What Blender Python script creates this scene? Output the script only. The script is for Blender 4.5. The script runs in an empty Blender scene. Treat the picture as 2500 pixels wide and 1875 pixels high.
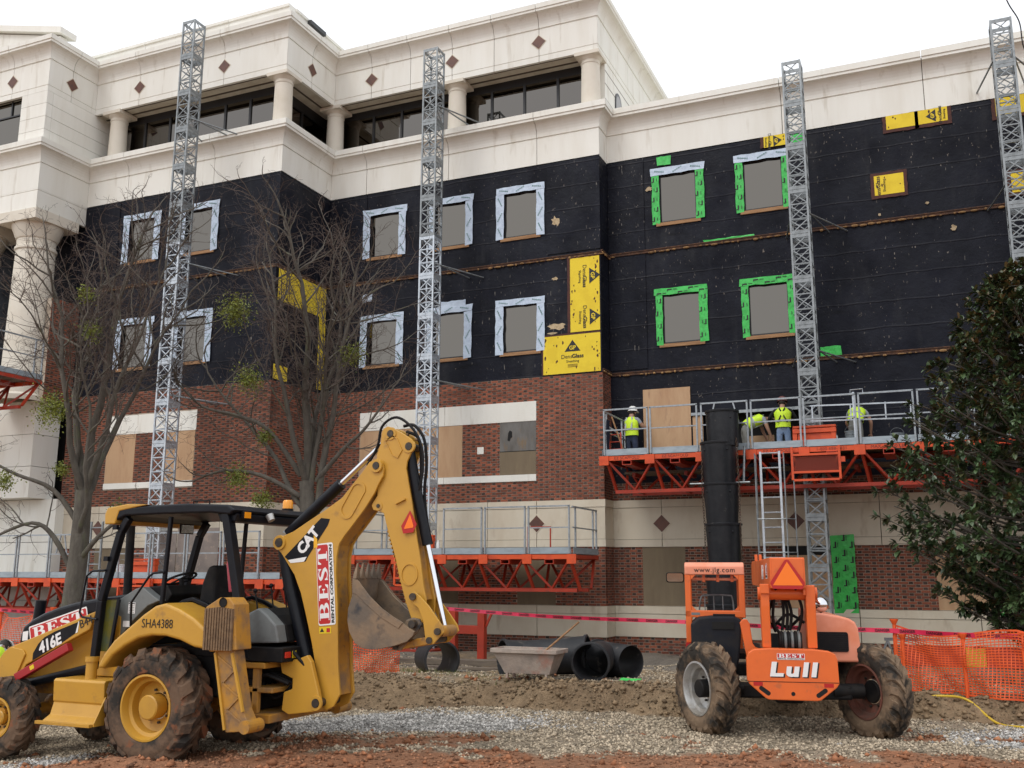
import bpy, math, random
import numpy as np
from mathutils import Vector, Matrix, noise as mnoise
random.seed(7); rng = np.random.default_rng(7)
SC = bpy.context.scene
COL = SC.collection
PI = math.pi
V = Vector

# ------------------------------------------------------------------ camera
cam = bpy.data.cameras.new('camera'); camo = bpy.data.objects.new('camera', cam); COL.objects.link(camo)
cam.sensor_fit = 'HORIZONTAL'; cam.sensor_width = 36.0; cam.lens = 36.0 * 2400 / 2500
cam.clip_start = 0.1; cam.clip_end = 3000
_yaw, _pit, _rol = (math.radians(a) for a in (23.5, 10.95, 0.17))
_f = V((-math.sin(_yaw) * math.cos(_pit), math.cos(_yaw) * math.cos(_pit), math.sin(_pit)))
_r = V((math.cos(_yaw), math.sin(_yaw), 0)); _u = _r.cross(_f)
_r2 = _r * math.cos(_rol) + _u * math.sin(_rol); _u2 = -_r * math.sin(_rol) + _u * math.cos(_rol)
CAM = V((0, 0, 2.1))
camo.matrix_world = Matrix(((_r2.x, _u2.x, -_f.x, CAM.x), (_r2.y, _u2.y, -_f.y, CAM.y), (_r2.z, _u2.z, -_f.z, CAM.z), (0, 0, 0, 1)))
SC.camera = camo

# ------------------------------------------------------------------ overcast sky, weak veiled sun, exposure
SUN_EL, SUN_AZ = math.radians(52), math.radians(200)      # azimuth clockwise from +Y
wd = bpy.data.worlds.new('World'); SC.world = wd; wd.use_nodes = True
nt = wd.node_tree; nt.nodes.clear()
o_ = nt.nodes.new('ShaderNodeOutputWorld'); b_ = nt.nodes.new('ShaderNodeBackground')
sk = nt.nodes.new('ShaderNodeTexSky'); sk.sky_type = 'NISHITA'; sk.sun_disc = False
sk.sun_elevation = SUN_EL; sk.sun_rotation = SUN_AZ; sk.dust_density = 4.0; sk.air_density = 1.0
hs = nt.nodes.new('ShaderNodeHueSaturation'); hs.inputs['Saturation'].default_value = 0.25
mx = nt.nodes.new('ShaderNodeMixRGB'); mx.inputs['Fac'].default_value = 0.82
mx.inputs['Color2'].default_value = (10.7, 11.0, 11.5, 1)      # even cloud cover
nt.links.new(sk.outputs[0], hs.inputs['Color']); nt.links.new(hs.outputs[0], mx.inputs['Color1'])
nt.links.new(mx.outputs[0], b_.inputs['Color']); b_.inputs['Strength'].default_value = 0.125
nt.links.new(b_.outputs[0], o_.inputs['Surface'])
sl = bpy.data.lights.new('sun', 'SUN'); sl.energy = 1.0; sl.angle = math.radians(25); sl.color = (1, .97, .92)
so = bpy.data.objects.new('sun', sl); COL.objects.link(so)
sd = V((math.sin(SUN_AZ) * math.cos(SUN_EL), math.cos(SUN_AZ) * math.cos(SUN_EL), math.sin(SUN_EL)))
so.rotation_euler = sd.to_track_quat('Z', 'Y').to_euler()
vs = SC.view_settings; vs.view_transform = 'Standard'; vs.look = 'None'; vs.exposure = 0.0; vs.gamma = 1.0
vs.use_curve_mapping = False

# ------------------------------------------------------------------ materials
MATS = {}
def mat(name, col, col2=None, scale=4.0, lo=.45, hi=.62, rough=.6, metal=0., bump=0., bscale=60., detail=4.,
        col3=None, scale3=30., lo3=.6, hi3=.66, spec=.5, island=0., stretch=None, rough2=None, coat=0.):
    """procedural surface: base colour, blotches of a second colour, specks of a third, optional relief"""
    if name in MATS: return MATS[name]
    m = bpy.data.materials.new(name); m.use_nodes = True; t = m.node_tree; N = t.nodes; L = t.links
    b = N['Principled BSDF']; b.inputs['Roughness'].default_value = rough; b.inputs['Metallic'].default_value = metal
    b.inputs['Specular IOR Level'].default_value = spec
    if coat: b.inputs['Coat Weight'].default_value = coat; b.inputs['Coat Roughness'].default_value = .12
    b.inputs['Base Color'].default_value = (*col, 1)
    tc = N.new('ShaderNodeTexCoord'); src = tc.outputs['Object']
    if stretch:
        mp = N.new('ShaderNodeMapping'); mp.inputs['Scale'].default_value = stretch; L.new(src, mp.inputs[0]); src = mp.outputs[0]
    cur = None
    def layer(prev, prevcol, c2, sc, l, h, det):
        n = N.new('ShaderNodeTexNoise'); n.inputs['Scale'].default_value = sc; n.inputs['Detail'].default_value = det
        n.inputs['Roughness'].default_value = .62; L.new(src, n.inputs['Vector'])
        r = N.new('ShaderNodeMapRange'); r.inputs[1].default_value = l; r.inputs[2].default_value = h; L.new(n.outputs[0], r.inputs[0])
        x = N.new('ShaderNodeMixRGB'); L.new(r.outputs[0], x.inputs[0])
        if prev: L.new(prev, x.inputs[1])
        else: x.inputs[1].default_value = (*prevcol, 1)
        x.inputs[2].default_value = (*c2, 1)
        return x.outputs[0], r.outputs[0]
    if col2:
        cur, f1 = layer(None, col, col2, scale, lo, hi, detail)
        if rough2 is not None:
            rr = N.new('ShaderNodeMapRange'); rr.inputs[3].default_value = rough; rr.inputs[4].default_value = rough2
            L.new(f1, rr.inputs[0]); L.new(rr.outputs[0], b.inputs['Roughness'])
    if col3: cur, _ = layer(cur, col, col3, scale3, lo3, hi3, 3.)
    if island:
        g = N.new('ShaderNodeNewGeometry'); r = N.new('ShaderNodeMapRange'); r.inputs[3].default_value = 1 - island; r.inputs[4].default_value = 1 + island
        L.new(g.outputs['Random Per Island'], r.inputs[0]); oi = N.new('ShaderNodeObjectInfo')
        r2 = N.new('ShaderNodeMapRange'); r2.inputs[3].default_value = 1 - island * .6; r2.inputs[4].default_value = 1 + island * .6
        L.new(oi.outputs['Random'], r2.inputs[0]); mu = N.new('ShaderNodeMath'); mu.operation = 'MULTIPLY'
        L.new(r.outputs[0], mu.inputs[0]); L.new(r2.outputs[0], mu.inputs[1])
        x = N.new('ShaderNodeVectorMath'); x.operation = 'SCALE'; L.new(mu.outputs[0], x.inputs['Scale'])
        if cur: L.new(cur, x.inputs[0])
        else: x.inputs[0].default_value = col
        cur = x.outputs[0]
    if cur: L.new(cur, b.inputs['Base Color'])
    if bump:
        n = N.new('ShaderNodeTexNoise'); n.inputs['Scale'].default_value = bscale; n.inputs['Detail'].default_value = 5; L.new(tc.outputs['Object'], n.inputs['Vector'])
        bp = N.new('ShaderNodeBump'); bp.inputs['Strength'].default_value = bump; bp.inputs['Distance'].default_value = .02
        L.new(n.outputs[0], bp.inputs['Height']); L.new(bp.outputs[0], b.inputs['Normal'])
    MATS[name] = m
    return m

# ------------------------------------------------------------------ mesh builder
class MB:
    def __init__(s): s.v = []; s.f = []; s.m = []; s.cur = 0
    def add(s, vs, fs):
        o = len(s.v); s.v += [tuple(v) for v in vs]; s.f += [tuple(i + o for i in f) for f in fs]; s.m += [s.cur] * len(fs); return s
    def box(s, x0, x1, y0, y1, z0, z1):
        return s.add([(x0, y0, z0), (x1, y0, z0), (x1, y1, z0), (x0, y1, z0), (x0, y0, z1), (x1, y0, z1), (x1, y1, z1), (x0, y1, z1)],
                     [(3, 2, 1, 0), (4, 5, 6, 7), (0, 1, 5, 4), (1, 2, 6, 5), (2, 3, 7, 6), (3, 0, 4, 7)])
    def obox(s, c, sx, sy, sz, M=None):
        pts = [V((a * sx / 2, b * sy / 2, d * sz / 2)) for d in (-1, 1) for a, b in ((-1, -1), (1, -1), (1, 1), (-1, 1))]
        if M: pts = [M @ p for p in pts]
        return s.add([V(c) + p for p in pts], [(3, 2, 1, 0), (4, 5, 6, 7), (0, 1, 5, 4), (1, 2, 6, 5), (2, 3, 7, 6), (3, 0, 4, 7)])
    def bar(s, p, q, w, h=None, up=(0, 0, 1)):
        p = V(p); q = V(q); h = h or w; d = (q - p).normalized(); up = V(up)
        if abs(d.dot(up)) > .98: up = V((0, 1, 0)) if abs(d.y) < .9 else V((1, 0, 0))
        a = d.cross(up).normalized() * w / 2; b = a.cross(d).normalized() * h / 2
        return s.add([p - a - b, p + a - b, p + a + b, p - a + b, q - a - b, q + a - b, q + a + b, q - a + b],
                     [(0, 1, 2, 3), (7, 6, 5, 4), (4, 5, 1, 0), (5, 6, 2, 1), (6, 7, 3, 2), (7, 4, 0, 3)])
    def tube(s, pts, r, n=8, cap=True):
        pts = [V(p) for p in pts]; k = len(pts); rs = r if isinstance(r, (list, tuple)) else [r] * k
        t0 = (pts[1] - pts[0]).normalized(); a = t0.orthogonal().normalized(); vs = []
        for i, p in enumerate(pts):
            t = (pts[min(i + 1, k - 1)] - pts[max(i - 1, 0)]).normalized()
            a = (a - t * a.dot(t)).normalized(); b = t.cross(a)
            for j in range(n):
                an = 2 * PI * j / n; vs.append(p + (a * math.cos(an) + b * math.sin(an)) * rs[i])
        fs = [(i * n + j, i * n + (j + 1) % n, (i + 1) * n + (j + 1) % n, (i + 1) * n + j) for i in range(k - 1) for j in range(n)]
        if cap: fs += [tuple(range(n - 1, -1, -1)), tuple((k - 1) * n + j for j in range(n))]
        return s.add(vs, fs)
    def prism(s, poly, a, b, fn):
        n = len(poly); vs = [fn(u, v, a) for u, v in poly] + [fn(u, v, b) for u, v in poly]
        return s.add(vs, [tuple(range(n)), tuple(range(2 * n - 1, n - 1, -1))] + [(i + n, (i + 1) % n + n, (i + 1) % n, i) for i in range(n)])
    def lathe(s, prof, n, c=(0, 0, 0), ax='z', a0=0., a1=2 * PI):
        full = abs(a1 - a0 - 2 * PI) < 1e-6; m = n if full else n + 1; vs = []; c = V(c)
        for r, h in prof:
            for j in range(m):
                t = a0 + (a1 - a0) * j / n; x, y = r * math.cos(t), r * math.sin(t)
                vs.append(c + V({'z': (x, y, h), 'y': (x, h, y), 'x': (h, x, y)}[ax]))
        fs = []
        for i in range(len(prof) - 1):
            for j in range(n):
                k = (j + 1) % m; fs.append((i * m + j, i * m + k, (i + 1) * m + k, (i + 1) * m + j))
        return s.add(vs, fs)
    def ball(s, c, r, nu=12, nv=8, sc=(1, 1, 1)):
        c = V(c); vs = [c + V((0, 0, -r * sc[2]))]
        for i in range(1, nv):
            p = -PI / 2 + PI * i / nv
            for j in range(nu):
                t = 2 * PI * j / nu; vs.append(c + V((r * sc[0] * math.cos(p) * math.cos(t), r * sc[1] * math.cos(p) * math.sin(t), r * sc[2] * math.sin(p))))
        vs.append(c + V((0, 0, r * sc[2]))); e = len(vs) - 1; fs = []
        for j in range(nu):
            k = (j + 1) % nu; fs.append((0, 1 + k, 1 + j)); fs.append((e, e - nu + j, e - nu + k))
            for i in range(nv - 2): fs.append((1 + i * nu + j, 1 + i * nu + k, 1 + (i + 1) * nu + k, 1 + (i + 1) * nu + j))
        return s.add(vs, fs)
    def build(s, name, mats, parent=None, smooth=False, bevel=0., T=None, local=False, kind=None, seg=2):
        me = bpy.data.meshes.new(name); vs = [T(v) for v in s.v] if T else s.v
        me.from_pydata(vs, [], s.f)
        if not isinstance(mats, (list, tuple)): mats = [mats]
        for m in mats: me.materials.append(m)
        if len(mats) > 1: me.polygons.foreach_set('material_index', s.m)
        if smooth: 
            me.shade_smooth()
            try: me.set_sharp_from_angle(angle=math.radians(smooth if smooth > 1 else 40))
            except Exception: pass
        me.update()
        o = bpy.data.objects.new(name, me); COL.objects.link(o)
        if bevel:
            md = o.modifiers.new('bevel', 'BEVEL'); md.width = bevel; md.segments = seg; md.limit_method = 'ANGLE'; md.angle_limit = math.radians(40)
        if parent: attach(o, parent, local)
        if kind: o['kind'] = kind
        return o
def root_of(o):
    while o.parent: o = o.parent
    return o
def attach(o, parent, local=False):
    o.parent = parent
    if not local and parent.type == 'EMPTY': o.matrix_parent_inverse = Matrix.Translation(-parent.location)
    # a sub-part of a mesh part shares its part's frame
def thing(name, label, cat, loc=(0, 0, 0), rz=0., group=None):
    o = bpy.data.objects.new(name, None); o.empty_display_size = .3; COL.objects.link(o); o.location = loc; o.rotation_euler = (0, 0, rz)
    return tag(o, label, cat, group)
def tag(o, label, cat, group=None):
    o['label'] = label; o['category'] = cat
    if group: o['group'] = group
    return o
def sub(o, part):            # parent o below a mesh part (both carry the same frame)
    o.parent = part; return o
def lerp(a, b, t): return a + (b - a) * t
_depsg = None
def text_mesh(txt, size=1., extrude=.002, offset=0., align='CENTER', shear=0., space=1.):
    """lettering from the built-in typeface as plain mesh data, centred on the origin in the XY plane"""
    cu = bpy.data.curves.new('txt', 'FONT'); cu.body = txt; cu.size = size; cu.extrude = extrude; cu.offset = offset
    cu.align_x = align; cu.align_y = 'CENTER'; cu.shear = shear; cu.space_character = space; cu.resolution_u = 3
    o = bpy.data.objects.new('txt', cu); COL.objects.link(o)
    dg = bpy.context.evaluated_depsgraph_get(); dg.update()
    me = bpy.data.meshes.new_from_object(o.evaluated_get(dg))
    bpy.data.objects.remove(o); bpy.data.curves.remove(cu)
    return me
def lettering(txt, m, origin, ex, ey, size, parent, name='lettering', offset=0., shear=0., extrude=.002, sx=1., local=False, space=1.):
    """place text: ex = reading direction, ey = up direction (world or local to parent)"""
    me = text_mesh(txt, size, extrude, offset, 'CENTER', shear, space); ex = V(ex).normalized(); ey = V(ey).normalized(); ez = ex.cross(ey)
    M = Matrix(((ex.x * sx, ey.x, ez.x, origin[0]), (ex.y * sx, ey.y, ez.y, origin[1]), (ex.z * sx, ey.z, ez.z, origin[2]), (0, 0, 0, 1)))
    me.transform(M); me.materials.clear(); me.materials.append(m)
    o = bpy.data.objects.new(name, me); COL.objects.link(o)
    if parent: attach(o, parent, local)
    return o
def sheet(poly, origin, ex, ey, th):
    """a thin flat piece: 2-D outline in the plane (ex, ey), thickness along ex x ey"""
    ex = V(ex).normalized(); ey = V(ey).normalized(); ez = ex.cross(ey); o = V(origin)
    return MB().prism(poly, 0, th, lambda u, v, t: o + ex * u + ey * v + ez * t)
def rrect(w, h, r, n=4):
    p = []
    for cx, cy, a in ((w / 2 - r, h / 2 - r, 0), (-w / 2 + r, h / 2 - r, 90), (-w / 2 + r, -h / 2 + r, 180), (w / 2 - r, -h / 2 + r, 270)):
        for i in range(n + 1):
            t = math.radians(a + 90 * i / n); p.append((cx + r * math.cos(t), cy + r * math.sin(t)))
    return p
# ================================================================== the building (measured in units of 0.75 m, set out on its real planes)
def K(v): return (.75 * v[0], .75 * v[1], .525 + .75 * v[2])
YA, YB, YC, YD = 34., 33.07, 29.65, 27.11
XAB, XBC, XCD, XR, XL = -10.83, -22.77, -32.98, 9.0, -41.0
m_stone = mat('precast_stone', (.80, .795, .74), (.72, .70, .63), 1.1, .42, .78, rough=.85, bump=.12, bscale=90, col3=(.50, .455, .37), scale3=2.6, lo3=.60, hi3=.90, island=.05, stretch=(1.5, 1.5, .22))
m_stone2 = mat('belt_stone', (.62, .56, .45), (.54, .46, .35), 1.3, .45, .75, rough=.85, bump=.12, bscale=90, col3=(.40, .32, .23), scale3=3, lo3=.6, hi3=.85, island=.05, stretch=(1, 1, .4))
m_joint = mat('joint_sealant', (.10, .08, .06), rough=.9)
m_mortar = mat('mortar', (.46, .39, .31), (.33, .27, .21), 3, rough=.95)
m_brick = mat('red_brick', (.235, .070, .036), (.155, .046, .027), 2.5, .4, .7, rough=.85, island=.35, bump=.1, bscale=200)
m_header = mat('dark_header_brick', (.060, .038, .030), (.095, .044, .030), 3, rough=.85, island=.4)
def membrane_mat():
    m = bpy.data.materials.new('black_membrane'); m.use_nodes = True; t = m.node_tree; N = t.nodes; L = t.links; b = N['Principled BSDF']; b.inputs['Specular IOR Level'].default_value = .16
    tc = N.new('ShaderNodeTexCoord'); 
    def noise(sc, det, st=(1, 1, 1), ro=.6):
        mp = N.new('ShaderNodeMapping'); mp.inputs['Scale'].default_value = st; L.new(tc.outputs['Object'], mp.inputs[0]); n = N.new('ShaderNodeTexNoise'); n.inputs['Scale'].default_value = sc; n.inputs['Detail'].default_value = det; n.inputs['Roughness'].default_value = ro; L.new(mp.outputs[0], n.inputs['Vector']); return n.outputs[0]
    def rng_(s, a, b_, c=0., d=1.):
        r = N.new('ShaderNodeMapRange'); r.inputs[1].default_value = a; r.inputs[2].default_value = b_; r.inputs[3].default_value = c; r.inputs[4].default_value = d; L.new(s, r.inputs[0]); return r.outputs[0]
    def mixc(f, c1, c2):
        x = N.new('ShaderNodeMixRGB'); L.new(f, x.inputs[0])
        for i, c in ((1, c1), (2, c2)):
            if isinstance(c, tuple): x.inputs[i].default_value = (*c, 1)
            else: L.new(c, x.inputs[i])
        return x.outputs[0]
    base = mixc(rng_(noise(.9, 5), .35, .68), (.0042, .0050, .0098), (.0105, .0120, .0205))
    base = mixc(rng_(noise(2.2, 4, (1, 1, .22)), .56, .78), base, (.020, .021, .026))           # dusty runs
    base = mixc(rng_(noise(3.0, 6, (.25, .25, 1.6)), .60, .78), base, (.003, .0034, .0055))        # rolled-on laps
    sep = N.new('ShaderNodeSeparateXYZ'); L.new(tc.outputs['Object'], sep.inputs[0])
    wob = rng_(noise(1.5, 2), 0, 1, -.05, .05); ad = N.new('ShaderNodeMath'); L.new(sep.outputs[2], ad.inputs[0]); L.new(wob, ad.inputs[1])
    md = N.new('ShaderNodeMath'); md.operation = 'PINGPONG'; L.new(ad.outputs[0], md.inputs[0]); md.inputs[1].default_value = .34
    seam = rng_(md.outputs[0], .0, .016, 1., 0.); base = mixc(seam, base, (.017, .0175, .022))
    sp1 = rng_(noise(15, 2, (1, 1, .55)), .69, .72); keep = rng_(noise(.8, 3), .42, .60); mu = N.new('ShaderNodeMath'); mu.operation = 'MULTIPLY'; L.new(sp1, mu.inputs[0]); L.new(keep, mu.inputs[1]); base = mixc(mu.outputs[0], base, (.20, .175, .15))
    sc_ = rng_(noise(26, 2, (1, 1, .16)), .70, .725); base = mixc(sc_, base, (.17, .16, .145))
    L.new(base, b.inputs['Base Color']); L.new(rng_(noise(1.3, 4), .35, .7, .42, .75), b.inputs['Roughness'])
    h = N.new('ShaderNodeMath'); L.new(rng_(noise(7, 5), 0, 1), h.inputs[0]); s2 = rng_(md.outputs[0], 0., .03, .5, 0.); L.new(s2, h.inputs[1])
    bp = N.new('ShaderNodeBump'); bp.inputs['Strength'].default_value = .5; bp.inputs['Distance'].default_value = .03; L.new(h.outputs[0], bp.inputs['Height']); L.new(bp.outputs[0], b.inputs['Normal']); return m
m_memb = membrane_mat()
m_tile = mat('diamond_tile', (.13, .05, .032), (.09, .04, .03), 6, rough=.5)
m_wood = mat('raw_lumber', (.36, .20, .095), (.25, .13, .06), 6, rough=.8, stretch=(.3, 1, 4), bump=.1)
m_ply = mat('plywood', (.50, .325, .19), (.42, .25, .14), 1.6, .4, .7, rough=.8, stretch=(2.4, 2.4, .5), col3=(.34, .20, .12), scale3=4, lo3=.62, hi3=.8)
m_oldply = mat('weathered_plywood', (.195, .150, .095), (.165, .125, .08), 2, .35, .7, rough=.85, stretch=(3, 3, .5), col3=(.215, .165, .10), scale3=3, lo3=.55, hi3=.8)
m_greyply = mat('grey_weathered_plywood', (.17, .165, .155), (.11, .10, .09), 2.2, .35, .68, rough=.85, col3=(.20, .14, .085), scale3=2.4, lo3=.56, hi3=.7, stretch=(2, 2, .7))
m_rust = mat('rusty_angle', (.055, .027, .017), (.11, .05, .025), 9, rough=.85)
m_foam = mat('tan_foam', (.34, .20, .085), (.22, .12, .05), 9, rough=.95, island=.3)
m_frame = mat('dark_window_frame', (.015, .015, .017), rough=.4)
m_pane = mat('coated_glass', (.152, .140, .124), rough=.015, metal=1.)
m_pane2 = mat('bronze_glass', (.135, .125, .115), rough=.012, metal=1.)
m_white = mat('white_flashing_tape', (.53, .63, .76), (.45, .54, .67), 7, rough=.38, bump=.45, bscale=14)
m_green = mat('green_flashing_tape', (.045, .52, .085), (.03, .40, .06), 7, rough=.4, bump=.5, bscale=13)
m_ink = mat('black_ink', (.012, .012, .012), rough=.6)
m_gink = mat('green_ink', (.10, .22, .20), rough=.6)
m_yel = mat('yellow_sheathing', (.80, .60, .035), (.74, .54, .03), 3, rough=.8)
m_prim = mat('brown_primer', (.085, .030, .022), (.06, .024, .02), 12, rough=.85)
m_col = mat('column_stone', (.70, .655, .565), (.62, .56, .46), 1.5, .45, .8, rough=.85, bump=.15, bscale=120)
m_soff = mat('soffit_panel', (.60, .56, .47), (.5, .45, .36), 2, rough=.9)
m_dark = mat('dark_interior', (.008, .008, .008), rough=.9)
m_patch = mat('torn_board', (.42, .33, .21), (.3, .22, .13), 9, rough=.95, island=.3)

BL = thing('campus_building', 'long institutional building with pale precast parapets, black membrane walls and red brick base', 'building', K((-14, 33.4, -.6)))
def bpart(mb, name, m, **k): return mb.build(name, m, BL, T=K, **k)

# ---- mitred precast bands
def sweep_band(path, prof, joints, name, m, z_mid=None):
    n = len(path); nor = []
    for i in range(n - 1):
        d = (V(path[i + 1]) - V(path[i])).normalized(); nor.append(V((d.y, -d.x)))
    for i in range(n - 1):
        a, b = V(path[i]), V(path[i + 1]); L = (b - a).length; d = (b - a) / L
        js = [0.] + sorted(j for j in joints.get(i, [])) + [L]
        for k in range(len(js) - 1):
            s0, s1 = js[k], js[k + 1]; g0 = .012 if k > 0 else 0; g1 = .012 if k < len(js) - 2 else 0
            mb = MB(); np_ = len(prof)
            def pt(o, z, end):
                if end == 0 and k == 0 and i > 0: p = a + o * (nor[i - 1] + nor[i]) + d * .004
                elif end == 1 and k == len(js) - 2 and i < n - 2: p = b + o * (nor[i] + nor[i + 1]) - d * .004
                else: p = a + d * (s0 + g0 if end == 0 else s1 - g1) + o * nor[i]
                return (p.x, p.y, z)
            vs_ = [pt(o, z, 0) for o, z in prof] + [pt(o, z, 1) for o, z in prof]
            fs_ = [(q, q + 1, q + 1 + np_, q + np_) for q in range(np_ - 1)] + [tuple(range(np_ - 1, -1, -1)), tuple(range(np_, 2 * np_))]
            mb.add(vs_, fs_); bpart(mb, name, m)
def cove(z0, zc, zl, z1, out=.36, low=None):
    p = [(-.12, z0), (0, z0)]
    if low: p += [(0, low), (-.02, low + .012), (-.02, low + .035), (0, low + .047)]
    p += [(0, zc - .03), (-.025, zc - .012), (-.025, zc + .012), (.02, zc + .03)]
    for i in range(0, 8):
        t = i / 7 * PI / 2; p.append((.02 + (out - .04) * (1 - math.cos(t)), zc + .06 + (zl - zc - .06) * math.sin(t)))
    p += [(out, zl + .01), (out, zl + .10), (out + .035, zl + .12), (out + .035, z1), (-.3, z1)]
    return p
front = [(XL, YD), (XCD, YD), (XCD, YC), (XBC, YC), (XBC, YB), (XAB, YB), (XAB, YA), (XR, YA)]
sweep_band(front, cove(17.58, 18.70, 19.28, 19.62), {0: [3.2], 2: [2.28, 6.86], 4: [1.74, 5.58, 9.41], 6: [6.59, 11.31, 16.0]}, 'cornice_panel', m_stone)
top = [(XL, YD), (XCD, YD), (XCD, YC), (XBC, YC), (XBC, YB), (XAB, YB), (XAB, 44.2)]
sweep_band(top, cove(21.92, 23.33, 23.90, 24.22, low=22.14), {0: [5.9], 1: [1.2], 2: [2.48, 7.04], 3: [1.7], 4: [1.83, 3.72, 5.67, 7.56, 9.51], 5: [4, 8]}, 'frieze_panel', m_stone)
mb = MB()
for z0, z1, pth in ((17.64, 19.55, front), (21.98, 24.15, top)):
    for i in range(len(pth) - 1):
        (x0, y0), (x1, y1) = pth[i], pth[i + 1]
        if y0 == y1: mb.box(x0, x1 - .05, y0 + .03, y0 + .3, z0, z1)
        else: mb.box(x0 - .3, x0 - .03, y0 + .05, y1 + .25, z0, z1)
bpart(mb, 'backing_wall', m_joint)
# set-back parapet above the left bay, with its coping joints
for x0, x1 in ((-33.9, -30.51), (-30.49, -25.97), (-25.95, XBC - .12)):
    bpart(MB().box(x0, x1, YC + .14, YC + .5, 24.22, 24.82), 'parapet_panel', m_stone)
    bpart(MB().box(x0, x1, YC + .08, YC + .56, 24.82, 24.94), 'coping', m_stone)
bpart(MB().box(XBC - .5, XBC - .12, YC + .5, 40, 24.22, 24.82), 'parapet_panel', m_stone)
bpart(MB().box(XBC - .56, XBC - .06, YC + .56, 40, 24.82, 24.94), 'coping', m_stone)
bpart(MB().box(XBC - .02, XBC + .16, 30.9, 32.0, 24.60, 24.78), 'scupper_box', m_frame)
# roofs
bpart(MB().box(XL, XCD, YD + .3, 40, 24.05, 24.10).box(XCD, XBC - .5, YC + .5, 40, 24.05, 24.10).box(XBC, XAB - .3, YB + .3, 44, 24.05, 24.10).box(XAB, XR, YA + .3, 60, 19.40, 19.45), 'flat_roof', m_soff)
# pediment of the left pavilion
def tilted(p0, p1, w, y0, y1, nm): bpart(MB().prism([(p0[0], p0[1]), (p1[0], p1[1]), (p1[0], p1[1] + w), (p0[0], p0[1] + w)], y0, y1, lambda u, v, t: (u, t, v)), nm, m_stone)
tilted((-41, 26.75), (-33.0, 24.75), .28, YD + .35, YD + 1.2, 'pediment_cornice')
bpart(MB().prism([(-41, 24.22), (-33.2, 24.22), (-33.2, 24.72), (-41, 26.7)], YD + .55, YD + .9, lambda u, v, t: (u, t, v)), 'pediment_face', m_stone)
# diamond tiles
def diamond(x, z, y, r=.29, axis='y'):
    q = [(0, -r), (r, 0), (0, r), (-r, 0)]
    if axis == 'y': f = lambda u, v, t: (x + u, y - t, z + v)
    else: f = lambda u, v, t: (x + t, y + u, z + v)
    bpart(MB().prism([(u * 1.14, v * 1.14) for u, v in q], 0, .012, f), 'diamond_trim', m_stone2)
    bpart(MB().prism(q, .012, .022, f), 'diamond_tile', m_tile)
for x in (-20.94, -17.10, -13.27): diamond(x, 22.76, YB)
for x in (-30.5, -25.94): diamond(x, 22.74, YC)
diamond(-35.12, 22.7, YD); diamond(XCD, 22.7, 28.3, axis='x'); diamond(XBC, 22.74, 31.35, axis='x')
# ---- loggia on the top floor
GL = 1.0
bpart(MB().box(XCD, XBC - .05, YC + .28, YC + 8, 21.97, 22.05), 'soffit', m_soff)
bpart(MB().box(XBC - .05, XAB - .05, YB + .28, YB + 8, 21.97, 22.05), 'soffit', m_soff)
bpart(MB().box(XCD, XBC - .9, YC + .62, YC + .70, 21.94, 21.965).box(XBC - .70, XBC - .62, YC + .70, YB + .62, 21.94, 21.965).box(XBC - .62, XAB - .8, YB + .62, YB + .70, 21.94, 21.965), 'soffit_slot', m_joint)
bpart(MB().box(XCD, XBC - .3, YC + .3, YC + 5, 19.42, 19.50).box(XBC - .3, XAB - .05, YB + .3, YB + 5, 19.42, 19.50), 'terrace_slab', m_stone2)
def glazing(x0, x1, y, z0, z1, xs):
    bpart(MB().box(x0, x1, y + .02, y + .1, z1 - .34, z1), 'window_head', m_frame)
    bpart(MB().box(x0, x1, y - .03, y + .1, z0, z0 + .1), 'window_rail', m_frame)
    for a, b in zip(xs[:-1], xs[1:]):
        bpart(MB().box(a + .05, b - .05, y + .03, y + .045, z0 + .1, z1 - .34), 'window_pane', m_pane2)
        bpart(MB().box(b - .05, b + .05, y - .02, y + .1, z0 + .1, z1 - .34), 'mullion', m_frame)
glazing(XCD, XBC - 1.2, YC + GL, 19.5, 21.97, [XCD, -31.0, -29.6, -28.2, -26.6, -25.3, XBC - 1.2])
glazing(XBC - 1.2, XAB - .7, YB + GL, 19.5, 21.97, [XBC - 1.2, -21.4, -20.0, -18.6, -17.2, -15.75, -14.3, -12.85, XAB - .7])
for y0, y1 in ((YC + GL, 32.4), (32.45, YB + GL)):
    bpart(MB().box(XBC - 1.24, XBC - 1.225, y0 + .05, y1 - .02, 19.6, 21.55), 'window_pane', m_pane2)
bpart(MB().box(XBC - 1.3, XBC - 1.15, YC + GL, YB + GL, 21.55, 21.97).box(XBC - 1.3, XBC - 1.16, 32.38, 32.46, 19.5, 21.55), 'window_head', m_frame)
bpart(MB().box(XAB - .75, XAB - .32, YB + .95, 44, 19.5, 21.97), 'end_pier', m_stone)
bpart(MB().box(XAB - .31, XAB - .02, YB + .9, 44, 19.5, 21.94), 'side_wall', m_stone)
for z in (20.3, 20.95, 21.5): bpart(MB().box(XAB - .02, XAB - .012, YB + .9, 44, z, z + .02), 'wall_joint', m_joint)
aw = [(-.42, 0), (.42, 0), (.42, 1.1)] + [(.42 * math.cos(t), 1.1 + .42 * math.sin(t)) for t in (PI * k / 8 for k in range(1, 8))] + [(-.42, 1.1)]
bpart(MB().prism(aw, 0, .03, lambda u, v, t: (XAB - .015 + t, 35.65 + u, 19.75 + v)), 'arched_window', m_frame)
bpart(MB().prism([(u * .8, v * .86 + .1) for u, v in aw], .03, .035, lambda u, v, t: (XAB - .015 + t, 35.65 + u, 19.75 + v)), 'window_pane', m_pane)
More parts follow.
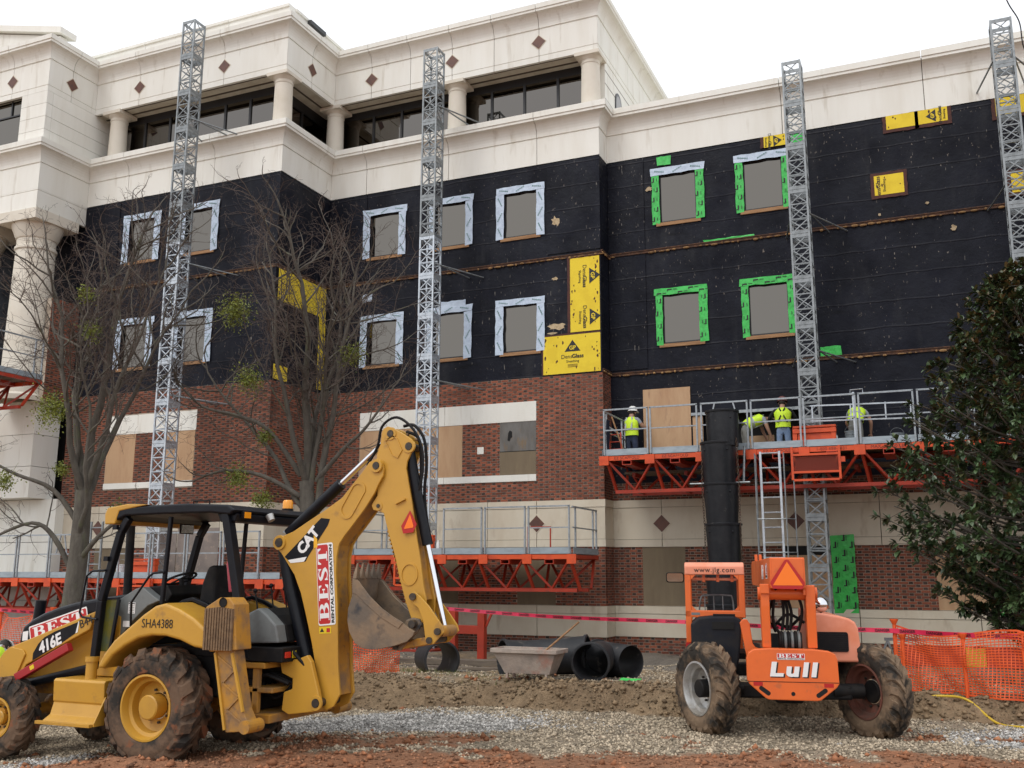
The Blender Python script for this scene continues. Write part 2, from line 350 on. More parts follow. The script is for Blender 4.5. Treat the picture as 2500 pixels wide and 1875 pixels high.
for x, y in ((-31.95, YC + .42), (XBC - .42, YC + .42), (XBC - .2, YB + .42), (-17.05, YB + .42), (XAB - .44, YB + .42)):
    c = MB().lathe([(.43, 19.6), (.43, 19.72), (.385, 19.76), (.375, 20.4), (.355, 21.5), (.38, 21.53), (.38, 21.58), (.355, 21.6), (.355, 21.66), (.47, 21.78)], 28, (x, y, 0)).build('column', m_col, BL, T=K, smooth=30)
    sub(MB().box(x - .5, x + .5, y - .5, y + .5, 21.78, 21.92).build('capital', m_col, T=K), c)

# ---- brick facing: recessed mortar bed, every brick its own block
BRICKS = []          # (part, centre, half-length, is header, axis, plane)
CH, ST, HD = .0893, .283, .137
def brick_wall(a0, a1, z0, z1, plane, axis='y', holes=(), label=None):
    mb = MB()
    if axis == 'y': mb.box(a0, a1, plane, plane + .25, z0, z1)
    else: mb.box(plane - .25, plane, a0, a1, z0, z1)
    part = bpart(mb, 'brick_wall', m_mortar); rows = int((z1 - z0) / CH + .5); ch = (z1 - z0) / rows
    for r in range(rows):
        zc = z0 + (r + .5) * ch; u = a0 - (r % 2) * (ST + HD) / 2 - .02; hd = False
        while u < a1:
            w = HD if hd else ST; lo, hi = max(u, a0), min(u + w - .014, a1)
            segs = [(lo, hi)] if hi - lo > .03 else []
            for h0, h1, q0, q1 in holes:
                if q0 < zc < q1:
                    ns = []
                    for l, h in segs:
                        if h <= h0 or l >= h1: ns.append((l, h))
                        else:
                            if l < h0 - .03: ns.append((l, h0))
                            if h > h1 + .03: ns.append((h1, h))
                    segs = ns
            for l, h in segs: BRICKS.append((part, l, h, zc, ch - .015, hd, axis, plane))
            u += w; hd = not hd
    return part
lint_B, lint_C = (-20.96, -13.40, 5.42, 8.38), (-30.72, -26.18, 5.36, 8.32)
brick_wall(XBC, XAB, 4.70, 9.25, YB, holes=[(-20.96, -13.40, 7.63, 8.38), (-20.96, -13.40, 5.42, 5.68), (-20.96, -16.4, 5.68, 7.63), (-14.87, -13.4, 5.68, 7.63)])
brick_wall(XCD, XBC, 4.70, 9.25, YC, holes=[(-30.72, -26.18, 7.54, 8.32), (-30.72, -26.18, 5.36, 5.61), (-30.72, -29.2, 5.61, 7.54), (-27.75, -26.2, 5.61, 7.54)])
brick_wall(YC + .01, YB, 4.70, 9.25, XBC, 'x')
brick_wall(YB + .01, YA, 4.70, 9.30, XAB, 'x')
brick_wall(XBC, XAB, 1.03, 3.05, YB, holes=[(-17.6, -16.5, 1.03, 3.05), (-14.15, -12.67, 1.03, 3.05)])
brick_wall(XCD, XBC, 1.03, 3.05, YC, holes=[(-30.9, -29.3, 1.03, 3.05), (-27.6, -26, 1.03, 3.05)])
brick_wall(YC + .01, YB, 1.03, 3.05, XBC, 'x')
brick_wall(YB + .01, YA, 1.03, 3.05, XAB, 'x')
brick_wall(XAB, XR, 1.03, 3.05, YA, holes=[(-9.76, -8.23, 1.03, 3.05), (-4.95, -3.4, 1.03, 3.05), (-.29, 1.35, 1.03, 3.05)])
brick_wall(XAB, XR, 4.70, 5.30, YA)
for a0, a1, p in ((XCD, XBC, YC), (XBC, XAB, YB), (XAB, XR, YA)): brick_wall(a0, a1, -.75, -.02, p)
brick_wall(YC + .01, YB, -.75, -.02, XBC, 'x'); brick_wall(YB + .01, YA, -.75, -.02, XAB, 'x')
brick_wall(28.2, YC - .01, 9.0, 13.2, XCD + .12, 'x')
camU = np.array([0, 0, 2.1])
def bscore(b):
    part, l, h, zc, ch, hd, ax, pl = b
    c = np.array([(l + h) / 2, pl, zc]) if ax == 'y' else np.array([pl, (l + h) / 2, zc])
    if ax == 'x' or hd or h - l < .2: return 1e9
    if -13.35 < c[0] < XAB and 5.0 < zc < 9.2 and pl == YB: return np.linalg.norm(c - camU) - 8
    if -2.5 < c[0] < -.3 and 1.1 < zc < 3 and pl == YA: return np.linalg.norm(c - camU) - 14
    return np.linalg.norm(c - camU) + 20
order = sorted(range(len(BRICKS)), key=lambda i: bscore(BRICKS[i])); near = set(order[:300])
def brick_box(mb, b):
    _, l, h, zc, ch, hd, ax, pl = b; e = .012 + random.uniform(-.003, .004); mb.cur = 1 if hd else 0; z0, z1 = zc - ch / 2, zc + ch / 2
    if ax == 'y': vs_ = [(l, pl, z0), (h, pl, z0), (h, pl, z1), (l, pl, z1), (l, pl - e, z0), (h, pl - e, z0), (h, pl - e, z1), (l, pl - e, z1)]
    else: vs_ = [(pl, l, z0), (pl, h, z0), (pl, h, z1), (pl, l, z1), (pl + e, l, z0), (pl + e, h, z0), (pl + e, h, z1), (pl + e, l, z1)]
    mb.add(vs_, [(4, 5, 6, 7), (0, 1, 5, 4), (1, 2, 6, 5), (2, 3, 7, 6), (3, 0, 4, 7)])
rest = {}
st_me = None
for i, b in enumerate(BRICKS):
    if i in near:
        _, l, h, zc, ch, hd, ax, pl = b
        if st_me is None:
            t_ = MB(); w, d, hh = .2693 * .75 / 2, .012 * .75, ch * .75 / 2
            t_.box(-w, w, -d, 0, -hh, hh); st_me = t_.build('brick', m_brick).data; bpy.data.objects.remove(bpy.data.objects['brick'])
        o = bpy.data.objects.new('brick', st_me); COL.objects.link(o); o.parent = b[0]
        k_ = K(((l + h) / 2, pl, zc)); o.location = (k_[0], k_[1] + random.uniform(-.002, .002), k_[2]); o.scale.x = (h - l) / .2693
    else: brick_box(rest.setdefault(b[0], MB()), b)
for part, mb in rest.items(): sub(mb.build('bricks', [m_brick, m_header], T=K, kind='stuff'), part)

# ---- stone belt, plinth, lintels and sills, each panel by itself
def stone_run(path, rows, joints, name, m):
    for z0, z1, o in rows: sweep_band(path, [(-.12, z0 + .006), (o, z0 + .006), (o, z1 - .006), (-.12, z1 - .006)], joints, name, m)
run = front[2:]
stone_run(run, [(3.05, 3.315, .05), (3.315, 4.43, .03), (4.43, 4.70, .05)], {0: [2.18, 5.2, 8.2], 1: [1.7], 2: [3.9, 7.44, 9.39], 4: [1.80, 6.35, 9.0, 13.5]}, 'belt_panel', m_stone2)
stone_run(run, [(-.02, .765, .05), (.765, 1.03, .07)], {0: [3, 6], 1: [1.7], 2: [2.6, 6.3, 9.4], 4: [4.1, 8.2, 11.7, 15.3]}, 'plinth_panel', m_stone2)
mb = MB()
for z0, z1 in ((3.1, 4.65), (-.1, 1.0)):
    mb.box(XCD, XBC, YC + .05, YC + .3, z0, z1).box(XBC - .3, XBC - .05, YC, YB + .2, z0, z1).box(XBC, XAB, YB + .05, YB + .3, z0, z1).box(XAB - .3, XAB - .05, YB, YA + .2, z0, z1).box(XAB, XR, YA + .05, YA + .3, z0, z1)
bpart(mb, 'backing_wall', m_joint)
for x, z, y in ((-9.03, 3.86, YA), (-4.48, 3.86, YA), (-13.38, 3.88, YB), (-19.0, 3.88, YB), (-30.8, 3.84, YC), (-25.9, 3.84, YC)): diamond(x, z, y - .032, .30)
for x0, x1 in ((-20.96, -17.18), (-17.165, -13.40)):
    bpart(MB().box(x0, x1, YB - .02, YB + .2, 7.64, 8.37), 'lintel', m_stone); bpart(MB().box(x0, x1, YB - .05, YB + .2, 5.43, 5.67), 'sill', m_stone)
for x0, x1 in ((-30.7, -26.19),):
    bpart(MB().box(x0, x1, YC - .02, YC + .2, 7.55, 8.31), 'lintel', m_stone); bpart(MB().box(x0, x1, YC - .05, YC + .2, 5.37, 5.60), 'sill', m_stone)
def board(x0, x1, z0, z1, y, m, name='plywood_board', o=.012): return bpart(MB().box(x0 + .005, x1 - .005, y - o, y + .1, z0 + .005, z1 - .005), name, m)
board(-20.93, -19.4, 5.68, 7.63, YB, m_ply, o=.006); board(-19.4, -17.9, 5.68, 7.63, YB, m_ply, o=.008); board(-17.9, -16.41, 5.68, 7.63, YB, m_ply, o=.010)
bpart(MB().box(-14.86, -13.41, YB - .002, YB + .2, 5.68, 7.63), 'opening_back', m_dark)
board(-14.86, -13.41, 6.55, 7.63, YB, m_greyply, o=.004); board(-14.86, -13.41, 5.68, 6.53, YB, m_oldply, o=.006)
hl = [(-.10, -.16), (-.02, -.20), (.03, -.08), (.09, -.05), (.08, .16), (-.01, .21), (-.07, .12)]
bpart(MB().prism(hl, 0, .006, lambda u, v, t: (-14.45 + u, YB - .0045 - t, 7.12 + v)), 'broken_hole', m_dark)
bpart(MB().box(-15.78, -15.52, YB - .02, YB + .05, 6.50, 6.76), 'vent_plate', m_stone)
board(-30.7, -29.21, 5.61, 7.54, YC, m_ply); board(-27.74, -26.22, 5.61, 7.54, YC, m_ply)
for x0, x1, y, m in ((-17.6, -16.5, YB, m_oldply), (-14.15, -12.67, YB, m_oldply), (-9.76, -8.23, YA, m_oldply), (-.29, 1.35, YA, m_ply), (-30.9, -29.3, YC, m_oldply), (-27.6, -26.0, YC, m_oldply)):
    board(x0, x1, 1.04, 3.04, y, m, o=.005)
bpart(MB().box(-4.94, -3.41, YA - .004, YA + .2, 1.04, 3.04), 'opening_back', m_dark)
board(-4.9, -3.4, 1.04, 2.75, YA, m_ply, o=.014)
bpart(MB().box(-9.60, -7.88, YA - .05, YA - .006, 5.95, 8.66), 'plywood_board', m_ply); bpart(MB().box(-7.82, -7.46, YA - .04, YA - .006, 6.0, 7.58), 'plywood_board', m_ply)
# ---- black membrane walls with window openings
def holed(a0, a1, z0, z1, y, holes, name='membrane_wall'):
    xs = sorted({a0, a1, *[h[0] for h in holes], *[h[1] for h in holes]}); zs = sorted({z0, z1, *[h[2] for h in holes], *[h[3] for h in holes]}); mb = MB()
    inh = lambda x, z: any(h[0] < x < h[1] and h[2] < z < h[3] for h in holes)
    for i in range(len(xs) - 1):
        for j in range(len(zs) - 1):
            if not inh((xs[i] + xs[i + 1]) / 2, (zs[j] + zs[j + 1]) / 2):
                mb.add([(xs[i], y, zs[j]), (xs[i + 1], y, zs[j]), (xs[i + 1], y, zs[j + 1]), (xs[i], y, zs[j + 1])], [(0, 1, 2, 3)])
    for h0, h1, q0, q1 in holes:
        d = y + .14
        mb.add([(h0, y, q0), (h1, y, q0), (h1, y, q1), (h0, y, q1), (h0, d, q0), (h1, d, q0), (h1, d, q1), (h0, d, q1)], [(0, 4, 5, 1), (1, 5, 6, 2), (2, 6, 7, 3), (3, 7, 4, 0)])
    return bpart(mb, name, m_memb)
WB = [-20.08, -17.07, -14.05]; WC = [-29.72, -26.72]; WA = [-8.12, -5.02]
def wins(cs, rows): return [(c - .70, c + .70, z0, z1) for c in cs for z0, z1 in rows]
R_B = ((10.29, 12.11), (14.82, 16.63)); R_A = ((10.31, 12.15), (14.92, 16.80))
bump_out = .16      # left-hand strips of the bays stand slightly proud
holed(XBC, XAB, 9.25, 17.62, YB, wins(WB, R_B)); holed(XCD, XBC, 9.25, 17.62, YC, wins(WC, R_B))
holed(XAB, XR, 5.30, 17.62, YA, wins(WA, R_A) + [(-7.45, -4.15, 6.2, 7.60)])
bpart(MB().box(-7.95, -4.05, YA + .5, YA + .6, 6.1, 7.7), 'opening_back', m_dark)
bpart(MB().box(-7.86, -4.10, YA - .10, YA - .004, 7.60, 7.70), 'steel_lintel', mat('galvanised', (.36, .39, .41), (.26, .29, .31), 9, rough=.5, metal=.35))
bpart(MB().box(-6.05, -5.05, YA - .03, YA + .1, 6.2, 6.78), 'plywood_board', m_ply)
bpart(MB().add([(XBC, YC, 9.25), (XBC, YB, 9.25), (XBC, YB, 17.62), (XBC, YC, 17.62)], [(0, 1, 2, 3)]), 'membrane_wall', m_memb)
bpart(MB().add([(XAB, YB, 9.30), (XAB, YA, 9.30), (XAB, YA, 17.62), (XAB, YB, 17.62)], [(0, 1, 2, 3)]), 'membrane_wall', m_memb)
for x0, x1, y in ((-32.9, -31.0, YC), (XBC - 1.75, XBC - .003, YC), (XBC + .05, -20.95, YB), (-12.93, XAB - .003, YB), (XAB + .02, -9.4, YA)):
    z0 = 9.27 if y != YA else 9.45
    for q0, q1 in ((z0, 13.78), (13.92, 17.57)): bpart(MB().box(x0, x1, y - .035, y + .02, q0, q1), 'membrane_lap', m_memb)
# every window: frame, pane, wooden sill, crumpled flashing tape
def tape(pts, y, m, seed):
    """a strip of flashing tape along a rough quad outline, slightly crumpled"""
    rs = random.Random(seed); (x0, x1, z0, z1) = pts; vert = (z1 - z0) > (x1 - x0); n = 7; A, B = [], []
    for i in range(n + 1):
        t = i / n; j = lambda s=.018: rs.uniform(-s, s)
        if vert: A.append((x0 + j(), lerp(z0, z1, t) + (j(.03) if i in (0, n) else 0))); B.append((x1 + j(), lerp(z0, z1, t) + (j(.03) if i in (0, n) else 0)))
        else: A.append((lerp(x0, x1, t) + (j(.03) if i in (0, n) else 0), z0 + j())); B.append((lerp(x0, x1, t) + (j(.03) if i in (0, n) else 0), z1 + j()))
    vs_, fs_ = [], []
    for i in range(n + 1):
        for q in (A[i], ((A[i][0] + B[i][0]) / 2, (A[i][1] + B[i][1]) / 2), B[i]):
            vs_.append((q[0], y - .006 - rs.uniform(0, .012), q[1]))
    for i in range(n):
        for k in (0, 1): fs_.append((i * 3 + k, i * 3 + k + 1, (i + 1) * 3 + k + 1, (i + 1) * 3 + k))
    vs_ += [(q[0], y + .002, q[1]) for q in A + B[::-1]]
    return MB().add(vs_, fs_)
def tprint(x0, x1, z0, z1, y, m, seed, kind):
    """printing on the tape: slanted maker's words on the white, bracket marks on the green"""
    rs = random.Random(seed); vert = (z1 - z0) > (x1 - x0); L = (z1 - z0) if vert else (x1 - x0); mb = MB(); n = max(2, int(L / (.38 if kind == 'g' else .55)))
    for i in range(n):
        t = (i + .5) / n; cx, cz = ((x0 + x1) / 2, lerp(z0, z1, t)) if vert else (lerp(x0, x1, t), (z0 + z1) / 2)
        if kind == 'w':
            ang = (PI * .33 if (i % 2) else -PI * .36) if vert else (.45 if i % 2 else -.2)
            for k in range(9):
                w = (k - 4) * .042; px, pz = cx + w * math.cos(ang), cz + w * math.sin(ang); M = Matrix.Rotation(-ang, 3, 'Y')
                mb.obox((px, y - .024, pz), .024 if k % 3 else .03, .001, .034 if k % 2 else .05, M)
        else:
            s = .9; sd_ = 1 if i % 2 else -1; off = (x1 - x0 if vert else z1 - z0) * .24 * sd_
            bx, bz = (cx + off, cz) if vert else (cx, cz + off)
            if vert: mb.obox((bx, y - .024, bz), .045, .001, .17).obox((bx - .04, y - .0242, bz - .075), .06, .001, .03).obox((bx - sd_ * .12, y - .024, bz), .02, .001, .12)
            else: mb.obox((bx, y - .024, bz), .17, .001, .045).obox((bx - .075, y - .0242, bz - .03), .03, .001, .05).obox((bx + .2, y - .024, bz), .14, .001, .02)
    return mb
def window(c, z0, z1, y, style, sd_):
    x0, x1 = c - .70, c + .70; f = MB(); yy = y + .06
    for a, b, p, q in ((x0 + .004, x0 + .06, z0 + .004, z1 - .004), (x1 - .06, x1 - .004, z0 + .004, z1 - .004), (x0 + .06, x1 - .06, z0 + .004, z0 + .06), (x0 + .06, x1 - .06, z1 - .06, z1 - .004)): f.box(a, b, yy, yy + .07, p, q)
    w = bpart(f, 'window', m_frame)
    sub(MB().box(x0 + .06, x1 - .06, yy + .025, yy + .04, z0 + .06, z1 - .06).build('pane', m_pane, T=K), w)
    sub(MB().box(x0 - .12, x1 + .14, y - .05, y + .09, z0 - .14, z0 - .015).build('sill', m_wood, T=K), w)
    tw = .34; strips = []
    if style == 'white': strips = [('w', x0 - tw * .9, x0 + .02, z0 - .06, z1 - .02), ('w', x1 - .02, x1 + tw * .9, z0 - .06, z1 - .02), ('w', x0 - tw * .95, x1 + tw, z1 - .03, z1 + .24)]
    elif style == 'mixed': strips = [('g', x0 - .26, x0 + .02, z0 - .05, z1 + .0), ('g', x1 - .02, x1 + .30, z0 - .05, z1), ('w', x0 - .3, x1 + .34, z1 - .03, z1 + .25)]
    else: strips = [('g', x0 - .22, x0 + .03, z0 - .05, z1), ('g', x1 - .03, x1 + .28, z0 - .04, z1), ('g', x0 - .28, x1 + .28, z1 - .03, z1 + .22)]
    for k, (kd, a, b, p, q) in enumerate(strips):
        mm = m_white if kd == 'w' else m_green; yo = y - .004 * (k + 1) - .035
        t_ = tape((a, b, p, q), yo, mm, sd_ * 10 + k).build('flashing_tape', mm, T=K); sub(t_, w)
        sub(tprint(a, b, p, q, yo, None, sd_ * 10 + k, kd).build('tape_print', m_gink if kd == 'w' else m_ink, T=K, kind='stuff'), w)
sd_ = 1
for cs, rows, y in ((WB, R_B, YB), (WC, R_B, YC), (WA, R_A, YA)):
    for c in cs:
        for ri, (z0, z1) in enumerate(rows):
            window(c, z0, z1, y, 'white' if y != YA else ('mixed' if ri else 'green'), sd_); sd_ += 1
for x0, x1, z0, z1, y, m in ((-21.0, -20.55, 12.95, 13.25, YB, m_white), (-8.85, -8.35, 17.15, 17.5, YA, m_green), (-3.38, -2.70, 9.35, 9.69, YA, m_green), (-17.4, -16.3, 12.32, 12.55, YB, m_white), (-3.95, -3.55, 17.2, 17.5, YA, m_green), (-7.2, -5.4, 13.93, 14.0, YA, m_green)):
    bpart(tape((x0, x1, z0, z1), y - .04, m, int(x0 * 91)), 'flashing_tape', m)
# big green flashing sheet hanging by the ground-floor opening
bpart(tape((-3.40, -2.66, .88, 3.38), YA - .06, m_green, 5), 'green_flashing_sheet', m_green)
for k, xx in enumerate((-3.25, -2.98, -2.74)):
    mb = MB()
    for i in range(5):
        z = 1.15 + i * .48 + (k % 2) * .22; mb.obox((xx, YA - .088, z), .05, .002, .2).obox((xx - .045, YA - .0885, z - .085), .07, .002, .035).obox((xx + .07, YA - .088, z), .02, .002, .15)
    bpart(mb, 'sheet_print', m_ink, kind='stuff')
bpart(tape((1.42, 1.95, .85, 1.35), YA - .06, m_green, 9), 'green_flashing_sheet', m_green)
# shelf angles with foam left on them
def ledge(x0, x1, z, y, axis='y'):
    if axis == 'y': p = bpart(MB().box(x0, x1, y - .07, y + .01, z, z + .035).box(x0, x1, y - .045, y + .01, z - .09, z), 'shelf_angle', m_rust)
    else: p = bpart(MB().box(y - .01, y + .07, x0, x1, z, z + .035).box(y - .01, y + .045, x0, x1, z - .09, z), 'shelf_angle', m_rust)
    mb = MB(); u = x0
    while u < x1:
        w = random.uniform(.06, .3)
        if random.random() < .72:
            c = (u + w / 2, y - .05, z - .07 - random.uniform(0, .03)) if axis == 'y' else (y + .05, u + w / 2, z - .07)
            s_ = (w / 2, .045, random.uniform(.02, .05)) if axis == 'y' else (.045, w / 2, random.uniform(.02, .05)); mb.ball(c, 1, 7, 5, s_)
        u += w + random.uniform(0, .12)
    sub(mb.build('foam_beads', m_foam, T=K, kind='stuff'), p)
ledge(XCD, XBC, 13.78, YC); ledge(XBC + .08, XAB, 13.78, YB); ledge(XAB + .08, XR, 13.90, YA); ledge(XAB + .08, XR, 9.33, YA)
ledge(YC, YB, 13.78, XBC, 'x'); ledge(YB, YA, 13.84, XAB, 'x'); ledge(YB, YA, 9.36, XAB, 'x')
# yellow sheathing boards, brown primer round them, print and daubs of mastic
def ysheet(x0, x1, z0, z1, y, seed, prim=.12, words=None, sides='lrtb', axis='y'):
    rs = random.Random(seed); P = (lambda u, v, t: (u, y - t, v)) if axis == 'y' else (lambda u, v, t: (y + t, u, v))
    if prim:
        pb = []; n = 9; e0 = prim if 'l' in sides else 0; e1 = prim if 'r' in sides else 0; e2 = prim if 'b' in sides else 0; e3 = prim if 't' in sides else 0
        for i in range(n): pb.append((lerp(x0 - e0, x1 + e1, i / n), z0 - e2 + rs.uniform(-.015, .015)))
        for i in range(n): pb.append((x1 + e1 + rs.uniform(-.015, .015), lerp(z0 - e2, z1 + e3, i / n)))
        for i in range(n): pb.append((lerp(x1 + e1, x0 - e0, i / n), z1 + e3 + rs.uniform(-.015, .015)))
        for i in range(n): pb.append((x0 - e0 + rs.uniform(-.015, .015), lerp(z1 + e3, z0 - e2, i / n)))
        bpart(MB().prism(pb, .036, .042, P), 'primer_border', m_prim)
    p = bpart(MB().prism([(x0, z0), (x1, z0), (x1, z1), (x0, z1)], .036, .048, P), 'sheathing_board', m_yel)
    mb = MB(); area = (x1 - x0) * (z1 - z0)
    for i in range(int(area * 8)):
        cx, cz, r = rs.uniform(x0 + .06, x1 - .06), rs.uniform(z0 + .06, z1 - .06), rs.uniform(.02, .055)
        if words and abs(cx - (x0 + x1) / 2) < (x1 - x0) * .22 and rs.random() < .8: cx = rs.choice((x0 + .1, x1 - .1)) + rs.uniform(-.06, .06)
        mb.prism([(cx + r * rs.uniform(.4, .9) * math.cos(a), cz + r * rs.uniform(.5, 1.9) * math.sin(a)) for a in (k * PI / 3 for k in range(6))], .048, .051, P)
    sub(mb.build('mastic_daubs', m_prim, T=K, kind='stuff'), p)
    return p
def gp_logo(cx, cz, y, s, rot=0., parent=None, axis='y'):
    ca, sa = math.cos(rot), math.sin(rot)
    def PW(u, v, t):
        U, Z = cx + (u * ca - v * sa) * s, cz + (u * sa + v * ca) * s; return (U, y - t, Z) if axis == 'y' else (y + t, U, Z)
    sub(MB().prism([(-.36, -.2), (.36, -.2), (0, .3)], .052, .054, PW).build('logo_triangle', m_ink, T=K), parent)
    ex = V((ca, 0, sa)) if axis == 'y' else V((0, ca, sa)); ey = V((-sa, 0, ca)) if axis == 'y' else V((0, -sa, ca))
    def L(txt, du, dv, size, m, off, bold=0.):
        o = lettering(txt, m, K(PW(du, dv, off)), ex, ey, size * s * .75, None, 'board_lettering', offset=bold); sub(o, parent)
    L('GP', 0, -.05, .24, m_yel, .056, .004)
    L('Dens', -.265, -.42, .245, m_ink, .053); L('Glass', .235, -.42, .245, m_ink, .053, .004); L('Sheathing', 0, -.63, .15, m_ink, .053)
    for k in range(3): sub(MB().box(*sorted((PW(-.22, 0, 0)[0], PW(.22, 0, 0)[0])), y - .0535, y - .052, cz + (-.78 - k * .05) * s, cz + (-.76 - k * .05) * s).build('fine_print', m_prim, T=K), parent) if axis == 'y' and abs(rot) < .1 else None
p = ysheet(-12.02, -10.88, 10.82, 13.64, YB, 3, words=True, sides='lt'); gp_logo(-11.10, 12.9, YB, .85, -PI / 2, p); gp_logo(-11.10, 11.35, YB, .85, -PI / 2, p)
p = ysheet(-13.10, -10.88, 9.30, 10.73, YB, 4, words=True, sides='lt', prim=.06); gp_logo(-11.95, 10.28, YB, .86, 0, p)
ysheet(-.78, .13, 17.10, 17.60, YA, 5, sides='lrb'); p = ysheet(.24, 1.15, 17.10, 17.60, YA, 6, sides='lrb'); gp_logo(.66, 17.34, YA, .62, PI / 2, p)
p = ysheet(-1.30, -.36, 14.79, 15.49, YA, 7, prim=.11, words=True); sub(lettering('ensGlass', m_ink, K((-1.17, YA - .053, 15.13)), (0, 0, 1), (-1, 0, 0), .145, None, 'board_lettering', offset=.002), p); sub(lettering('Sheathing', m_ink, K((-.98, YA - .053, 15.12)), (0, 0, 1), (-1, 0, 0), .09, None, 'board_lettering'), p)
p = ysheet(-4.91, -4.12, 17.18, 17.60, YA, 8, sides='l'); gp_logo(-4.45, 17.38, YA, .6, -PI / 2, p)
ysheet(2.60, 3.6, 16.95, 17.58, YA, 12, sides='lb'); ysheet(2.85, 3.6, 14.25, 14.9, YA, 13)
ysheet(29.75, 32.95, 12.40, 13.66, XBC, 9, axis='x', sides=''); ysheet(32.52, 32.97, 9.4, 12.40, XBC, 10, axis='x', prim=0); ysheet(29.70, 30.55, 9.32, 9.88, XBC, 11, axis='x', prim=0)
# bare patches where the board was torn
for x, z, w, h, y in ((-12.55, 11.10, .42, .16, YB), (-12.75, 10.86, .2, .05, YB), (-12.63, 12.95, .12, .08, YB), (-.45 + 1.5, 13.3, .1, .12, YA), (-12.6, 15.2, .16, .22, YB), (-9.2, 16.3, .14, .1, YA), (-1.2, 14.1, .05, .05, YA), (.3, 14.3, .06, .06, YA)):
    rs = random.Random(int(x * 77)); pl = [(x + w * rs.uniform(.6, 1.2) * math.cos(a), z + h * rs.uniform(.5, 1.2) * math.sin(a)) for a in (k * PI / 7 for k in range(14))]
    bpart(MB().prism(pl, .036, .041, lambda u, v, t: (u, y - t, v)), 'torn_patch', m_patch)
# ---- left pavilion
for z0, z1 in ((19.62, 20.2), (20.2, 20.78), (20.78, 21.36), (21.36, 21.92)):
    bpart(MB().box(XL, -35.6 + .9, YD + .02, YD + .3, z0 + .008, z1 - .008) if z0 < 21.3 and False else MB().box(-34.45, XCD, YD, YD + .3, z0 + .008, z1 - .008), 'wall_panel', m_stone)
    bpart(MB().box(XCD - .3, XCD - .003, YD + .31, YC + 1.5, z0 + .008, z1 - .008), 'wall_panel', m_stone)
bpart(MB().box(-38, -34.46, YD + .25, YD + .3, 19.62, 21.92), 'window_pane', m_pane); bpart(MB().box(-38, -34.46, YD + .2, YD + .249, 21.2, 21.26).box(-35.3, -35.24, YD + .2, YD + .249, 21.26, 21.92), 'mullion', m_frame)
sweep_band([(XL, YD), (XCD, YD), (XCD, YC + .1)], [(-.12, 16.75), (0, 16.75), (0, 17.47), (-.02, 17.48), (-.02, 17.52), (0, 17.53), (0, 17.575), (-.12, 17.575)], {0: [3.2]}, 'entablature_panel', m_stone)
bpart(MB().box(XL, XCD - .1, YD + .1, YC + 2, 16.85, 17.5), 'portico_soffit', m_soff)
for x in (-34.0, -37.3):
    c = MB().lathe([(.98, 8.9), (.98, 9.1), (.86, 9.2), (.84, 11), (.76, 15.2), (.82, 15.25), (.82, 15.35), (.76, 15.4), (.76, 15.7), (.80, 15.72), (1.0, 16.2), (1.02, 16.3)], 40, (x, 28.15, 0)).build('giant_column', m_col, BL, T=K, smooth=30)
    sub(MB().box(x - 1.1, x + 1.1, 28.15 - 1.1, 28.15 + 1.1, 16.3, 16.74).build('capital', m_col, T=K), c)
bpart(MB().box(XL, XCD + .1, YC + .05, YC + .4, 8.9, 16.9), 'membrane_wall', m_memb)
for z0, z1 in ((5.05, 6.3), (6.32, 7.6), (7.62, 8.98)): bpart(MB().box(XL, -33.4, 28.4, YC, z0, z1), 'podium_panel', m_stone)
for z0, z1 in ((-.6, 1.0), (1.02, 3.3), (3.32, 5.03)): bpart(MB().box(XL, -32.7, 29.2, YC - .02, z0, z1), 'podium_panel', m_stone)
# solid core so that nothing shows through
bpart(MB().box(XL, XCD - .4, YC + .5, 42, -.7, 16.8).box(XCD - .3, XBC - .32, YC + .45, 42, -.7, 19.35).box(XBC - .3, XAB - .32, YB + .45, 42, -.7, 19.35).box(XAB - .3, XR, YA + .7, 42, -.7, 19.35).box(XCD, XBC - 1.3, YC + 1.25, 40, 19.4, 24).box(XBC - 1.3, XAB - .8, YB + 1.25, 43, 19.4, 24), 'building_core', m_dark)
# ================================================================== ground: one sheet, dirt bank, clay, gravel
def _hash(ix, iy, s):
    h = (ix.astype(np.int64) * 374761393 + iy.astype(np.int64) * 668265263 + s * 974711) & 0x7fffffff
    h = ((h ^ (h >> 13)) * 1274126177) & 0x7fffffff
    return ((h ^ (h >> 16)) & 0xffff) / 65535.
def vnoise(x, y, s=0):
    ix, iy = np.floor(x), np.floor(y); fx, fy = x - ix, y - iy; fx = fx * fx * (3 - 2 * fx); fy = fy * fy * (3 - 2 * fy)
    a, b, c, d = _hash(ix, iy, s), _hash(ix + 1, iy, s), _hash(ix, iy + 1, s), _hash(ix + 1, iy + 1, s)
    return (a * (1 - fx) + b * fx) * (1 - fy) + (c * (1 - fx) + d * fx) * fy
def fbm(x, y, s=0, o=4):
    v = 0; a = .5; t = 0
    for i in range(o): v = v + a * vnoise(x * 2 ** i, y * 2 ** i, s + i * 17); t += a; a *= .55
    return v / t
def sstep(a, b, x): t = np.clip((x - a) / (b - a), 0, 1); return t * t * (3 - 2 * t)
def bank_d(x, y):
    base = 14.15 + .225 * (np.clip(x, -14, 6) + 9) + 1.35 * (fbm(x * .6, y * .25 + 3, 5) - .5) + .28 * (vnoise(x * 2.7, y * .6, 9) - .5)
    return y - base
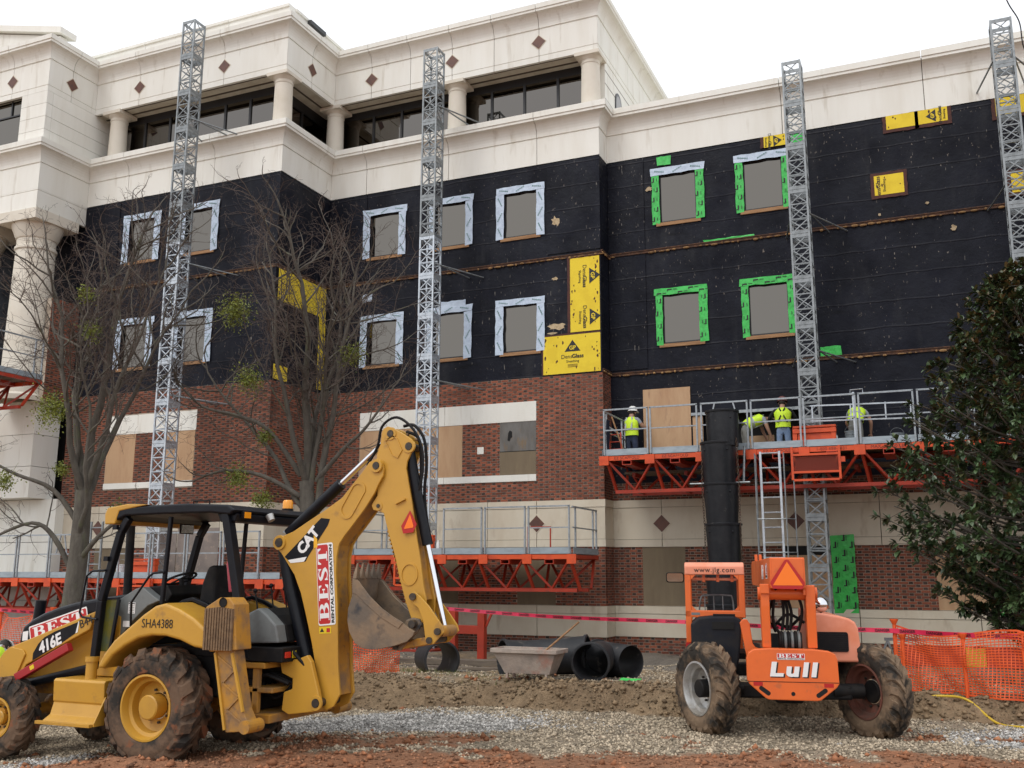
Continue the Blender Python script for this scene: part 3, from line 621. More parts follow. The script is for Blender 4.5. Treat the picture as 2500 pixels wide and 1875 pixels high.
def gheight(x, y):
    x = np.asarray(x, float); y = np.asarray(y, float)
    d = bank_d(x, y); top = .31 + .36 * (fbm(x * .55, y * .5, 31) - .5)
    slopew = .34 + .55 * vnoise(x * .8, 0 * x, 3)
    h = sstep(0, 1, d / slopew) * top
    h = h + sstep(1.5, 9, d) * (.16 - .40)
    near = 1 - sstep(-.2, .8, d)
    h = h + near * np.clip((x + 7.55) * .075, -.42, 0)                       # falls away to the left
    bk = sstep(-.1, .25, d) * (1 - sstep(.7, 1.6, d))
    h = h + bk * .34 * (fbm(x * 1.9, y * 1.9, 41, 6) - .5) + bk * .13 * (fbm(x * 6, y * 6, 43, 4) - .5)
    h = h + .05 * (fbm(x * 1.3, y * 1.3, 51) - .5) + .028 * (fbm(x * 5, y * 5, 61, 3) - .5)
    for cx, cy, r, a in ((-8.55, 8.75, .55, .17), (-7.9, 8.9, .4, .08), (-9.3, 8.55, .4, .10), (-11.2, 8.3, .6, .10), (-3.2, 12.9, .5, .05), (-1.0, 13.6, .6, .06)):
        q = ((x - cx) ** 2 + (y - cy) ** 2) / r ** 2; h = h + a * np.exp(-q * 1.4) * (.7 + .6 * fbm(x * 6, y * 6, 77))
    pad = np.exp(-(((x + 6.2) / 1.7) ** 2 + ((y - 16.6) / .95) ** 2) ** 2); h = h * (1 - pad) + .33 * pad
    fl = sstep(25, 60, np.hypot(x, y)); return h * (1 - fl) + .15 * fl * (y > 0)
def gh(x, y): return float(gheight(np.array([x]), np.array([y]))[0])
def axis_pts(lo, hi, step, outer): 
    core = np.arange(lo, hi + 1e-6, step); up, dn = [], []; s = step; v = hi
    while v < outer: s *= 1.25; v += s; up.append(v)
    s = step; v = lo
    while v > -outer: s *= 1.25; v -= s; dn.append(v)
    return np.array(dn[::-1] + list(core) + up)
gx, gy = axis_pts(-15, 5, .05, 600), axis_pts(7.2, 19.5, .05, 600)
GX, GY = np.meshgrid(gx, gy); GZ = gheight(GX, GY)
CLAY, CLAY2 = np.array([.32, .135, .066]), np.array([.215, .115, .066])
GREY, TAN, DIRT, DIRT2 = np.array([.27, .26, .24]), np.array([.285, .23, .165]), np.array([.14, .092, .053]), np.array([.30, .215, .13])
def zones(x, y):
    d = bank_d(x, y); n = fbm(x * .8, y * .8, 71); n2 = fbm(x * 2.3, y * 2.3, 73)
    depth = y * math.cos(_yaw) - x * math.sin(_yaw)            # metres in front of the camera
    clay = sstep(.46, .60, n * .55 + n2 * .45 + .44 * (1 - sstep(11.0, 13.0, depth)) - .02)
    clay = clay * (1 - sstep(13.2, 14.2, depth))
    grey = sstep(.0, 1., np.exp(-((x + 7.6) / 2.1) ** 2 - ((y - 13.0 - .2 * (x + 7.6)) / 1.0) ** 2) * 1.5 + np.exp(-((x - .9) / 1.2) ** 2 - ((y - 14.9) / .8) ** 2) * 1.3 + np.exp(-((x + 10.0) / .9) ** 2 - ((y - 9.3) / .9) ** 2) * 1.1 + (n2 - .5) * .8) * (1 - clay)
    bank = sstep(-.10, .12, d) * (1 - sstep(.75, 1.9, d + (n2 - .5) * .8)); topg = sstep(.9, 1.9, d)
    return clay, grey, bank, topg, n, n2
def gcolor(x, y):
    clay, grey, bank, topg, n, n2 = zones(x, y); E = lambda a: a[..., None]
    c = TAN * (1 - E(grey)) + GREY * E(grey); c = c * (1 - E(clay)) + (CLAY * E(n2) + CLAY2 * (1 - E(n2))) * E(clay)
    dd = DIRT * E(1 - n2) + DIRT2 * E(n2); c = c * (1 - E(bank)) + dd * E(bank)
    g2 = fbm(x * 1.1, y * 1.1, 91); tc_ = (np.array([.20, .175, .145]) * E(sstep(.4, .6, g2)) + DIRT2 * E(1 - sstep(.4, .6, g2))); c = c * (1 - E(topg)) + tc_ * E(topg)
    return c * (.82 + .36 * E(vnoise(x * 11, y * 11, 99)))
me = bpy.data.meshes.new('ground'); ny_, nx_ = GX.shape; me.vertices.add(nx_ * ny_)
me.vertices.foreach_set('co', np.stack([GX, GY, GZ], -1).astype(np.float32).ravel())
ii = np.arange((ny_ - 1) * (nx_ - 1)); r_, c_ = ii // (nx_ - 1), ii % (nx_ - 1); q = r_ * nx_ + c_
quads = np.stack([q, q + 1, q + nx_ + 1, q + nx_], -1).astype(np.int32)
def fill_mesh(me, faces):
    k = faces.shape[1]; nf = len(faces); me.loops.add(nf * k); me.polygons.add(nf)
    me.loops.foreach_set('vertex_index', faces.astype(np.int32).ravel()); me.polygons.foreach_set('loop_start', (np.arange(nf) * k).astype(np.int32)); me.update(calc_edges=True)
fill_mesh(me, quads); me.polygons.foreach_set('use_smooth', np.ones(len(quads), bool))
at = me.color_attributes.new('earth', 'FLOAT_COLOR', 'POINT'); cc = gcolor(GX, GY).reshape(-1, 3)
at.data.foreach_set('color', np.concatenate([cc, np.ones((len(cc), 1))], 1).astype(np.float32).ravel())
def attr_mat(name, attr, rough, bump, bs, vor=0., spec=.3, dark=.75):
    m = bpy.data.materials.new(name); m.use_nodes = True; t = m.node_tree; N = t.nodes; L = t.links; b = N['Principled BSDF']; b.inputs['Roughness'].default_value = rough; b.inputs['Specular IOR Level'].default_value = spec
    a = N.new('ShaderNodeAttribute'); a.attribute_name = attr; tc = N.new('ShaderNodeTexCoord')
    n = N.new('ShaderNodeTexNoise'); n.inputs['Scale'].default_value = bs; n.inputs['Detail'].default_value = 6; n.inputs['Roughness'].default_value = .7; L.new(tc.outputs['Object'], n.inputs['Vector'])
    r = N.new('ShaderNodeMapRange'); r.inputs[1].default_value = .3; r.inputs[2].default_value = .7; r.inputs[3].default_value = dark; r.inputs[4].default_value = 2 - dark; L.new(n.outputs[0], r.inputs[0])
    x = N.new('ShaderNodeVectorMath'); x.operation = 'SCALE'; L.new(a.outputs['Color'], x.inputs[0]); L.new(r.outputs[0], x.inputs['Scale']); L.new(x.outputs[0], b.inputs['Base Color'])
    if bump:
        bp = N.new('ShaderNodeBump'); bp.inputs['Strength'].default_value = bump; bp.inputs['Distance'].default_value = .03; h = n.outputs[0]
        if vor:
            vo = N.new('ShaderNodeTexVoronoi'); vo.inputs['Scale'].default_value = vor; L.new(tc.outputs['Object'], vo.inputs['Vector']); ad = N.new('ShaderNodeMath'); ad.operation = 'SUBTRACT'; L.new(n.outputs[0], ad.inputs[0]); L.new(vo.outputs['Distance'], ad.inputs[1]); h = ad.outputs[0]
        L.new(h, bp.inputs['Height']); L.new(bp.outputs[0], b.inputs['Normal'])
    return m
me.materials.append(attr_mat('earth', 'earth', .92, .8, 14., 26.))
gr = bpy.data.objects.new('ground', me); COL.objects.link(gr); gr['kind'] = 'structure'
# ---- loose stones, clods
def scatter(name, pts, rad, cols, label, cat, flat=.7, sink=.3, matname='stone'):
    n = len(pts); base = np.array([[1, 0, 0], [0, 1, 0], [-1, 0, 0], [0, -1, 0], [0, 0, 1], [0, 0, -1]], float)
    tri = np.array([[0, 1, 4], [1, 2, 4], [2, 3, 4], [3, 0, 4], [1, 0, 5], [2, 1, 5], [3, 2, 5], [0, 3, 5]])
    vs_ = base[None] * (1 + rng.uniform(-.38, .38, (n, 6, 1))) + rng.uniform(-.28, .28, (n, 6, 3)); vs_[..., 2] *= flat
    an = rng.uniform(0, 2 * PI, n); ca, sa = np.cos(an)[:, None], np.sin(an)[:, None]; x, y = vs_[..., 0] * ca - vs_[..., 1] * sa, vs_[..., 0] * sa + vs_[..., 1] * ca
    vs_ = np.stack([x, y, vs_[..., 2]], -1) * rad[:, None, None]; z = gheight(pts[:, 0], pts[:, 1]) + rad * flat * (1 - 2 * sink)
    vs_ += np.concatenate([pts, z[:, None]], 1)[:, None]
    me = bpy.data.meshes.new(name); me.vertices.add(n * 6); me.vertices.foreach_set('co', vs_.astype(np.float32).ravel())
    fill_mesh(me, (tri[None] + (np.arange(n) * 6)[:, None, None]).reshape(-1, 3))
    a = me.color_attributes.new('tone', 'FLOAT_COLOR', 'POINT'); cc = np.repeat(cols, 6, 0); a.data.foreach_set('color', np.concatenate([cc, np.ones((len(cc), 1))], 1).astype(np.float32).ravel())
    if 'stone_mat' not in MATS: MATS['stone_mat'] = attr_mat('stone_mat', 'tone', .85, 0, 60., 0, .3, .85)
    me.materials.append(MATS['stone_mat']); o = bpy.data.objects.new(name, me); COL.objects.link(o); o['kind'] = 'stuff'; tag(o, label, cat); return o
def in_view(p, m=420):
    q = np.concatenate([p, gheight(p[:, 0], p[:, 1])[:, None]], 1) - np.array(CAM); f = q @ np.array(_f); u = 1250 + 2400 * (q @ np.array(_r2)) / f; v = 937.5 - 2400 * (q @ np.array(_u2)) / f
    return (f > 1) & (u > -m) & (u < 2500 + m) & (v < 1875 + m)
P_ = np.stack([rng.uniform(-14, 4, 330000), rng.uniform(7.6, 22, 330000)], 1); P_ = P_[in_view(P_)]
clay, grey, bank, topg, n1, n2 = zones(P_[:, 0], P_[:, 1]); dn = fbm(P_[:, 0] * 3, P_[:, 1] * 3, 123)
dens = (.85 * (1 - clay) + .14 * clay) * (1 - bank) * (1 - topg) * np.clip(2.3 * dn - .42, .12, 1.3) + .10 * bank + topg * .34 * sstep(.38, .62, dn)
sel = rng.uniform(0, 1, len(P_)) < dens; P_ = P_[sel]; clay, grey, bank, topg = clay[sel], grey[sel], bank[sel], topg[sel]; n_ = len(P_)
if n_ > 92000: k_ = rng.choice(n_, 92000, False); P_ = P_[k_]; clay, grey, bank, topg = clay[k_], grey[k_], bank[k_], topg[k_]; n_ = 92000
tone = (.42 + rng.uniform(0, 1, n_) ** 1.4 * 1.05)[:, None]; gt = (grey + rng.uniform(-.35, .35, n_) > .45)[:, None]
cols = np.where(gt, np.array([.46, .44, .41]), np.array([.42, .345, .25])) * tone
cols = np.where((clay + rng.uniform(-.3, .3, n_) > .6)[:, None], np.array([.30, .145, .08]) * tone, cols)
cols = np.where((bank > .5)[:, None], np.array([.2, .145, .09]) * tone, cols)
scatter('gravel', P_, rng.uniform(.010, .027, n_) * (1 + .5 * (rng.uniform(0, 1, n_) > .93)), cols, 'loose grey and tan gravel spread over the muddy ground', 'gravel')
P_ = np.stack([rng.uniform(-14, 4, 60000), rng.uniform(7.6, 20, 60000)], 1); P_ = P_[in_view(P_)]; clay, grey, bank, topg, n1, n2 = zones(P_[:, 0], P_[:, 1])
sel = rng.uniform(0, 1, len(P_)) < (.20 * bank + .13 * clay * (n2 > .5)); P_ = P_[sel]; bk_ = bank[sel] > .5; n_ = len(P_)
cols = np.where(bk_[:, None], (DIRT + DIRT2) * .5, CLAY * .95) * rng.uniform(.65, 1.35, n_)[:, None]
scatter('dirt_clods', P_, rng.uniform(.014, .055, n_), cols, 'brown and red clods of earth along the dug bank', 'clods', .8, .25)
# ---- sparse grass on top of the bank
mb = MB()
for cx, cy, n_, sp in ((-9.2, 16.4, 240, .55), (-8.3, 16.6, 90, .5), (.9, 18.4, 70, .8), (-7.3, 15.9, 40, .5), (-10.6, 16.4, 80, .6)):
    for i in range(n_):
        x, y = random.gauss(cx, sp), random.gauss(cy, sp * .5); z = gh(x, y) - .01; h = random.uniform(.04, .13); a = random.uniform(0, 6.28); w = .006; l = random.uniform(0, .06)
        mb.add([(x - w * math.cos(a), y - w * math.sin(a), z), (x + w * math.cos(a), y + w * math.sin(a), z), (x + l * math.cos(a + 1), y + l * math.sin(a + 1), z + h)], [(0, 1, 2)])
tag(mb.build('grass', mat('dry_grass', (.10, .13, .03), (.20, .17, .06), 3, rough=.8), kind='stuff'), 'thin tufts of green grass on top of the dirt bank', 'grass')
# ================================================================== lattice masts
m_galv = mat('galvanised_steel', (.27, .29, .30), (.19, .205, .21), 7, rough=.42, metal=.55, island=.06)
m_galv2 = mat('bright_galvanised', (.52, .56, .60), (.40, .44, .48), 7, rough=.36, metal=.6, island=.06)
m_rail = mat('rail_steel', (.36, .39, .42), (.28, .31, .33), 14, rough=.5, metal=.4)
m_toe = mat('toe_board_steel', (.36, .42, .46), (.29, .34, .38), 3, rough=.5, metal=.3, stretch=(1, 1, 3))
m_org = mat('scaffold_orange_shaded', (.42, .035, .010), (.30, .026, .009), 2.2, .4, .72, rough=.5, col3=(.20, .05, .03), scale3=8, lo3=.64, hi3=.74)  # orange with underside shade painted in, so trusses stay darker than the beams
m_orgl = mat('scaffold_orange_bright', (.70, .088, .018), (.56, .065, .016), 3, rough=.5)  # same orange without the painted shade, for front beams and brackets
m_deck = mat('deck_plank', (.19, .15, .11), (.13, .10, .08), 3, rough=.85, stretch=(.4, 3, 3))
m_mesh = mat('expanded_mesh', (.42, .05, .015), (.32, .04, .014), 30, rough=.6)
MW, SH = .47, 1.15
def mast_section_mesh():
    mb = MB(); w = MW; t = .045
    for x in (0, w):
        for y in (0, w): mb.box(x - (t if x else 0), x + (0 if x else t), y - (t if y else 0), y + (0 if y else t), 0, SH - .003)
    nb = 3; h = SH / nb
    for k in range(nb + 1):
        z = min(max(k * h, .045), SH - .05); tt = .085 if k in (0, nb) else .03
        for y in (.012, w - .012): mb.bar((t, y, z), (w - t, y, z), .016, tt)
        for x in (.012, w - .012): mb.bar((x, t, z), (x, w - t, z), .016, tt)
    for k in range(nb):
        z0, z1 = k * h + .03, (k + 1) * h - .03
        for y in (.02, w - .02):
            mb.bar((t, y, z0), (w - t, y, z1), .012, .024); mb.bar((t, y + .014, z1), (w - t, y + .014, z0), .012, .024)
        for x in (.02, w - .02):
            a, b = ((t, w - t) if k % 2 else (w - t, t)); mb.bar((x, a, z0), (x, b, z1), .012, .024)
    mb.box(0, w, w / 2 - .02, w / 2 + .02, .42, .46)
    return mb
def mast(x, y, ztop, yw, m, mlow, zsplit, label, ties, lean=0.):
    z0 = gh(x, y) - .05; r = thing('mast_tower', label, 'mast', (x, y, z0), 0, 'lattice masts of the climbing platforms')
    sec = mast_section_mesh().build('mast_section', m, r, local=True); sec2 = None; z = ztop - z0 - SH; first = True
    while z > -SH:
        if first: o = sec; first = False
        else:
            o = sec.copy(); COL.objects.link(o); o.parent = r
        if z + z0 < zsplit and m is not mlow:
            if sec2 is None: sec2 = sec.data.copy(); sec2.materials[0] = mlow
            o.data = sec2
        o.location = (0, 0, z); z -= SH
    MB().box(-.25, MW + .25, -.25, MW + .25, -.02, .10).build('base_frame', m_org, r, local=True)
    for tz in ties:
        MB().tube([(MW - .03, .1, tz - z0), (MW + .75, yw - y - .005, tz - z0 - .06)], .022, 6).tube([(MW - .03, .1, tz - z0 + .03), (MW + .30, yw - y - .005, tz - z0 - .03)], .022, 6).tube([(.03, .1, tz - z0), (-.3, yw - y - .005, tz - z0 - .05)], .022, 6).build('wall_tie', m_galv, r, local=True)
    r.rotation_euler.y = lean
    return r
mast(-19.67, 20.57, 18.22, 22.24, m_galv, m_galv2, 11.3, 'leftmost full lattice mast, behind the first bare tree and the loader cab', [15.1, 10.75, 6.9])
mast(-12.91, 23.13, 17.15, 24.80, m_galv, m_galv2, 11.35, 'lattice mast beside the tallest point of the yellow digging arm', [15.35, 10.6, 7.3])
mast(-2.92, 23.85, 14.92, 25.5, m_galv, m_galv, 0, 'lattice mast standing above the platform with the workers', [10.85, 7.4])
mast(1.87, 23.85, 14.96, 25.5, m_galv, m_galv, 0, 'lattice mast at the right edge, above the broadleaf evergreen', [10.9, 14.0])

# ================================================================== climbing work platforms
def guard(r, x0, x1, y, zd, zt=1.12, half=.5, brace=False, nm='guardrail'):
    mb = MB(); t = .038
    for x in (x0 + t / 2, x1 - t / 2): mb.bar((x, y, zd - .02), (x, y, zd + zt), t)
    mb.bar((x0, y, zd + zt), (x1, y, zd + zt), t, t); mb.bar((x0 + t, y, zd + half + .1), (x1 - t, y, zd + half + .1), .03, .03)
    if brace: mb.bar((x0 + .35, y, zd + zt), (x0 + .22, y, zd + .62), .03); mb.bar((x1 - .35, y, zd + zt), (x1 - .22, y, zd + .62), .03)
    return mb.build(nm, m_rail, r)
def guard_y(r, x, y0, y1, zd, zt=1.1):
    mb = MB(); t = .038
    for y in (y0 + .25, y1 - .3, y1 - t): mb.bar((x, y, zd - .02), (x, y, zd + zt), t)
    mb.bar((x, y0 + t, zd + zt), (x, y1, zd + zt), t); mb.bar((x, y0 + t, zd + .6), (x, y1, zd + .6), .03)
    return mb.build('end_guardrail', m_rail, r)
def platform(label, x0, x1, yf, zd, posts, mx, ends=(True, True), words=True, cage=True):
    yr = yf + 1.87; r = thing('work_platform', label, 'platform', ((x0 + x1) / 2, yf, zd - 1.0), 0, 'orange climbing work platforms')
    MB().box(x0 + .02, x1 - .02, yf + .05, yr, zd - .04, zd - .005).build('deck', m_deck, r)
    MB().box(x0, x1, yf, yf + .06, zd - .155, zd - .045).box(x0, x1, yr - .06, yr, zd - .155, zd - .045).build('top_chord', m_orgl, r)
    for x in [x0] + posts[1:-1] + [x1]:
        MB().bar((x, yf + .06, zd - .1), (x, yr - .06, zd - .1), .08, .09).build('cross_beam', m_org, r)
    for a, b in zip(posts[:-1], posts[1:]):
        MB().box(a + .012, b - .012, yf - .012, yf - .004, zd - .03, zd + .125).build('toe_board', m_toe, r)
    for x in posts: MB().box(x - .12, x + .12, yf - .035, yf - .003, zd - .27, zd - .04).build('joint_bracket', m_orgl, r, bevel=.004)
    for a, b in zip(posts[:-1], posts[1:]):
        c = (a + b) / 2; t = .018
        MB().box(c - .12, c + .12, yf - .02, yf + 1.2, zd - .175, zd - .157).box(c - .12, c + .12, yf - .02, yf + 1.2, zd - .275, zd - .257).box(c - .12, c - .102, yf - .02, yf + 1.2, zd - .257, zd - .175).box(c + .102, c + .12, yf - .02, yf + 1.2, zd - .257, zd - .175).build('outrigger_socket', m_org, r)
    zb = zd - .90; ya, yb = yf + .42, yf + 1.25
    for y, dz, xo in ((ya, 0, .2), (yb, .0, .4)): MB().bar((x0 + xo, y, zb + dz), (x1 - .05, y, zb + dz), .085, .085).build('bottom_chord', m_org, r)
    n = max(2, int((x1 - x0) / .62)); n += n % 2
    for yt, y in ((yf + .04, ya), (yr - .04, yb)):
        for k in range(n):
            xa, xb = lerp(x0 + .1, x1 - .1, k / n), lerp(x0 + .1, x1 - .1, (k + 1) / n)
            p, q = ((xa, yt, zd - .14), (xb, y, zb + .03)) if k % 2 == 0 else ((xa, y, zb + .03), (xb, yt, zd - .14))
            MB().bar(p, q, .05).build('truss_brace', m_org, r)
        for k in range(0, n + 1, 2):
            xa = lerp(x0 + .1, x1 - .1, k / n); MB().bar((xa, yt, zd - .14), (xa + .12, y, zb + .03), .06).build('truss_post', m_org, r)
    for k in range(1, n, 2):
        xa = lerp(x0 + .1, x1 - .1, k / n); MB().bar((xa, ya, zb), (xa, yb, zb), .05).build('truss_tie', m_org, r)
    if ends[0]: guard_y(r, x0 + .03, yf, yr, zd); MB().box(x0 - .01, x0 - .002, yf, yr, zd - .03, zd + .12).build('toe_board', m_toe, r)
    if ends[1]: guard_y(r, x1 - .03, yf, yr, zd); MB().box(x1 + .002, x1 + .01, yf, yr, zd - .03, zd + .12).build('toe_board', m_toe, r)
    if words:
        for k, (a, b) in enumerate(zip(posts[:-1], posts[1:])):
            w = words[k % len(words)]
            if w: lettering(w, mat('dark_red_paint', (.16, .022, .012), rough=.6), ((a + b) / 2, yf - .0015, zd - .10), (1, 0, 0), (0, 0, 1), .10, r, 'beam_lettering', space=1.05)
    if mx is not None and cage:
        # drive unit hung on the mast with its mesh guard
        zc = zd - .44; w = .52; c = mx + MW / 2 + .14; f = MB(); t = .05
        for x in (c - w, c + w): f.box(x - t / 2, x + t / 2, yf - .13, yf - .08, zd - .80, zd - .04)
        for z in (zd - .22, zd - .62, zd - .80): f.box(c - w + t / 2, c + w - t / 2, yf - .13, yf - .08, z - .03, z + .02)
        f.box(c + w + .03, c + w + .12, yf - .12, yf - .08, zd - .42, zd - .30)
        cg = f.build('drive_cage', m_orgl, r)
        g = MB()
        for k in range(26):
            u = lerp(c - w + .03, c + w - .03, k / 25)
            for sgn in (-1, 1): g.bar((u, yf - .105, zd - .59), (min(max(u + sgn * .18, c - w + .03), c + w - .03), yf - .105, zd - .22), .006)
        sub(g.build('guard_mesh', m_mesh, kind='stuff'), cg)
        sub(MB().box(c - w + .05, c + w - .05, yf - .07, yf + .4, zd - .62, zd - .2).build('drive_housing', mat('housing_maroon', (.10, .018, .012), rough=.7)), cg)
        hd = MB()
        for x in (c - .46, c + .40): hd.box(x - .05, x + .05, yf + .12, yf + .24, zd, zd + .42)
        hd.box(c - .5, c + .46, yf + .10, yf + .26, zd + .30, zd + .40).box(c - .5, c + .46, yf + .10, yf + .26, zd + .42, zd + .47).box(c - .4, c + .35, yf + .15, yf + .2, zd, zd + .30); hd.build('mast_carriage', m_orgl, r, bevel=.006)
    return r
WORDS = ['EZ SCAFFOLD', '', 'EZ SCAFFOLD', '1-800-688-9831', 'MAX. 25,000 LBS', '']
p3x = [-7.62, -6.45, -5.20, -4.0, -2.80, -1.59, -.37, .84, 2.05, 3.3, 4.5]
P3 = platform('long orange work platform carrying the workers in yellow vests', -7.66, 4.54, 23.30, 5.03, p3x, -2.92, words=['EZ SCAFFOLD', 'EZ SCAFFOLD', '', 'EZ SCAFFOLD', '1-800-688-9831', 'MAX. 25,000 LBS', '', 'EZ SCAFFOLD', '', ''])
for a, b in ((-7.62, -6.47), (-6.43, -5.24)): guard(P3, a, b, 23.27, 5.03)
guard(P3, -5.16, -4.03, 23.25, 5.03, brace=True)
for a, b in ((-3.98, -2.83), (-2.78, -1.61), (-1.57, -.39), (-.33, .82), (.86, 2.03), (2.08, 3.28)): guard(P3, a, b, 23.27, 5.03)
mb = MB()   # folded swing gate rails behind the front rail
for z in (5.62, 5.98): mb.bar((-2.65, 23.55, z), (-.45, 23.55, z - .05), .032)
for x in (-2.6, -1.75, -1.0, -.47): mb.bar((x, 23.55, 5.58), (x, 23.55, 5.97), .03)
mb.bar((-1.66, 23.32, 5.1), (-1.66, 23.32, 6.2), .05).tube([(-1.72, 23.3, 6.15), (-1.72, 23.3, 6.25), (-1.45, 23.3, 6.26), (-1.45, 23.3, 6.15)], .012, 6); mb.build('swing_gate', m_galv2, P3)
MB().box(-7.5, 4.4, 24.62, 25.36, 4.66, 4.72).build('wall_side_planks', m_deck, P3)
for k in range(9): MB().box(-7.2 + k * 1.35, -7.12 + k * 1.35, 24.3, 25.3, 4.56, 4.655).build('plank_outrigger', m_org, P3)
# caged access ladder under the platform
lad = MB().bar((-3.76, 23.08, 4.9), (-3.76, 23.08, 2.0), .05, .035).bar((-3.33, 23.08, 4.9), (-3.33, 23.08, 2.0), .05, .035).build('access_ladder', m_galv2, P3)
for k in range(9): sub(MB().tube([(-3.735, 23.08, 4.86 - k * .34), (-3.355, 23.08, 4.86 - k * .34)], .017, 6).build('rung', m_galv2), lad)
for x, y in ((-3.87, 22.95), (-3.22, 22.95), (-3.05, 23.2), (-3.9, 23.25)): sub(MB().tube([(x, y, 4.85), (x, y, 2.3)], .016, 6).build('cage_tube', m_galv), lad)
for z in (3.35, 2.6): sub(MB().tube([(-3.9, 23.25, z), (-3.87, 22.95, z), (-3.22, 22.95, z), (-3.05, 23.2, z)], .012, 6).build('cage_hoop', m_galv), lad)
MB().tube([(-5.4, 22.98, 4.20), (-4.0, 22.98, 4.20)], .025, 8).tube([(-4.12, 23.1, 5.05), (-4.15, 23.0, 4.2)], .028, 8).build('chute_outrigger', m_galv, P3)
p2x = [-14.45, -13.1, -11.74, -10.58, -9.40, -8.24]
P2 = platform('low orange work platform ending left of the black chute', -14.5, -8.2, 22.58, 2.62, p2x, -12.91, words=None)
for a, b in zip(p2x[:-1], p2x[1:]): guard(P2, a + .03, b - .03, 22.55, 2.62) if a != -13.1 else None
mb = MB()
for x in (-13.05, -12.75, -12.3): mb.bar((x, 22.9, 2.62), (x, 22.9, 3.5), .035)
for z in (2.75, 3.05, 3.3, 3.5): mb.bar((-13.05, 22.9, z), (-12.3, 22.9, z), .025)
mb.build('entry_gate', m_galv, P2)
MB().box(-9.95, -9.92, 23.9, 23.93, 2.62, 3.32).box(-9.32, -9.29, 23.9, 23.93, 2.62, 3.32).box(-9.92, -9.32, 23.9, 23.93, 3.29, 3.32).build('orange_hoop', m_org, P2)
p1x = [-31.0, -29.8, -28.6, -27.4, -26.2, -25.0, -23.68, -22.45, -21.2, -20.0, -18.86, -17.72, -16.58, -15.4]
P1 = platform('low orange work platform behind the first bare tree and the loader cab', -31.1, -14.75, 20.0, 2.0, p1x + [-14.8], -19.67, words=None)
for a, b in zip(p1x[:-1], p1x[1:]):
    if a not in (-21.2, -22.45): guard(P1, a + .03, b - .03, 19.97, 2.0)
guard(P1, -22.43, -21.6, 19.97, 2.0, brace=True)
mb = MB()
for x in (-20.95, -20.55): mb.bar((x, 19.92, .9), (x, 19.92, 3.45), .045)
for k in range(8): mb.bar((-20.95, 19.92, 1.05 + k * .32), (-20.55, 19.92, 1.05 + k * .32), .03)
mb.build('access_ladder', m_galv, P1)
P0 = platform('short end of an orange platform high up at the left edge', -28.2, -23.35, 18.1, 7.55, [-28.1, -26.7, -25.4, -24.4, -23.4], None, words=None)
guard(P0, -26.6, -25.5, 18.05, 7.55)

# ================================================================== debris chute
m_chute = mat('black_chute_plastic', (.011, .012, .015), (.020, .021, .024), 4, .4, .7, rough=.40, bump=.25, bscale=12, spec=.28, col3=(.07, .065, .06), scale3=7, lo3=.66, hi3=.8)
CX, CY = -4.63, 22.88
ch = thing('debris_chute', 'tall black plastic debris chute of stacked tubs hanging off the platform', 'chute', (CX, CY, .35))
zt = [5.88, 5.14, 4.18, 3.26, 2.36, 1.45]; dxs = [.06, -.05, -.02, .0, -.05, -.04]
def tub(z1, h, rt=.415, rb=.355): 
    return [(rb - .012, z1 - h), (rb, z1 - h), (rb + (rt - rb) * .75, z1 - h * .18), (rt - .012, z1 - .10), (rt - .012, z1 - .055), (rt + .012, z1 - .05), (rt + .016, z1 - .012), (rt + .004, z1), (rt - .02, z1 - .002), (rt - .03, z1 - .05), (rb - .02, z1 - h + .02)]
for i, z in enumerate(zt):
    h = (z - zt[i + 1] if i < 5 else .95) + .10; k = .385 if i == 0 else .415
    c = MB().lathe(tub(z, h, k, .355), 32, (CX + dxs[i], CY, 0)).build('chute_tub', m_chute, ch, smooth=35)
    for a in (-2.3, -.85): sub(MB().ball((CX + dxs[i] + (k - .02) * math.cos(a), CY + (k - .02) * math.sin(a), z - .20), .028, 8, 6).build('bolt_head', m_chute), c)
def chain(pts, r, step, nm, m, parent, label=None):
    mb = MB(); pts = [V(p) for p in pts]
    for p, q in zip(pts[:-1], pts[1:]):
        n = max(1, int((q - p).length / step)); d = (q - p).normalized(); a = d.orthogonal().normalized(); b = d.cross(a)
        for k in range(n):
            c = p.lerp(q, (k + .5) / n); u = a if k % 2 else b; ring = []
            for j in range(8): t = 2 * PI * j / 8; ring.append(c + d * (step * .68 * math.cos(t)) + u * (r * math.sin(t)))
            mb.tube(ring + [ring[0]], step * .13, 4, False)
    return mb.build(nm, m, parent)
m_chain = mat('rusty_chain', (.07, .045, .03), (.12, .08, .06), 20, rough=.6, metal=.5)
chain([(CX - .40, CY - .16, 5.2), (CX - .43, CY - .14, 4.1), (CX - .40, CY - .15, 3.2), (CX - .42, CY - .1, 1.9)], .022, .06, 'chain', m_chain, ch)
chain([(CX + .40, CY - .16, 5.2), (CX + .42, CY - .14, 4.1), (CX + .41, CY - .15, 3.2), (CX + .42, CY - .1, 1.9)], .022, .06, 'chain', m_chain, ch)
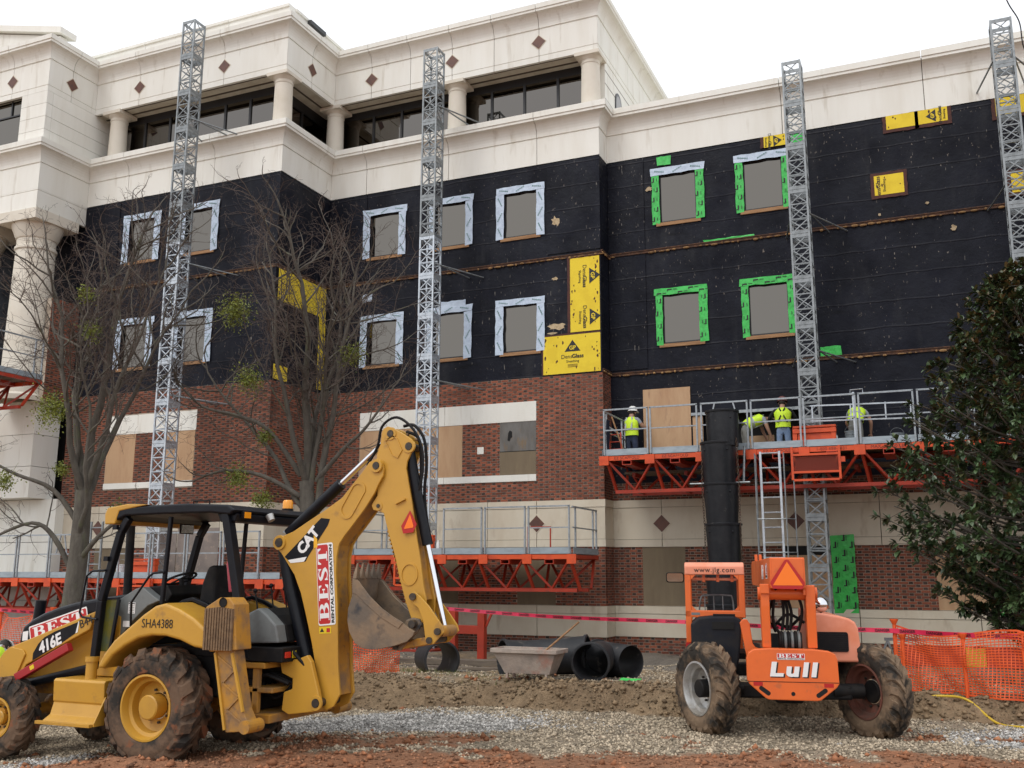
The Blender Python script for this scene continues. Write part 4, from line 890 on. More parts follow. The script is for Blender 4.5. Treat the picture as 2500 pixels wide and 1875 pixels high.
# ================================================================== shared vehicle pieces
m_rub = mat('muddy_rubber', (.036, .032, .028), (.145, .092, .060), 3.2, .40, .56, rough=.9, bump=.5, bscale=16, spec=.2, col3=(.20, .085, .045), scale3=5, lo3=.58, hi3=.66)
m_rubt = mat('tan_muddy_rubber', (.04, .035, .030), (.195, .135, .088), 3.0, .41, .56, rough=.92, bump=.5, bscale=16, spec=.2, col3=(.26, .185, .12), scale3=6, lo3=.56, hi3=.70)
m_yl = mat('machine_yellow', (.545, .292, .034), (.44, .232, .034), 1.7, .46, .78, rough=.42, coat=.12, col3=(.24, .13, .05), scale3=4.2, lo3=.62, hi3=.82, rough2=.6)
m_ylm = mat('muddy_yellow', (.46, .22, .025), (.24, .14, .065), 3.5, .44, .66, rough=.6, col3=(.17, .10, .055), scale3=9, lo3=.58, hi3=.72)
m_blk = mat('machine_black', (.0065, .0075, .011), (.010, .011, .014), 5, rough=.34, spec=.22)
m_blk2 = mat('matte_black', (.010, .010, .011), (.019, .017, .016), 6, rough=.6, spec=.18)
m_gry = mat('console_grey', (.17, .185, .185), (.14, .15, .15), 5, rough=.55)
m_chr = mat('chromed_rod', (.75, .76, .78), rough=.12, metal=1.)
m_pin = mat('steel_pin', (.055, .048, .042), (.10, .075, .05), 14, rough=.5, metal=.5)
m_mud = mat('caked_mud', (.20, .125, .068), (.14, .088, .05), 7, rough=.95, bump=.7, bscale=20)
m_buck = mat('worn_bucket_steel', (.15, .12, .092), (.25, .175, .11), 3, .4, .62, rough=.62, metal=.25, bump=.2, bscale=20, col3=(.045, .047, .052), scale3=4, lo3=.58, hi3=.72)
m_red = mat('decal_red', (.50, .022, .022), rough=.4)
m_wht = mat('decal_white', (.80, .80, .79), rough=.4)
m_amb = mat('amber_lens', (.85, .32, .01), rough=.25, spec=.7)
m_rlens = mat('red_lens', (.55, .03, .02), rough=.25)
m_ltor = mat('machine_orange', (.76, .145, .024), (.64, .115, .022), 1.8, .45, .8, rough=.42, coat=.15, col3=(.30, .11, .05), scale3=4.6, lo3=.62, hi3=.82, rough2=.6)
m_fade = mat('faded_orange', (.80, .30, .185), (.74, .24, .125), 2, rough=.45, coat=.15)
m_fluo = mat('fluorescent_orange', (.95, .20, .012), rough=.45)
m_refl = mat('reflective_red', (.45, .012, .012), rough=.35)
m_sil = mat('silver_rim', (.52, .52, .51), (.36, .33, .29), 4, rough=.4, metal=.6)
m_rustrim = mat('rusty_inner_rim', (.17, .06, .04), (.11, .055, .04), 5, rough=.75)
m_glassg = mat('tinted_side_glass', (.10, .095, .018), (.06, .08, .05), 3, rough=.08)
def empty_part(name, parent, loc=(0, 0, 0), rot=(0, 0, 0), local=True):
    o = bpy.data.objects.new(name, None); o.empty_display_size = .2; COL.objects.link(o); attach(o, parent, local); o.location = loc; o.rotation_euler = rot; return o
def make_wheel(parent, loc, R, W, rim, out, rot=(0, 0, 0), mt=None, mrim=None, mhub=None, n=22, lug=.035, dish=.2, hub=(.13, .1), bolts=8, local=True, lugw=.052, backm=None):
    """wheel on the y axis; out = -1 or +1 is the side that shows"""
    w = empty_part('wheel', parent, loc, rot, local); h = W / 2; o = out
    pr = [(rim, -h * .78), (rim + .03, -h * .92), (lerp(rim, R, .45), -h), (R - .07, -h * .96), (R - .02, -h * .82), (R - .002, -h * .5), (R, 0), (R - .002, h * .5), (R - .02, h * .82), (R - .07, h * .96), (lerp(rim, R, .45), h), (rim + .03, h * .92), (rim, h * .78)]
    t = MB().lathe(pr, 48, ax='y')
    for k in range(n):
        for s in (-1, 1):
            a0 = 2 * PI * (k + (.5 if s > 0 else 0)) / n; st = []
            for j in range(4):
                u = j / 3; y = s * lerp(h * 1.0, -h * .04, u); a = a0 + u * u * .26 + u * .09; rr = (R - .075 if j == 0 else R - .012); ro = (R - .03 if j == 0 else R + lug * (1 - .15 * u)); da = lugw * (1.15 - .3 * u) / R
                for (r_, d_) in ((rr, -da * 1.25), (ro, -da * .8), (ro, da * .8), (rr, da * 1.25)): st.append((r_ * math.cos(a + d_), y, r_ * math.sin(a + d_)))
            fs_ = [(j * 4 + q, j * 4 + (q + 1) % 4, (j + 1) * 4 + (q + 1) % 4, (j + 1) * 4 + q) for j in range(3) for q in range(4)] + [(0, 3, 2, 1), (12, 13, 14, 15)]
            t.add(st, fs_)
    attach(t.build('tyre', mt, None, smooth=35), w, True)
    y0 = o * h * .80
    rp = [(rim + .012, y0), (rim + .012, y0 + o * .02), (rim - .012, y0 + o * .022), (rim - .02, y0), (rim - .035, y0 - o * dish * .35), (rim - .075, y0 - o * dish * .42), (rim - .085, y0 - o * dish * .9), (rim - .13, y0 - o * dish), (hub[0] + .02, y0 - o * dish * 1.02), (hub[0] + .01, y0 - o * dish)]
    attach(MB().lathe(rp, 40, ax='y').lathe([(rim, -y0), (rim - .03, -y0), (rim - .06, -y0 * .3), (rim - .1, y0 - o * dish * 1.1)], 40, ax='y').build('rim', mrim, None, smooth=35), w, True)
    hb = MB().lathe([(hub[0], y0 - o * dish), (hub[0], y0 - o * (dish - hub[1])), (hub[0] - .015, y0 - o * (dish - hub[1] - .012)), (.02, y0 - o * (dish - hub[1] - .014)), (0, y0 - o * (dish - hub[1] - .014))], 24, ax='y')
    attach(hb.build('hub', mhub or mrim, None, smooth=30), w, True)
    for k in range(bolts):
        a = 2 * PI * k / bolts + .2; r_ = hub[0] + .045; attach(MB().lathe([(.016, y0 - o * dish), (.016, y0 - o * (dish - .03)), (0, y0 - o * (dish - .03))], 6, (r_ * math.cos(a), 0, r_ * math.sin(a)), 'y').build('wheel_bolt', m_pin, None), w, True)
    return w
# serif capitals for the rental company decal, drawn as strokes in a unit-high box
def _strip(pts, ws):
    L, Rr = [], []
    for i, p in enumerate(pts):
        a, b = pts[max(i - 1, 0)], pts[min(i + 1, len(pts) - 1)]; d = math.hypot(b[0] - a[0], b[1] - a[1]); nx, ny = -(b[1] - a[1]) / d, (b[0] - a[0]) / d; w = ws[i] / 2
        L.append((p[0] + nx * w, p[1] + ny * w)); Rr.append((p[0] - nx * w, p[1] - ny * w))
    return [[Rr[i], Rr[i + 1], L[i + 1], L[i]] for i in range(len(pts) - 1)]
def _box(x0, x1, y0, y1): return [[(x0, y0), (x1, y0), (x1, y1), (x0, y1)]]
def _arc(cx, cy, rx, ry, a0, a1, n, w0, w1=None):
    pts = [(cx + rx * math.cos(math.radians(lerp(a0, a1, i / n))), cy + ry * math.sin(math.radians(lerp(a0, a1, i / n)))) for i in range(n + 1)]
    ws = [lerp(w0, w1 or w0, math.sin(PI * i / n)) for i in range(n + 1)]; return _strip(pts, ws)
GLY = {
 'B': (.80, _box(.10, .32, .06, .94) + _box(0, .40, 0, .08) + _box(0, .40, .92, 1) + _arc(.40, .73, .24, .23, 90, -90, 8, .08, .20) + _arc(.40, .27, .29, .23, 90, -90, 8, .08, .21) + _box(.3, .42, .46, .54)),
 'E': (.76, _box(.10, .32, .06, .94) + _box(0, .70, 0, .08) + _box(0, .68, .92, 1) + _box(.3, .5, .46, .54) + _box(.46, .53, .36, .64) + [[(.70, .0), (.74, .32), (.66, .3), (.55, .08)]] + [[(.55, .92), (.64, .72), (.70, .70), (.68, 1)]]),
 'S': (.68, _strip([(.55, .74), (.50, .88), (.34, .955), (.18, .89), (.12, .75), (.20, .62), (.36, .52), (.50, .40), (.56, .25), (.48, .10), (.32, .04), (.15, .11), (.10, .26)], [.06, .08, .09, .13, .19, .22, .23, .22, .19, .13, .09, .08, .06]) + _box(.06, .12, 0, .32) + _box(.53, .59, .68, 1)),
 'T': (.76, _box(.27, .49, .06, .94) + _box(.16, .60, 0, .08) + _box(.02, .74, .92, 1) + [[(.02, 1), (0, .66), (.06, .66), (.16, .92)]] + [[(.60, .92), (.70, .66), (.76, .66), (.74, 1)]])}
def best_decal(parent, origin, ex, ey, w, h, sub_text=True, local=False, letters='BEST', plate=True, rest=None):
    ex = V(ex).normalized(); ey = V(ey).normalized(); ez = ex.cross(ey); o = V(origin)
    hh = h * (.68 if sub_text else .82); cy = h * (.13 if sub_text else 0); pc = None
    if plate:
        pc = sheet(rrect(w, h, h * .1), o, ex, ey, .002).build('decal', m_wht); attach(pc, parent, local)
        rd_ = sheet(rrect(w * .965, hh, h * .1), o + ey * cy + ez * .002, ex, ey, .001).build('decal_panel', m_red); sub(rd_, pc)
    mb = MB(); lw = sum(GLY[c][0] for c in letters) + .10 * (len(letters) - 1); s = min(hh * .84, w * .88 / lw / 1.0); sx = w * .88 / lw; x = -w * .44; k = 0
    for c in letters:
        for pl in GLY[c][1]:
            k += 1; mb.prism([((x + u * sx), cy - hh * .42 + v * hh * .84) for u, v in pl], .003 + k * .00004, .0036 + k * .00004, lambda u, v, t: o + ex * u + ey * v + ez * t)
        x += (GLY[c][0] + .10) * sx
    lt = mb.build('decal_lettering', m_wht)
    if pc: sub(lt, pc)
    else: attach(lt, parent, local)
    if sub_text:
        t = lettering('RENTAL CORPORATION', m_ink, o + ey * (-h * .36) + ez * .003, ex, ey, h * .215, None, 'decal_lettering', offset=h * .010, extrude=.0004, sx=w * .93 / (h * .20 * 11.6)); sub(t, pc)
def pxz(poly, y0, y1): return MB().prism(poly[::-1], y0, y1, lambda u, v, t: (u, t, v))
def shift(poly, s, c): return [(c[0] + (u - c[0]) * s, c[1] + (v - c[1]) * s) for u, v in poly]

# ================================================================== backhoe loader
BH = thing('backhoe_loader', 'yellow backhoe loader with black canopy and folded digging arm', 'backhoe', (-8.86, 10.5, 0))
def bh(mb, name, m, bevel=0., **k): return mb.build(name, m, BH, bevel=bevel, **k)
lw = lambda X, Y, Z: (X + 8.86, Y - 10.5, Z)
for y, o in ((9.68, -1), (11.32, 1)):
    make_wheel(BH, lw(-8.86, y, .525), .645, .50, .375, o, mt=m_rub, mrim=m_yl, n=18, dish=.20, hub=(.145, .17), bolts=8, lug=.055, lugw=.066)
    make_wheel(BH, lw(-11.42, y - .02 * o, .255), .475, .34, .245, o, rot=(0, .5, 0), mt=m_rub, mrim=m_yl, n=18, dish=.10, hub=(.09, .07), bolts=8, lug=.035, lugw=.045)
# frame, axles, drive train
bh(MB().box(-11.6, -8.0, 10.18, 10.30, .50, .86).box(-11.6, -8.0, 10.70, 10.82, .50, .86).box(-11.5, -8.1, 10.3, 10.7, .55, .80), 'main_frame', m_ylm, .01)
bh(MB().tube([(-8.86, 9.8, .575), (-8.86, 11.2, .575)], .12, 12).ball((-8.86, 10.5, .575), .26, 14, 10), 'rear_axle', m_ylm, smooth=40)
bh(MB().tube([(-11.42, 9.62, .30), (-11.42, 11.38, .30)], .08, 10).ball((-11.42, 10.5, .32), .17, 12, 8), 'front_axle', m_ylm, smooth=40)
bh(MB().box(-10.6, -9.2, 10.2, 10.8, .36, .56).box(-9.0, -8.0, 9.95, 11.05, .62, 1.12), 'transmission', m_blk2, .03)
bh(MB().box(-9.35, -8.1, 9.93, 11.07, 1.10, 1.20), 'cab_floor', m_blk2, .01)
# step box with its lower tread
st = [(-10.47, .78), (-9.60, .80), (-9.58, .72), (-9.62, .40), (-9.62, .30), (-10.42, .28), (-10.42, .40), (-10.44, .70)]
bh(MB().prism([(10.12, .79), (9.57, .79), (9.545, .765), (9.56, .52), (9.575, .505), (9.53, .36), (9.42, .30), (9.42, .27), (9.60, .27), (10.12, .36)][::-1], -10.46, -9.61, lambda u, v, t: (t, u, v)), 'step_box', m_yl, .008)
bh(MB().box(-10.52, -9.62, 9.36, 9.415, .262, .30), 'step_tread', m_yl, .004)
bh(MB().prism([(9.57, .60), (9.41, .31), (9.41, .27), (9.57, .27)][::-1], -9.608, -9.59, lambda u, v, t: (t, u, v)), 'step_cheek', m_yl)

bh(MB().tube([(-10.02, 9.72, .78), (-10.02, 9.72, 1.0)], .07, 14).tube([(-10.02, 9.72, 1.0), (-10.02, 9.72, 1.06)], .085, 14), 'filler_neck', m_yl, smooth=30)
# hood: black top, yellow flank, nose
hood = [(-11.681, 1.136), (-11.661, 1.274), (-11.617, 1.385), (-11.473, 1.477), (-11.254, 1.571), (-10.997, 1.65), (-10.704, 1.715), (-10.378, 1.766), (-10.10, 1.80), (-9.75, 1.84), (-9.75, 1.62), (-10.4, 1.55), (-11.0, 1.38), (-11.52, 1.16)]
bh(pxz(hood, 10.0, 11.0), 'hood', m_blk, .05, seg=3)
bh(pxz([(-11.64, .70), (-11.66, 1.14), (-11.52, 1.19), (-11.0, 1.40), (-10.4, 1.57), (-9.80, 1.63), (-9.80, .85), (-10.4, .75)], 10.012, 10.988), 'engine_cover', m_yl, .01)
bh(MB().box(-11.70, -11.655, 10.06, 10.94, .72, 1.14), 'nose_grille', m_blk2, .01)
bh(MB().tube([(-11.74, 10.35, 1.40), (-11.71, 10.35, 1.72)], .075, 14), 'air_intake', m_blk, smooth=30)
bh(MB().tube([(-10.38, 10.60, 1.70), (-10.41, 10.60, 2.76), (-10.36, 10.60, 2.82)], .058, 14), 'exhaust_stack', m_blk2, smooth=30)
sheet([(-.05, -.06), (.05, -.045), (.05, .075), (-.05, .06)], (-11.55, 9.998, 1.25), (1, 0, 0), (0, 0, 1), .002).build('decal', m_wht, BH)
best_decal(BH, (-10.96, 9.996, 1.425), (1, 0, .285), (-.285, 0, 1), 1.06, .20, False)
# loader arms with decals, lift cylinders, red safety lock
arm = [(-10.10, 1.62), (-10.19, 1.385), (-11.262, .904), (-11.40, .70), (-12.05, .42), (-12.42, .30), (-12.42, .52), (-11.80, .90), (-11.65, 1.065), (-11.543, 1.136)]
for y0, y1 in ((9.80, 9.90), (11.10, 11.20)): bh(pxz(arm, y0, y1), 'loader_arm', m_yl, .012)
bh(pxz([(-11.80, .72), (-11.79, .90), (-11.66, 1.06), (-11.55, 1.13), (-11.32, 1.10), (-11.27, 1.04), (-11.42, .72)], 9.775, 9.799), 'arm_gusset', m_yl, .008)
dec = [(-11.15, .962), (-11.15, 1.055), (-11.071, 1.177), (-10.971, 1.265), (-10.793, 1.344), (-10.394, 1.475), (-10.43, 1.33), (-10.632, 1.215)]
sheet([(u + 10.8, v - 1.2) for u, v in dec], (-10.8, 9.799, 1.2), (1, 0, 0), (0, 0, 1), .002).build('decal', m_blk, BH)
sheet([(-.015, -.07), (.02, -.055), (.035, .085), (.02, .08)], (-10.41, 9.798, 1.40), (1, 0, 0), (0, 0, 1), .003).build('decal', m_wht, BH)
lettering('416E', m_wht, (-10.86, 9.796, 1.185), (1, 0, .40), (-.40, 0, 1), .20, BH, 'decal_lettering', offset=.007, shear=.1)
lettering('B44', m_ink, (-10.26, 9.796, 1.475), (1, 0, .38), (-.38, 0, 1), .15, BH, 'hand_lettering')
bh(MB().bar((-11.33, 9.74, .745), (-10.44, 9.74, 1.165), .09, .105), 'cylinder_lock', mat('safety_red', (.36, .018, .022), rough=.45), .008)
sheet(rrect(.075, .055, .004), (-11.03, 9.694, .89), (1, 0, .47), (-.47, 0, 1), .002).build('warning_sticker', mat('sticker_yellow', (.75, .55, .02), rough=.5), BH)
for y in (9.98, 11.02): bh(MB().tube([(-11.5, y, .62), (-9.95, y, .96)], .06, 12), 'lift_cylinder', m_blk, smooth=30)
bh(pxz([(-10.30, .80), (-9.78, .80), (-9.80, 1.55), (-10.10, 1.62), (-10.25, 1.30)], 9.92, 9.96), 'loader_tower', m_yl, .01)
bh(MB().bar((-10.0, 9.91, .9), (-9.86, 9.91, 1.45), .02, .03), 'tower_rib', m_yl)
bk = [(-12.3, .75), (-12.2, .15), (-12.5, -.12), (-13.2, -.14), (-13.25, -.1), (-12.6, .0), (-12.42, .35), (-12.45, .75)]
bh(pxz(bk, 9.45, 11.55), 'loader_bucket', m_buck, .01)
# fenders
fen = [(-9.657, .955), (-9.563, 1.122), (-9.413, 1.291), (-9.207, 1.44), (-8.977, 1.608), (-8.797, 1.713), (-8.639, 1.746), (-8.421, 1.679), (-8.205, 1.582), (-8.015, 1.458), (-7.984, 1.224), (-8.178, 1.247), (-8.391, 1.32), (-8.604, 1.36), (-8.818, 1.362), (-9.03, 1.322), (-9.24, 1.224), (-9.422, 1.106), (-9.56, .95)]
for y0, y1 in ((9.44, 9.95), (11.05, 11.56)):
    bh(pxz(fen, y0, y1), 'fender', m_yl, .035, seg=3)
    top_ = [(u, v + .012) for u, v in fen[3:10]]; bh(pxz(top_ + [(u + .01, v + .05) for u, v in top_[::-1]], (y1 - .06) if y0 < 10 else y0, y1 if y0 < 10 else y0 + .06), 'fender_trim', m_blk, .01)
lettering('SHA4388', m_ink, (-8.74, 9.436, 1.50), (1, 0, .0), (0, 0, 1), .15, BH, 'hand_lettering', sx=.84, offset=-.001)
# operator station
dash = [(-9.848, 1.772), (-9.60, 1.90), (-9.485, 1.928), (-9.303, 1.821), (-9.183, 1.758), (-9.376, 1.691), (-9.55, 1.55), (-9.669, 1.449), (-9.799, 1.294), (-9.921, 1.10), (-9.95, 1.10)]
bh(pxz(dash, 9.93, 10.06), 'side_console', m_gry, .012)
bh(pxz([(-9.75, 1.2), (-9.80, 1.78), (-9.5, 1.93), (-9.2, 1.95), (-9.12, 1.83), (-9.3, 1.6), (-9.35, 1.2)], 10.07, 10.95), 'dashboard', m_blk2, .02)
bh(pxz([(-10.048, 1.75), (-9.727, 1.775), (-9.812, 1.12), (-9.99, 1.12)], 9.80, 9.812), 'side_window', m_glassg)
bh(MB().bar((-9.73, 9.80, 1.77), (-9.82, 9.80, 1.10), .035).bar((-10.05, 9.80, 1.765), (-9.73, 9.80, 1.785), .02), 'window_frame', m_blk)
sheet(rrect(.115, .14, .004), (-9.63, 9.926, 1.66), (1, 0, 0), (0, 0, 1), .002).build('warning_label', m_wht, BH); sheet(rrect(.115, .075, .004), (-9.70, 9.926, 1.46), (1, 0, 0), (0, 0, 1), .002).build('warning_label', m_wht, BH)
lettering('WARNING', m_ink, (-9.63, 9.923, 1.715), (1, 0, 0), (0, 0, 1), .023, BH, 'label_lettering')
for k in range(5): bh(MB().box(-9.675, -9.585, 9.9225, 9.9235, 1.685 - k * .02, 1.69 - k * .02), 'label_lettering', m_ink)
stw = empty_part('steering_wheel', BH, lw(-9.30, 10.42, 2.03), (0, math.radians(-22), 0)); rg_ = [(.20 * math.cos(t), .20 * math.sin(t), 0) for t in (2 * PI * k / 24 for k in range(25))]
attach(MB().tube(rg_, .016, 8, False).build('wheel_ring', m_blk2, None, smooth=40), stw, True); attach(MB().bar((-.19, 0, 0), (.19, 0, 0), .03, .015).bar((0, 0, 0), (0, .19, 0), .03, .015).tube([(0, 0, 0), (-.05, 0, -.35)], .03, 8).build('wheel_spoke', m_blk2, None), stw, True)
bh(MB().box(-8.95, -8.45, 10.22, 10.78, 1.42, 1.56), 'seat', m_blk2, .05, seg=3); bh(pxz([(-8.72, 1.55), (-8.86, 1.62), (-8.80, 1.98), (-8.72, 2.19), (-8.60, 2.21), (-8.58, 1.55)], 10.24, 10.76), 'seat_back', m_blk2, .05, seg=3); bh(MB().box(-8.85, -8.5, 10.3, 10.7, 1.18, 1.43), 'seat_base', m_blk2, .01)
bh(MB().tube([(-8.04, 9.92, 1.88), (-8.10, 9.92, 2.22), (-8.11, 9.92, 2.26)], [.042, .042, .02], 14), 'fire_extinguisher', mat('extinguisher_red', (.30, .02, .035), rough=.4), smooth=40)
# canopy: four posts, thin mid post, roof, lights
def post(pts, w, h): 
    mb = MB()
    for a, b in zip(pts[:-1], pts[1:]): mb.bar(a, b, w, h, (0, 1, 0))
    return bh(mb, 'canopy_post', m_blk, .012)
for y in (9.76, 11.24):
    post([(-10.03, y, .90), (-9.98, y, 1.75), (-9.74, y, 2.62), (-9.62, y, 2.80)], .09, .09)
    post([(-7.72, y, 1.10), (-7.80, y, 1.80), (-8.05, y, 2.83)], .10, .13)
    post([(-8.985, y, 1.72), (-8.93, y, 2.80)], .05, .05)
roof = [(-9.78, 2.76), (-9.62, 2.82), (-9.0, 2.83), (-8.25, 2.83), (-7.95, 2.80), (-7.88, 2.86), (-8.0, 2.925), (-8.6, 2.955), (-9.3, 2.945), (-9.86, 2.90)]
bh(pxz(roof, 9.68, 11.32), 'roof', m_blk, .025, seg=3)
bh(pxz([(-9.95, 2.72), (-9.78, 2.72), (-9.72, 2.885), (-9.25, 2.957), (-9.6, 2.972), (-9.92, 2.93), (-9.96, 2.85)], 9.672, 11.328), 'front_visor', m_yl, .015)
bh(pxz([(-8.15, 2.72), (-7.92, 2.72), (-7.90, 2.82), (-8.2, 2.83)], 9.75, 11.25), 'rear_valance', m_blk, .015)
for y in (9.84, 11.12):
    p = bh(MB().box(-7.915, -7.86, y, y + .13, 2.76, 2.85), 'turn_light', m_blk2, .006); sub(MB().box(-7.859, -7.85, y + .008, y + .122, 2.768, 2.842).build('lens', m_amb), p)
bh(MB().tube([(-7.87, 10.35, 2.83), (-7.83, 10.35, 2.76)], [.055, .045], 12), 'work_light', m_sil, smooth=40)
bh(MB().tube([(-8.20, 11.18, 2.93), (-8.20, 11.18, 2.97)], .075, 14), 'beacon_base', m_blk2); bh(MB().lathe([(.07, 2.97), (.07, 3.06), (.055, 3.085), (0, 3.085)], 16, (-8.20, 11.18, 0)), 'beacon_lens', m_amb, smooth=40)
bh(MB().tube([(-8.55, 9.72, 2.94), (-8.55, 9.72, 2.985), (-8.30, 9.72, 2.985), (-8.30, 9.72, 2.94)], .010, 6), 'roof_handle', m_blk2)
bh(MB().box(-9.24, -9.22, 10.26, 10.52, 2.61, 2.74), 'rear_view_mirror', m_blk2, .008); bh(MB().box(-9.218, -9.215, 10.275, 10.505, 2.622, 2.728), 'mirror_glass', m_chr)
bh(MB().tube([(-9.90, 9.70, 2.134), (-10.10, 9.68, 2.123), (-10.17, 9.66, 2.06), (-10.239, 9.66, 1.598), (-10.20, 9.67, 1.545), (-9.98, 9.70, 1.52)], .014, 8), 'grab_handle', m_blk, smooth=40)
bh(MB().tube([(-9.429, 9.72, 1.45), (-9.425, 9.70, 1.74), (-9.165, 9.70, 2.06), (-9.10, 9.70, 2.10), (-8.94, 9.72, 2.114)], .015, 8), 'grab_handle', m_blk, smooth=40)
for z in (2.68, 2.28): bh(MB().box(-9.93 + (z - 2.28) * .28, -9.86 + (z - 2.28) * .28, 9.68, 9.72, z - .03, z + .03), 'hinge_block', m_blk)
# rear controls and tail
con = [(-8.128, 1.25), (-8.122, 1.54), (-7.992, 1.578), (-7.736, 1.687), (-7.60, 1.60), (-7.467, 1.485), (-7.416, 1.28)]
bh(pxz(con, 10.05, 10.24), 'rear_console', m_gry, .02); bh(pxz(shift(con, .99, (-7.8, 1.25)), 10.25, 10.72), 'rear_console', m_blk2, .02); bh(pxz(con, 10.73, 10.95), 'rear_console', m_gry, .02)
for x, y, h in ((-7.85, 10.2, .28), (-7.78, 10.42, .34), (-7.72, 10.62, .30), (-7.78, 10.8, .36)):
    l = bh(MB().tube([(x, y, 1.60), (x - .06, y, 1.60 + h)], .010, 6), 'control_lever', m_blk2); sub(MB().ball((x - .06, y, 1.61 + h), .028, 10, 8).build('lever_knob', m_blk), l)
bh(MB().box(-8.1, -7.30, 9.98, 11.02, 1.06, 1.23), 'tail_panel', m_blk2, .012)
for y, m in ((10.02, m_rlens), (10.86, m_rlens)): bh(MB().box(-7.298, -7.285, y, y + .11, 1.11, 1.18), 'tail_light', m, .004)
for y in (10.17, 10.74): bh(MB().box(-7.298, -7.294, y, y + .08, 1.10, 1.185), 'warning_sticker', mat('sticker_yellow', (.75, .55, .02), rough=.5))
# stabilisers: ribbed pad carried upright on a pocketed leg
def stabiliser(y0, y1, s):
    S_ = lambda pl: [(u * .964, 2.1 + (v - 2.1) * .964) for u, v in pl]
    leg = S_([(-8.20, 1.20), (-7.90, 1.20), (-7.74, .53), (-7.62, .33), (-7.68, .275), (-7.961, .249), (-8.0, .304)])
    L = bh(pxz(leg, y0 + .05, y1 - .05), 'stabiliser_leg', m_ylm, .01)
    for k in range(5):
        t0, t1 = k / 5, (k + 1) / 5; a = lambda t, e: (lerp(-7.857, -7.645, t) + .02 + e * (.20 - .0 * t), (y0 + .045 if s < 0 else y1 - .045), lerp(1.155, .42, t))
        sub(MB().bar(a(t0, k % 2), a(t1, 1 - k % 2), .02, .02, (0, 1, 0)).build('leg_rib', m_ylm), L)
    sub(MB().bar((-7.876, y0 + .04, 1.194), (-7.683, y0 + .04, .346), .03, .03, (0, 1, 0)).bar((-7.635, y0 + .04, 1.194), (-7.442, y0 + .04, .558), .03, .03, (0, 1, 0)).build('leg_flange', m_yl), L)
    pad = S_([(-8.34, 1.62), (-8.32, 1.70), (-8.12, 1.81), (-7.98, 1.81), (-7.90, 1.73), (-7.83, 1.20), (-8.235, 1.17)])
    P = bh(pxz(pad, y0, y1), 'stabiliser_pad', m_ylm, .012)
    for k in range(11): sub(MB().box(-8.01 + k * .038, -7.985 + k * .038, y0 - .035, y0 - .001, 1.225, 1.715 - abs(k - 5) * .004).build('pad_grouser', m_mud), P)
    sub(MB().lathe([(.055, 0), (.055, .01), (0, .01)], 16, (-7.77, y0 - .012, 1.767), 'y').build('pad_eye', m_dark), P)
    sub(MB().lathe([(.075, 0), (.075, y1 - y0), (0, y1 - y0)], 16, (-7.385, y0, .395), 'y').lathe([(.075, 0), (0, 0)], 16, (-7.385, y0, .395), 'y').build('leg_pivot', m_ylm), L)
stabiliser(9.44, 9.72, -1); stabiliser(11.28, 11.56, 1)
bh(MB().bar((-7.55, 9.66, .42), (-7.85, 10.05, .50), .16, .18).bar((-7.55, 11.34, .42), (-7.85, 10.95, .50), .16, .18), 'stabiliser_bracket', m_ylm, .01)
# rear frame and swing casting
bh(MB().box(-8.05, -7.55, 9.98, 11.02, .98, 1.05).box(-8.05, -7.45, 9.98, 11.02, .36, .46).box(-8.08, -7.98, 9.98, 10.12, .46, .98).box(-8.08, -7.98, 10.88, 11.02, .46, .98).box(-7.75, -7.66, 10.02, 10.09, .46, .98).box(-7.75, -7.66, 10.91, 10.98, .46, .98).box(-8.0, -7.45, 10.02, 10.98, .70, .76), 'rear_frame', m_ylm, .012)
bh(MB().box(-8.02, -7.8, 10.15, 10.85, .47, .97), 'swing_block', m_blk2, .01)
for k in range(4): bh(MB().tube([(-7.95, 10.15 + .1 * k, .85), (-7.6, 10.12 + .1 * k, .90), (-7.35, 10.2 + .08 * k, .80)], .022, 8), 'hydraulic_hose', m_blk2, smooth=40)
sw = [(-7.50, 1.084), (-7.247, 1.084), (-7.10, 1.14), (-7.041, 1.066), (-6.93, .73), (-6.90, .62), (-6.952, .498), (-7.336, .444), (-7.44, .49), (-7.42, .70), (-7.30, .74), (-7.30, .86), (-7.46, .92)]
for y0, y1 in ((10.20, 10.27), (10.73, 10.80)): bh(pxz(sw, y0, y1), 'swing_casting', m_yl, .012)
bh(MB().box(-7.45, -7.05, 10.28, 10.72, .46, .60).box(-7.42, -7.18, 10.28, 10.72, .92, 1.04), 'swing_casting', m_ylm, .02)
for y in (10.34, 10.66): bh(MB().tube([(-8.0, y, .66), (-7.35, y, .66)], .05, 12), 'swing_cylinder', m_blk2, smooth=40)
# boom
BOOM = [(-7.754, 2.499), (-7.725, 2.551), (-7.615, 2.569), (-7.477, 2.618), (-7.22, 2.762), (-6.995, 2.885), (-6.774, 3.02), (-6.616, 3.194), (-6.502, 3.317), (-6.395, 3.447), (-6.3, 3.475), (-6.211, 3.433), (-6.191, 3.356), (-6.199, 3.268), (-6.261, 3.169), (-6.316, 3.057), (-6.448, 2.872), (-6.625, 2.663), (-6.725, 2.551), (-6.795, 2.452), (-6.824, 2.302), (-6.824, 2.098), (-6.784, 1.739), (-6.745, .985), (-6.709, .69), (-6.793, .55), (-6.897, .503), (-6.994, .601), (-7.002, .775), (-7.077, 1.047), (-7.135, 1.273), (-7.229, 1.578), (-7.324, 1.862), (-7.432, 2.084), (-7.642, 2.349), (-7.729, 2.417)]
for y0, y1 in ((10.33, 10.365), (10.635, 10.67)): bh(pxz(BOOM, y0, y1), 'boom_plate', m_yl, .006)
def ribbon(pts, y0, y1, nm, m): 
    mb = MB(); mb.add([(u, y, v) for u, v in pts for y in (y0, y1)], [(2 * i, 2 * i + 1, 2 * i + 3, 2 * i + 2) for i in range(len(pts) - 1)]); return bh(mb, nm, m)
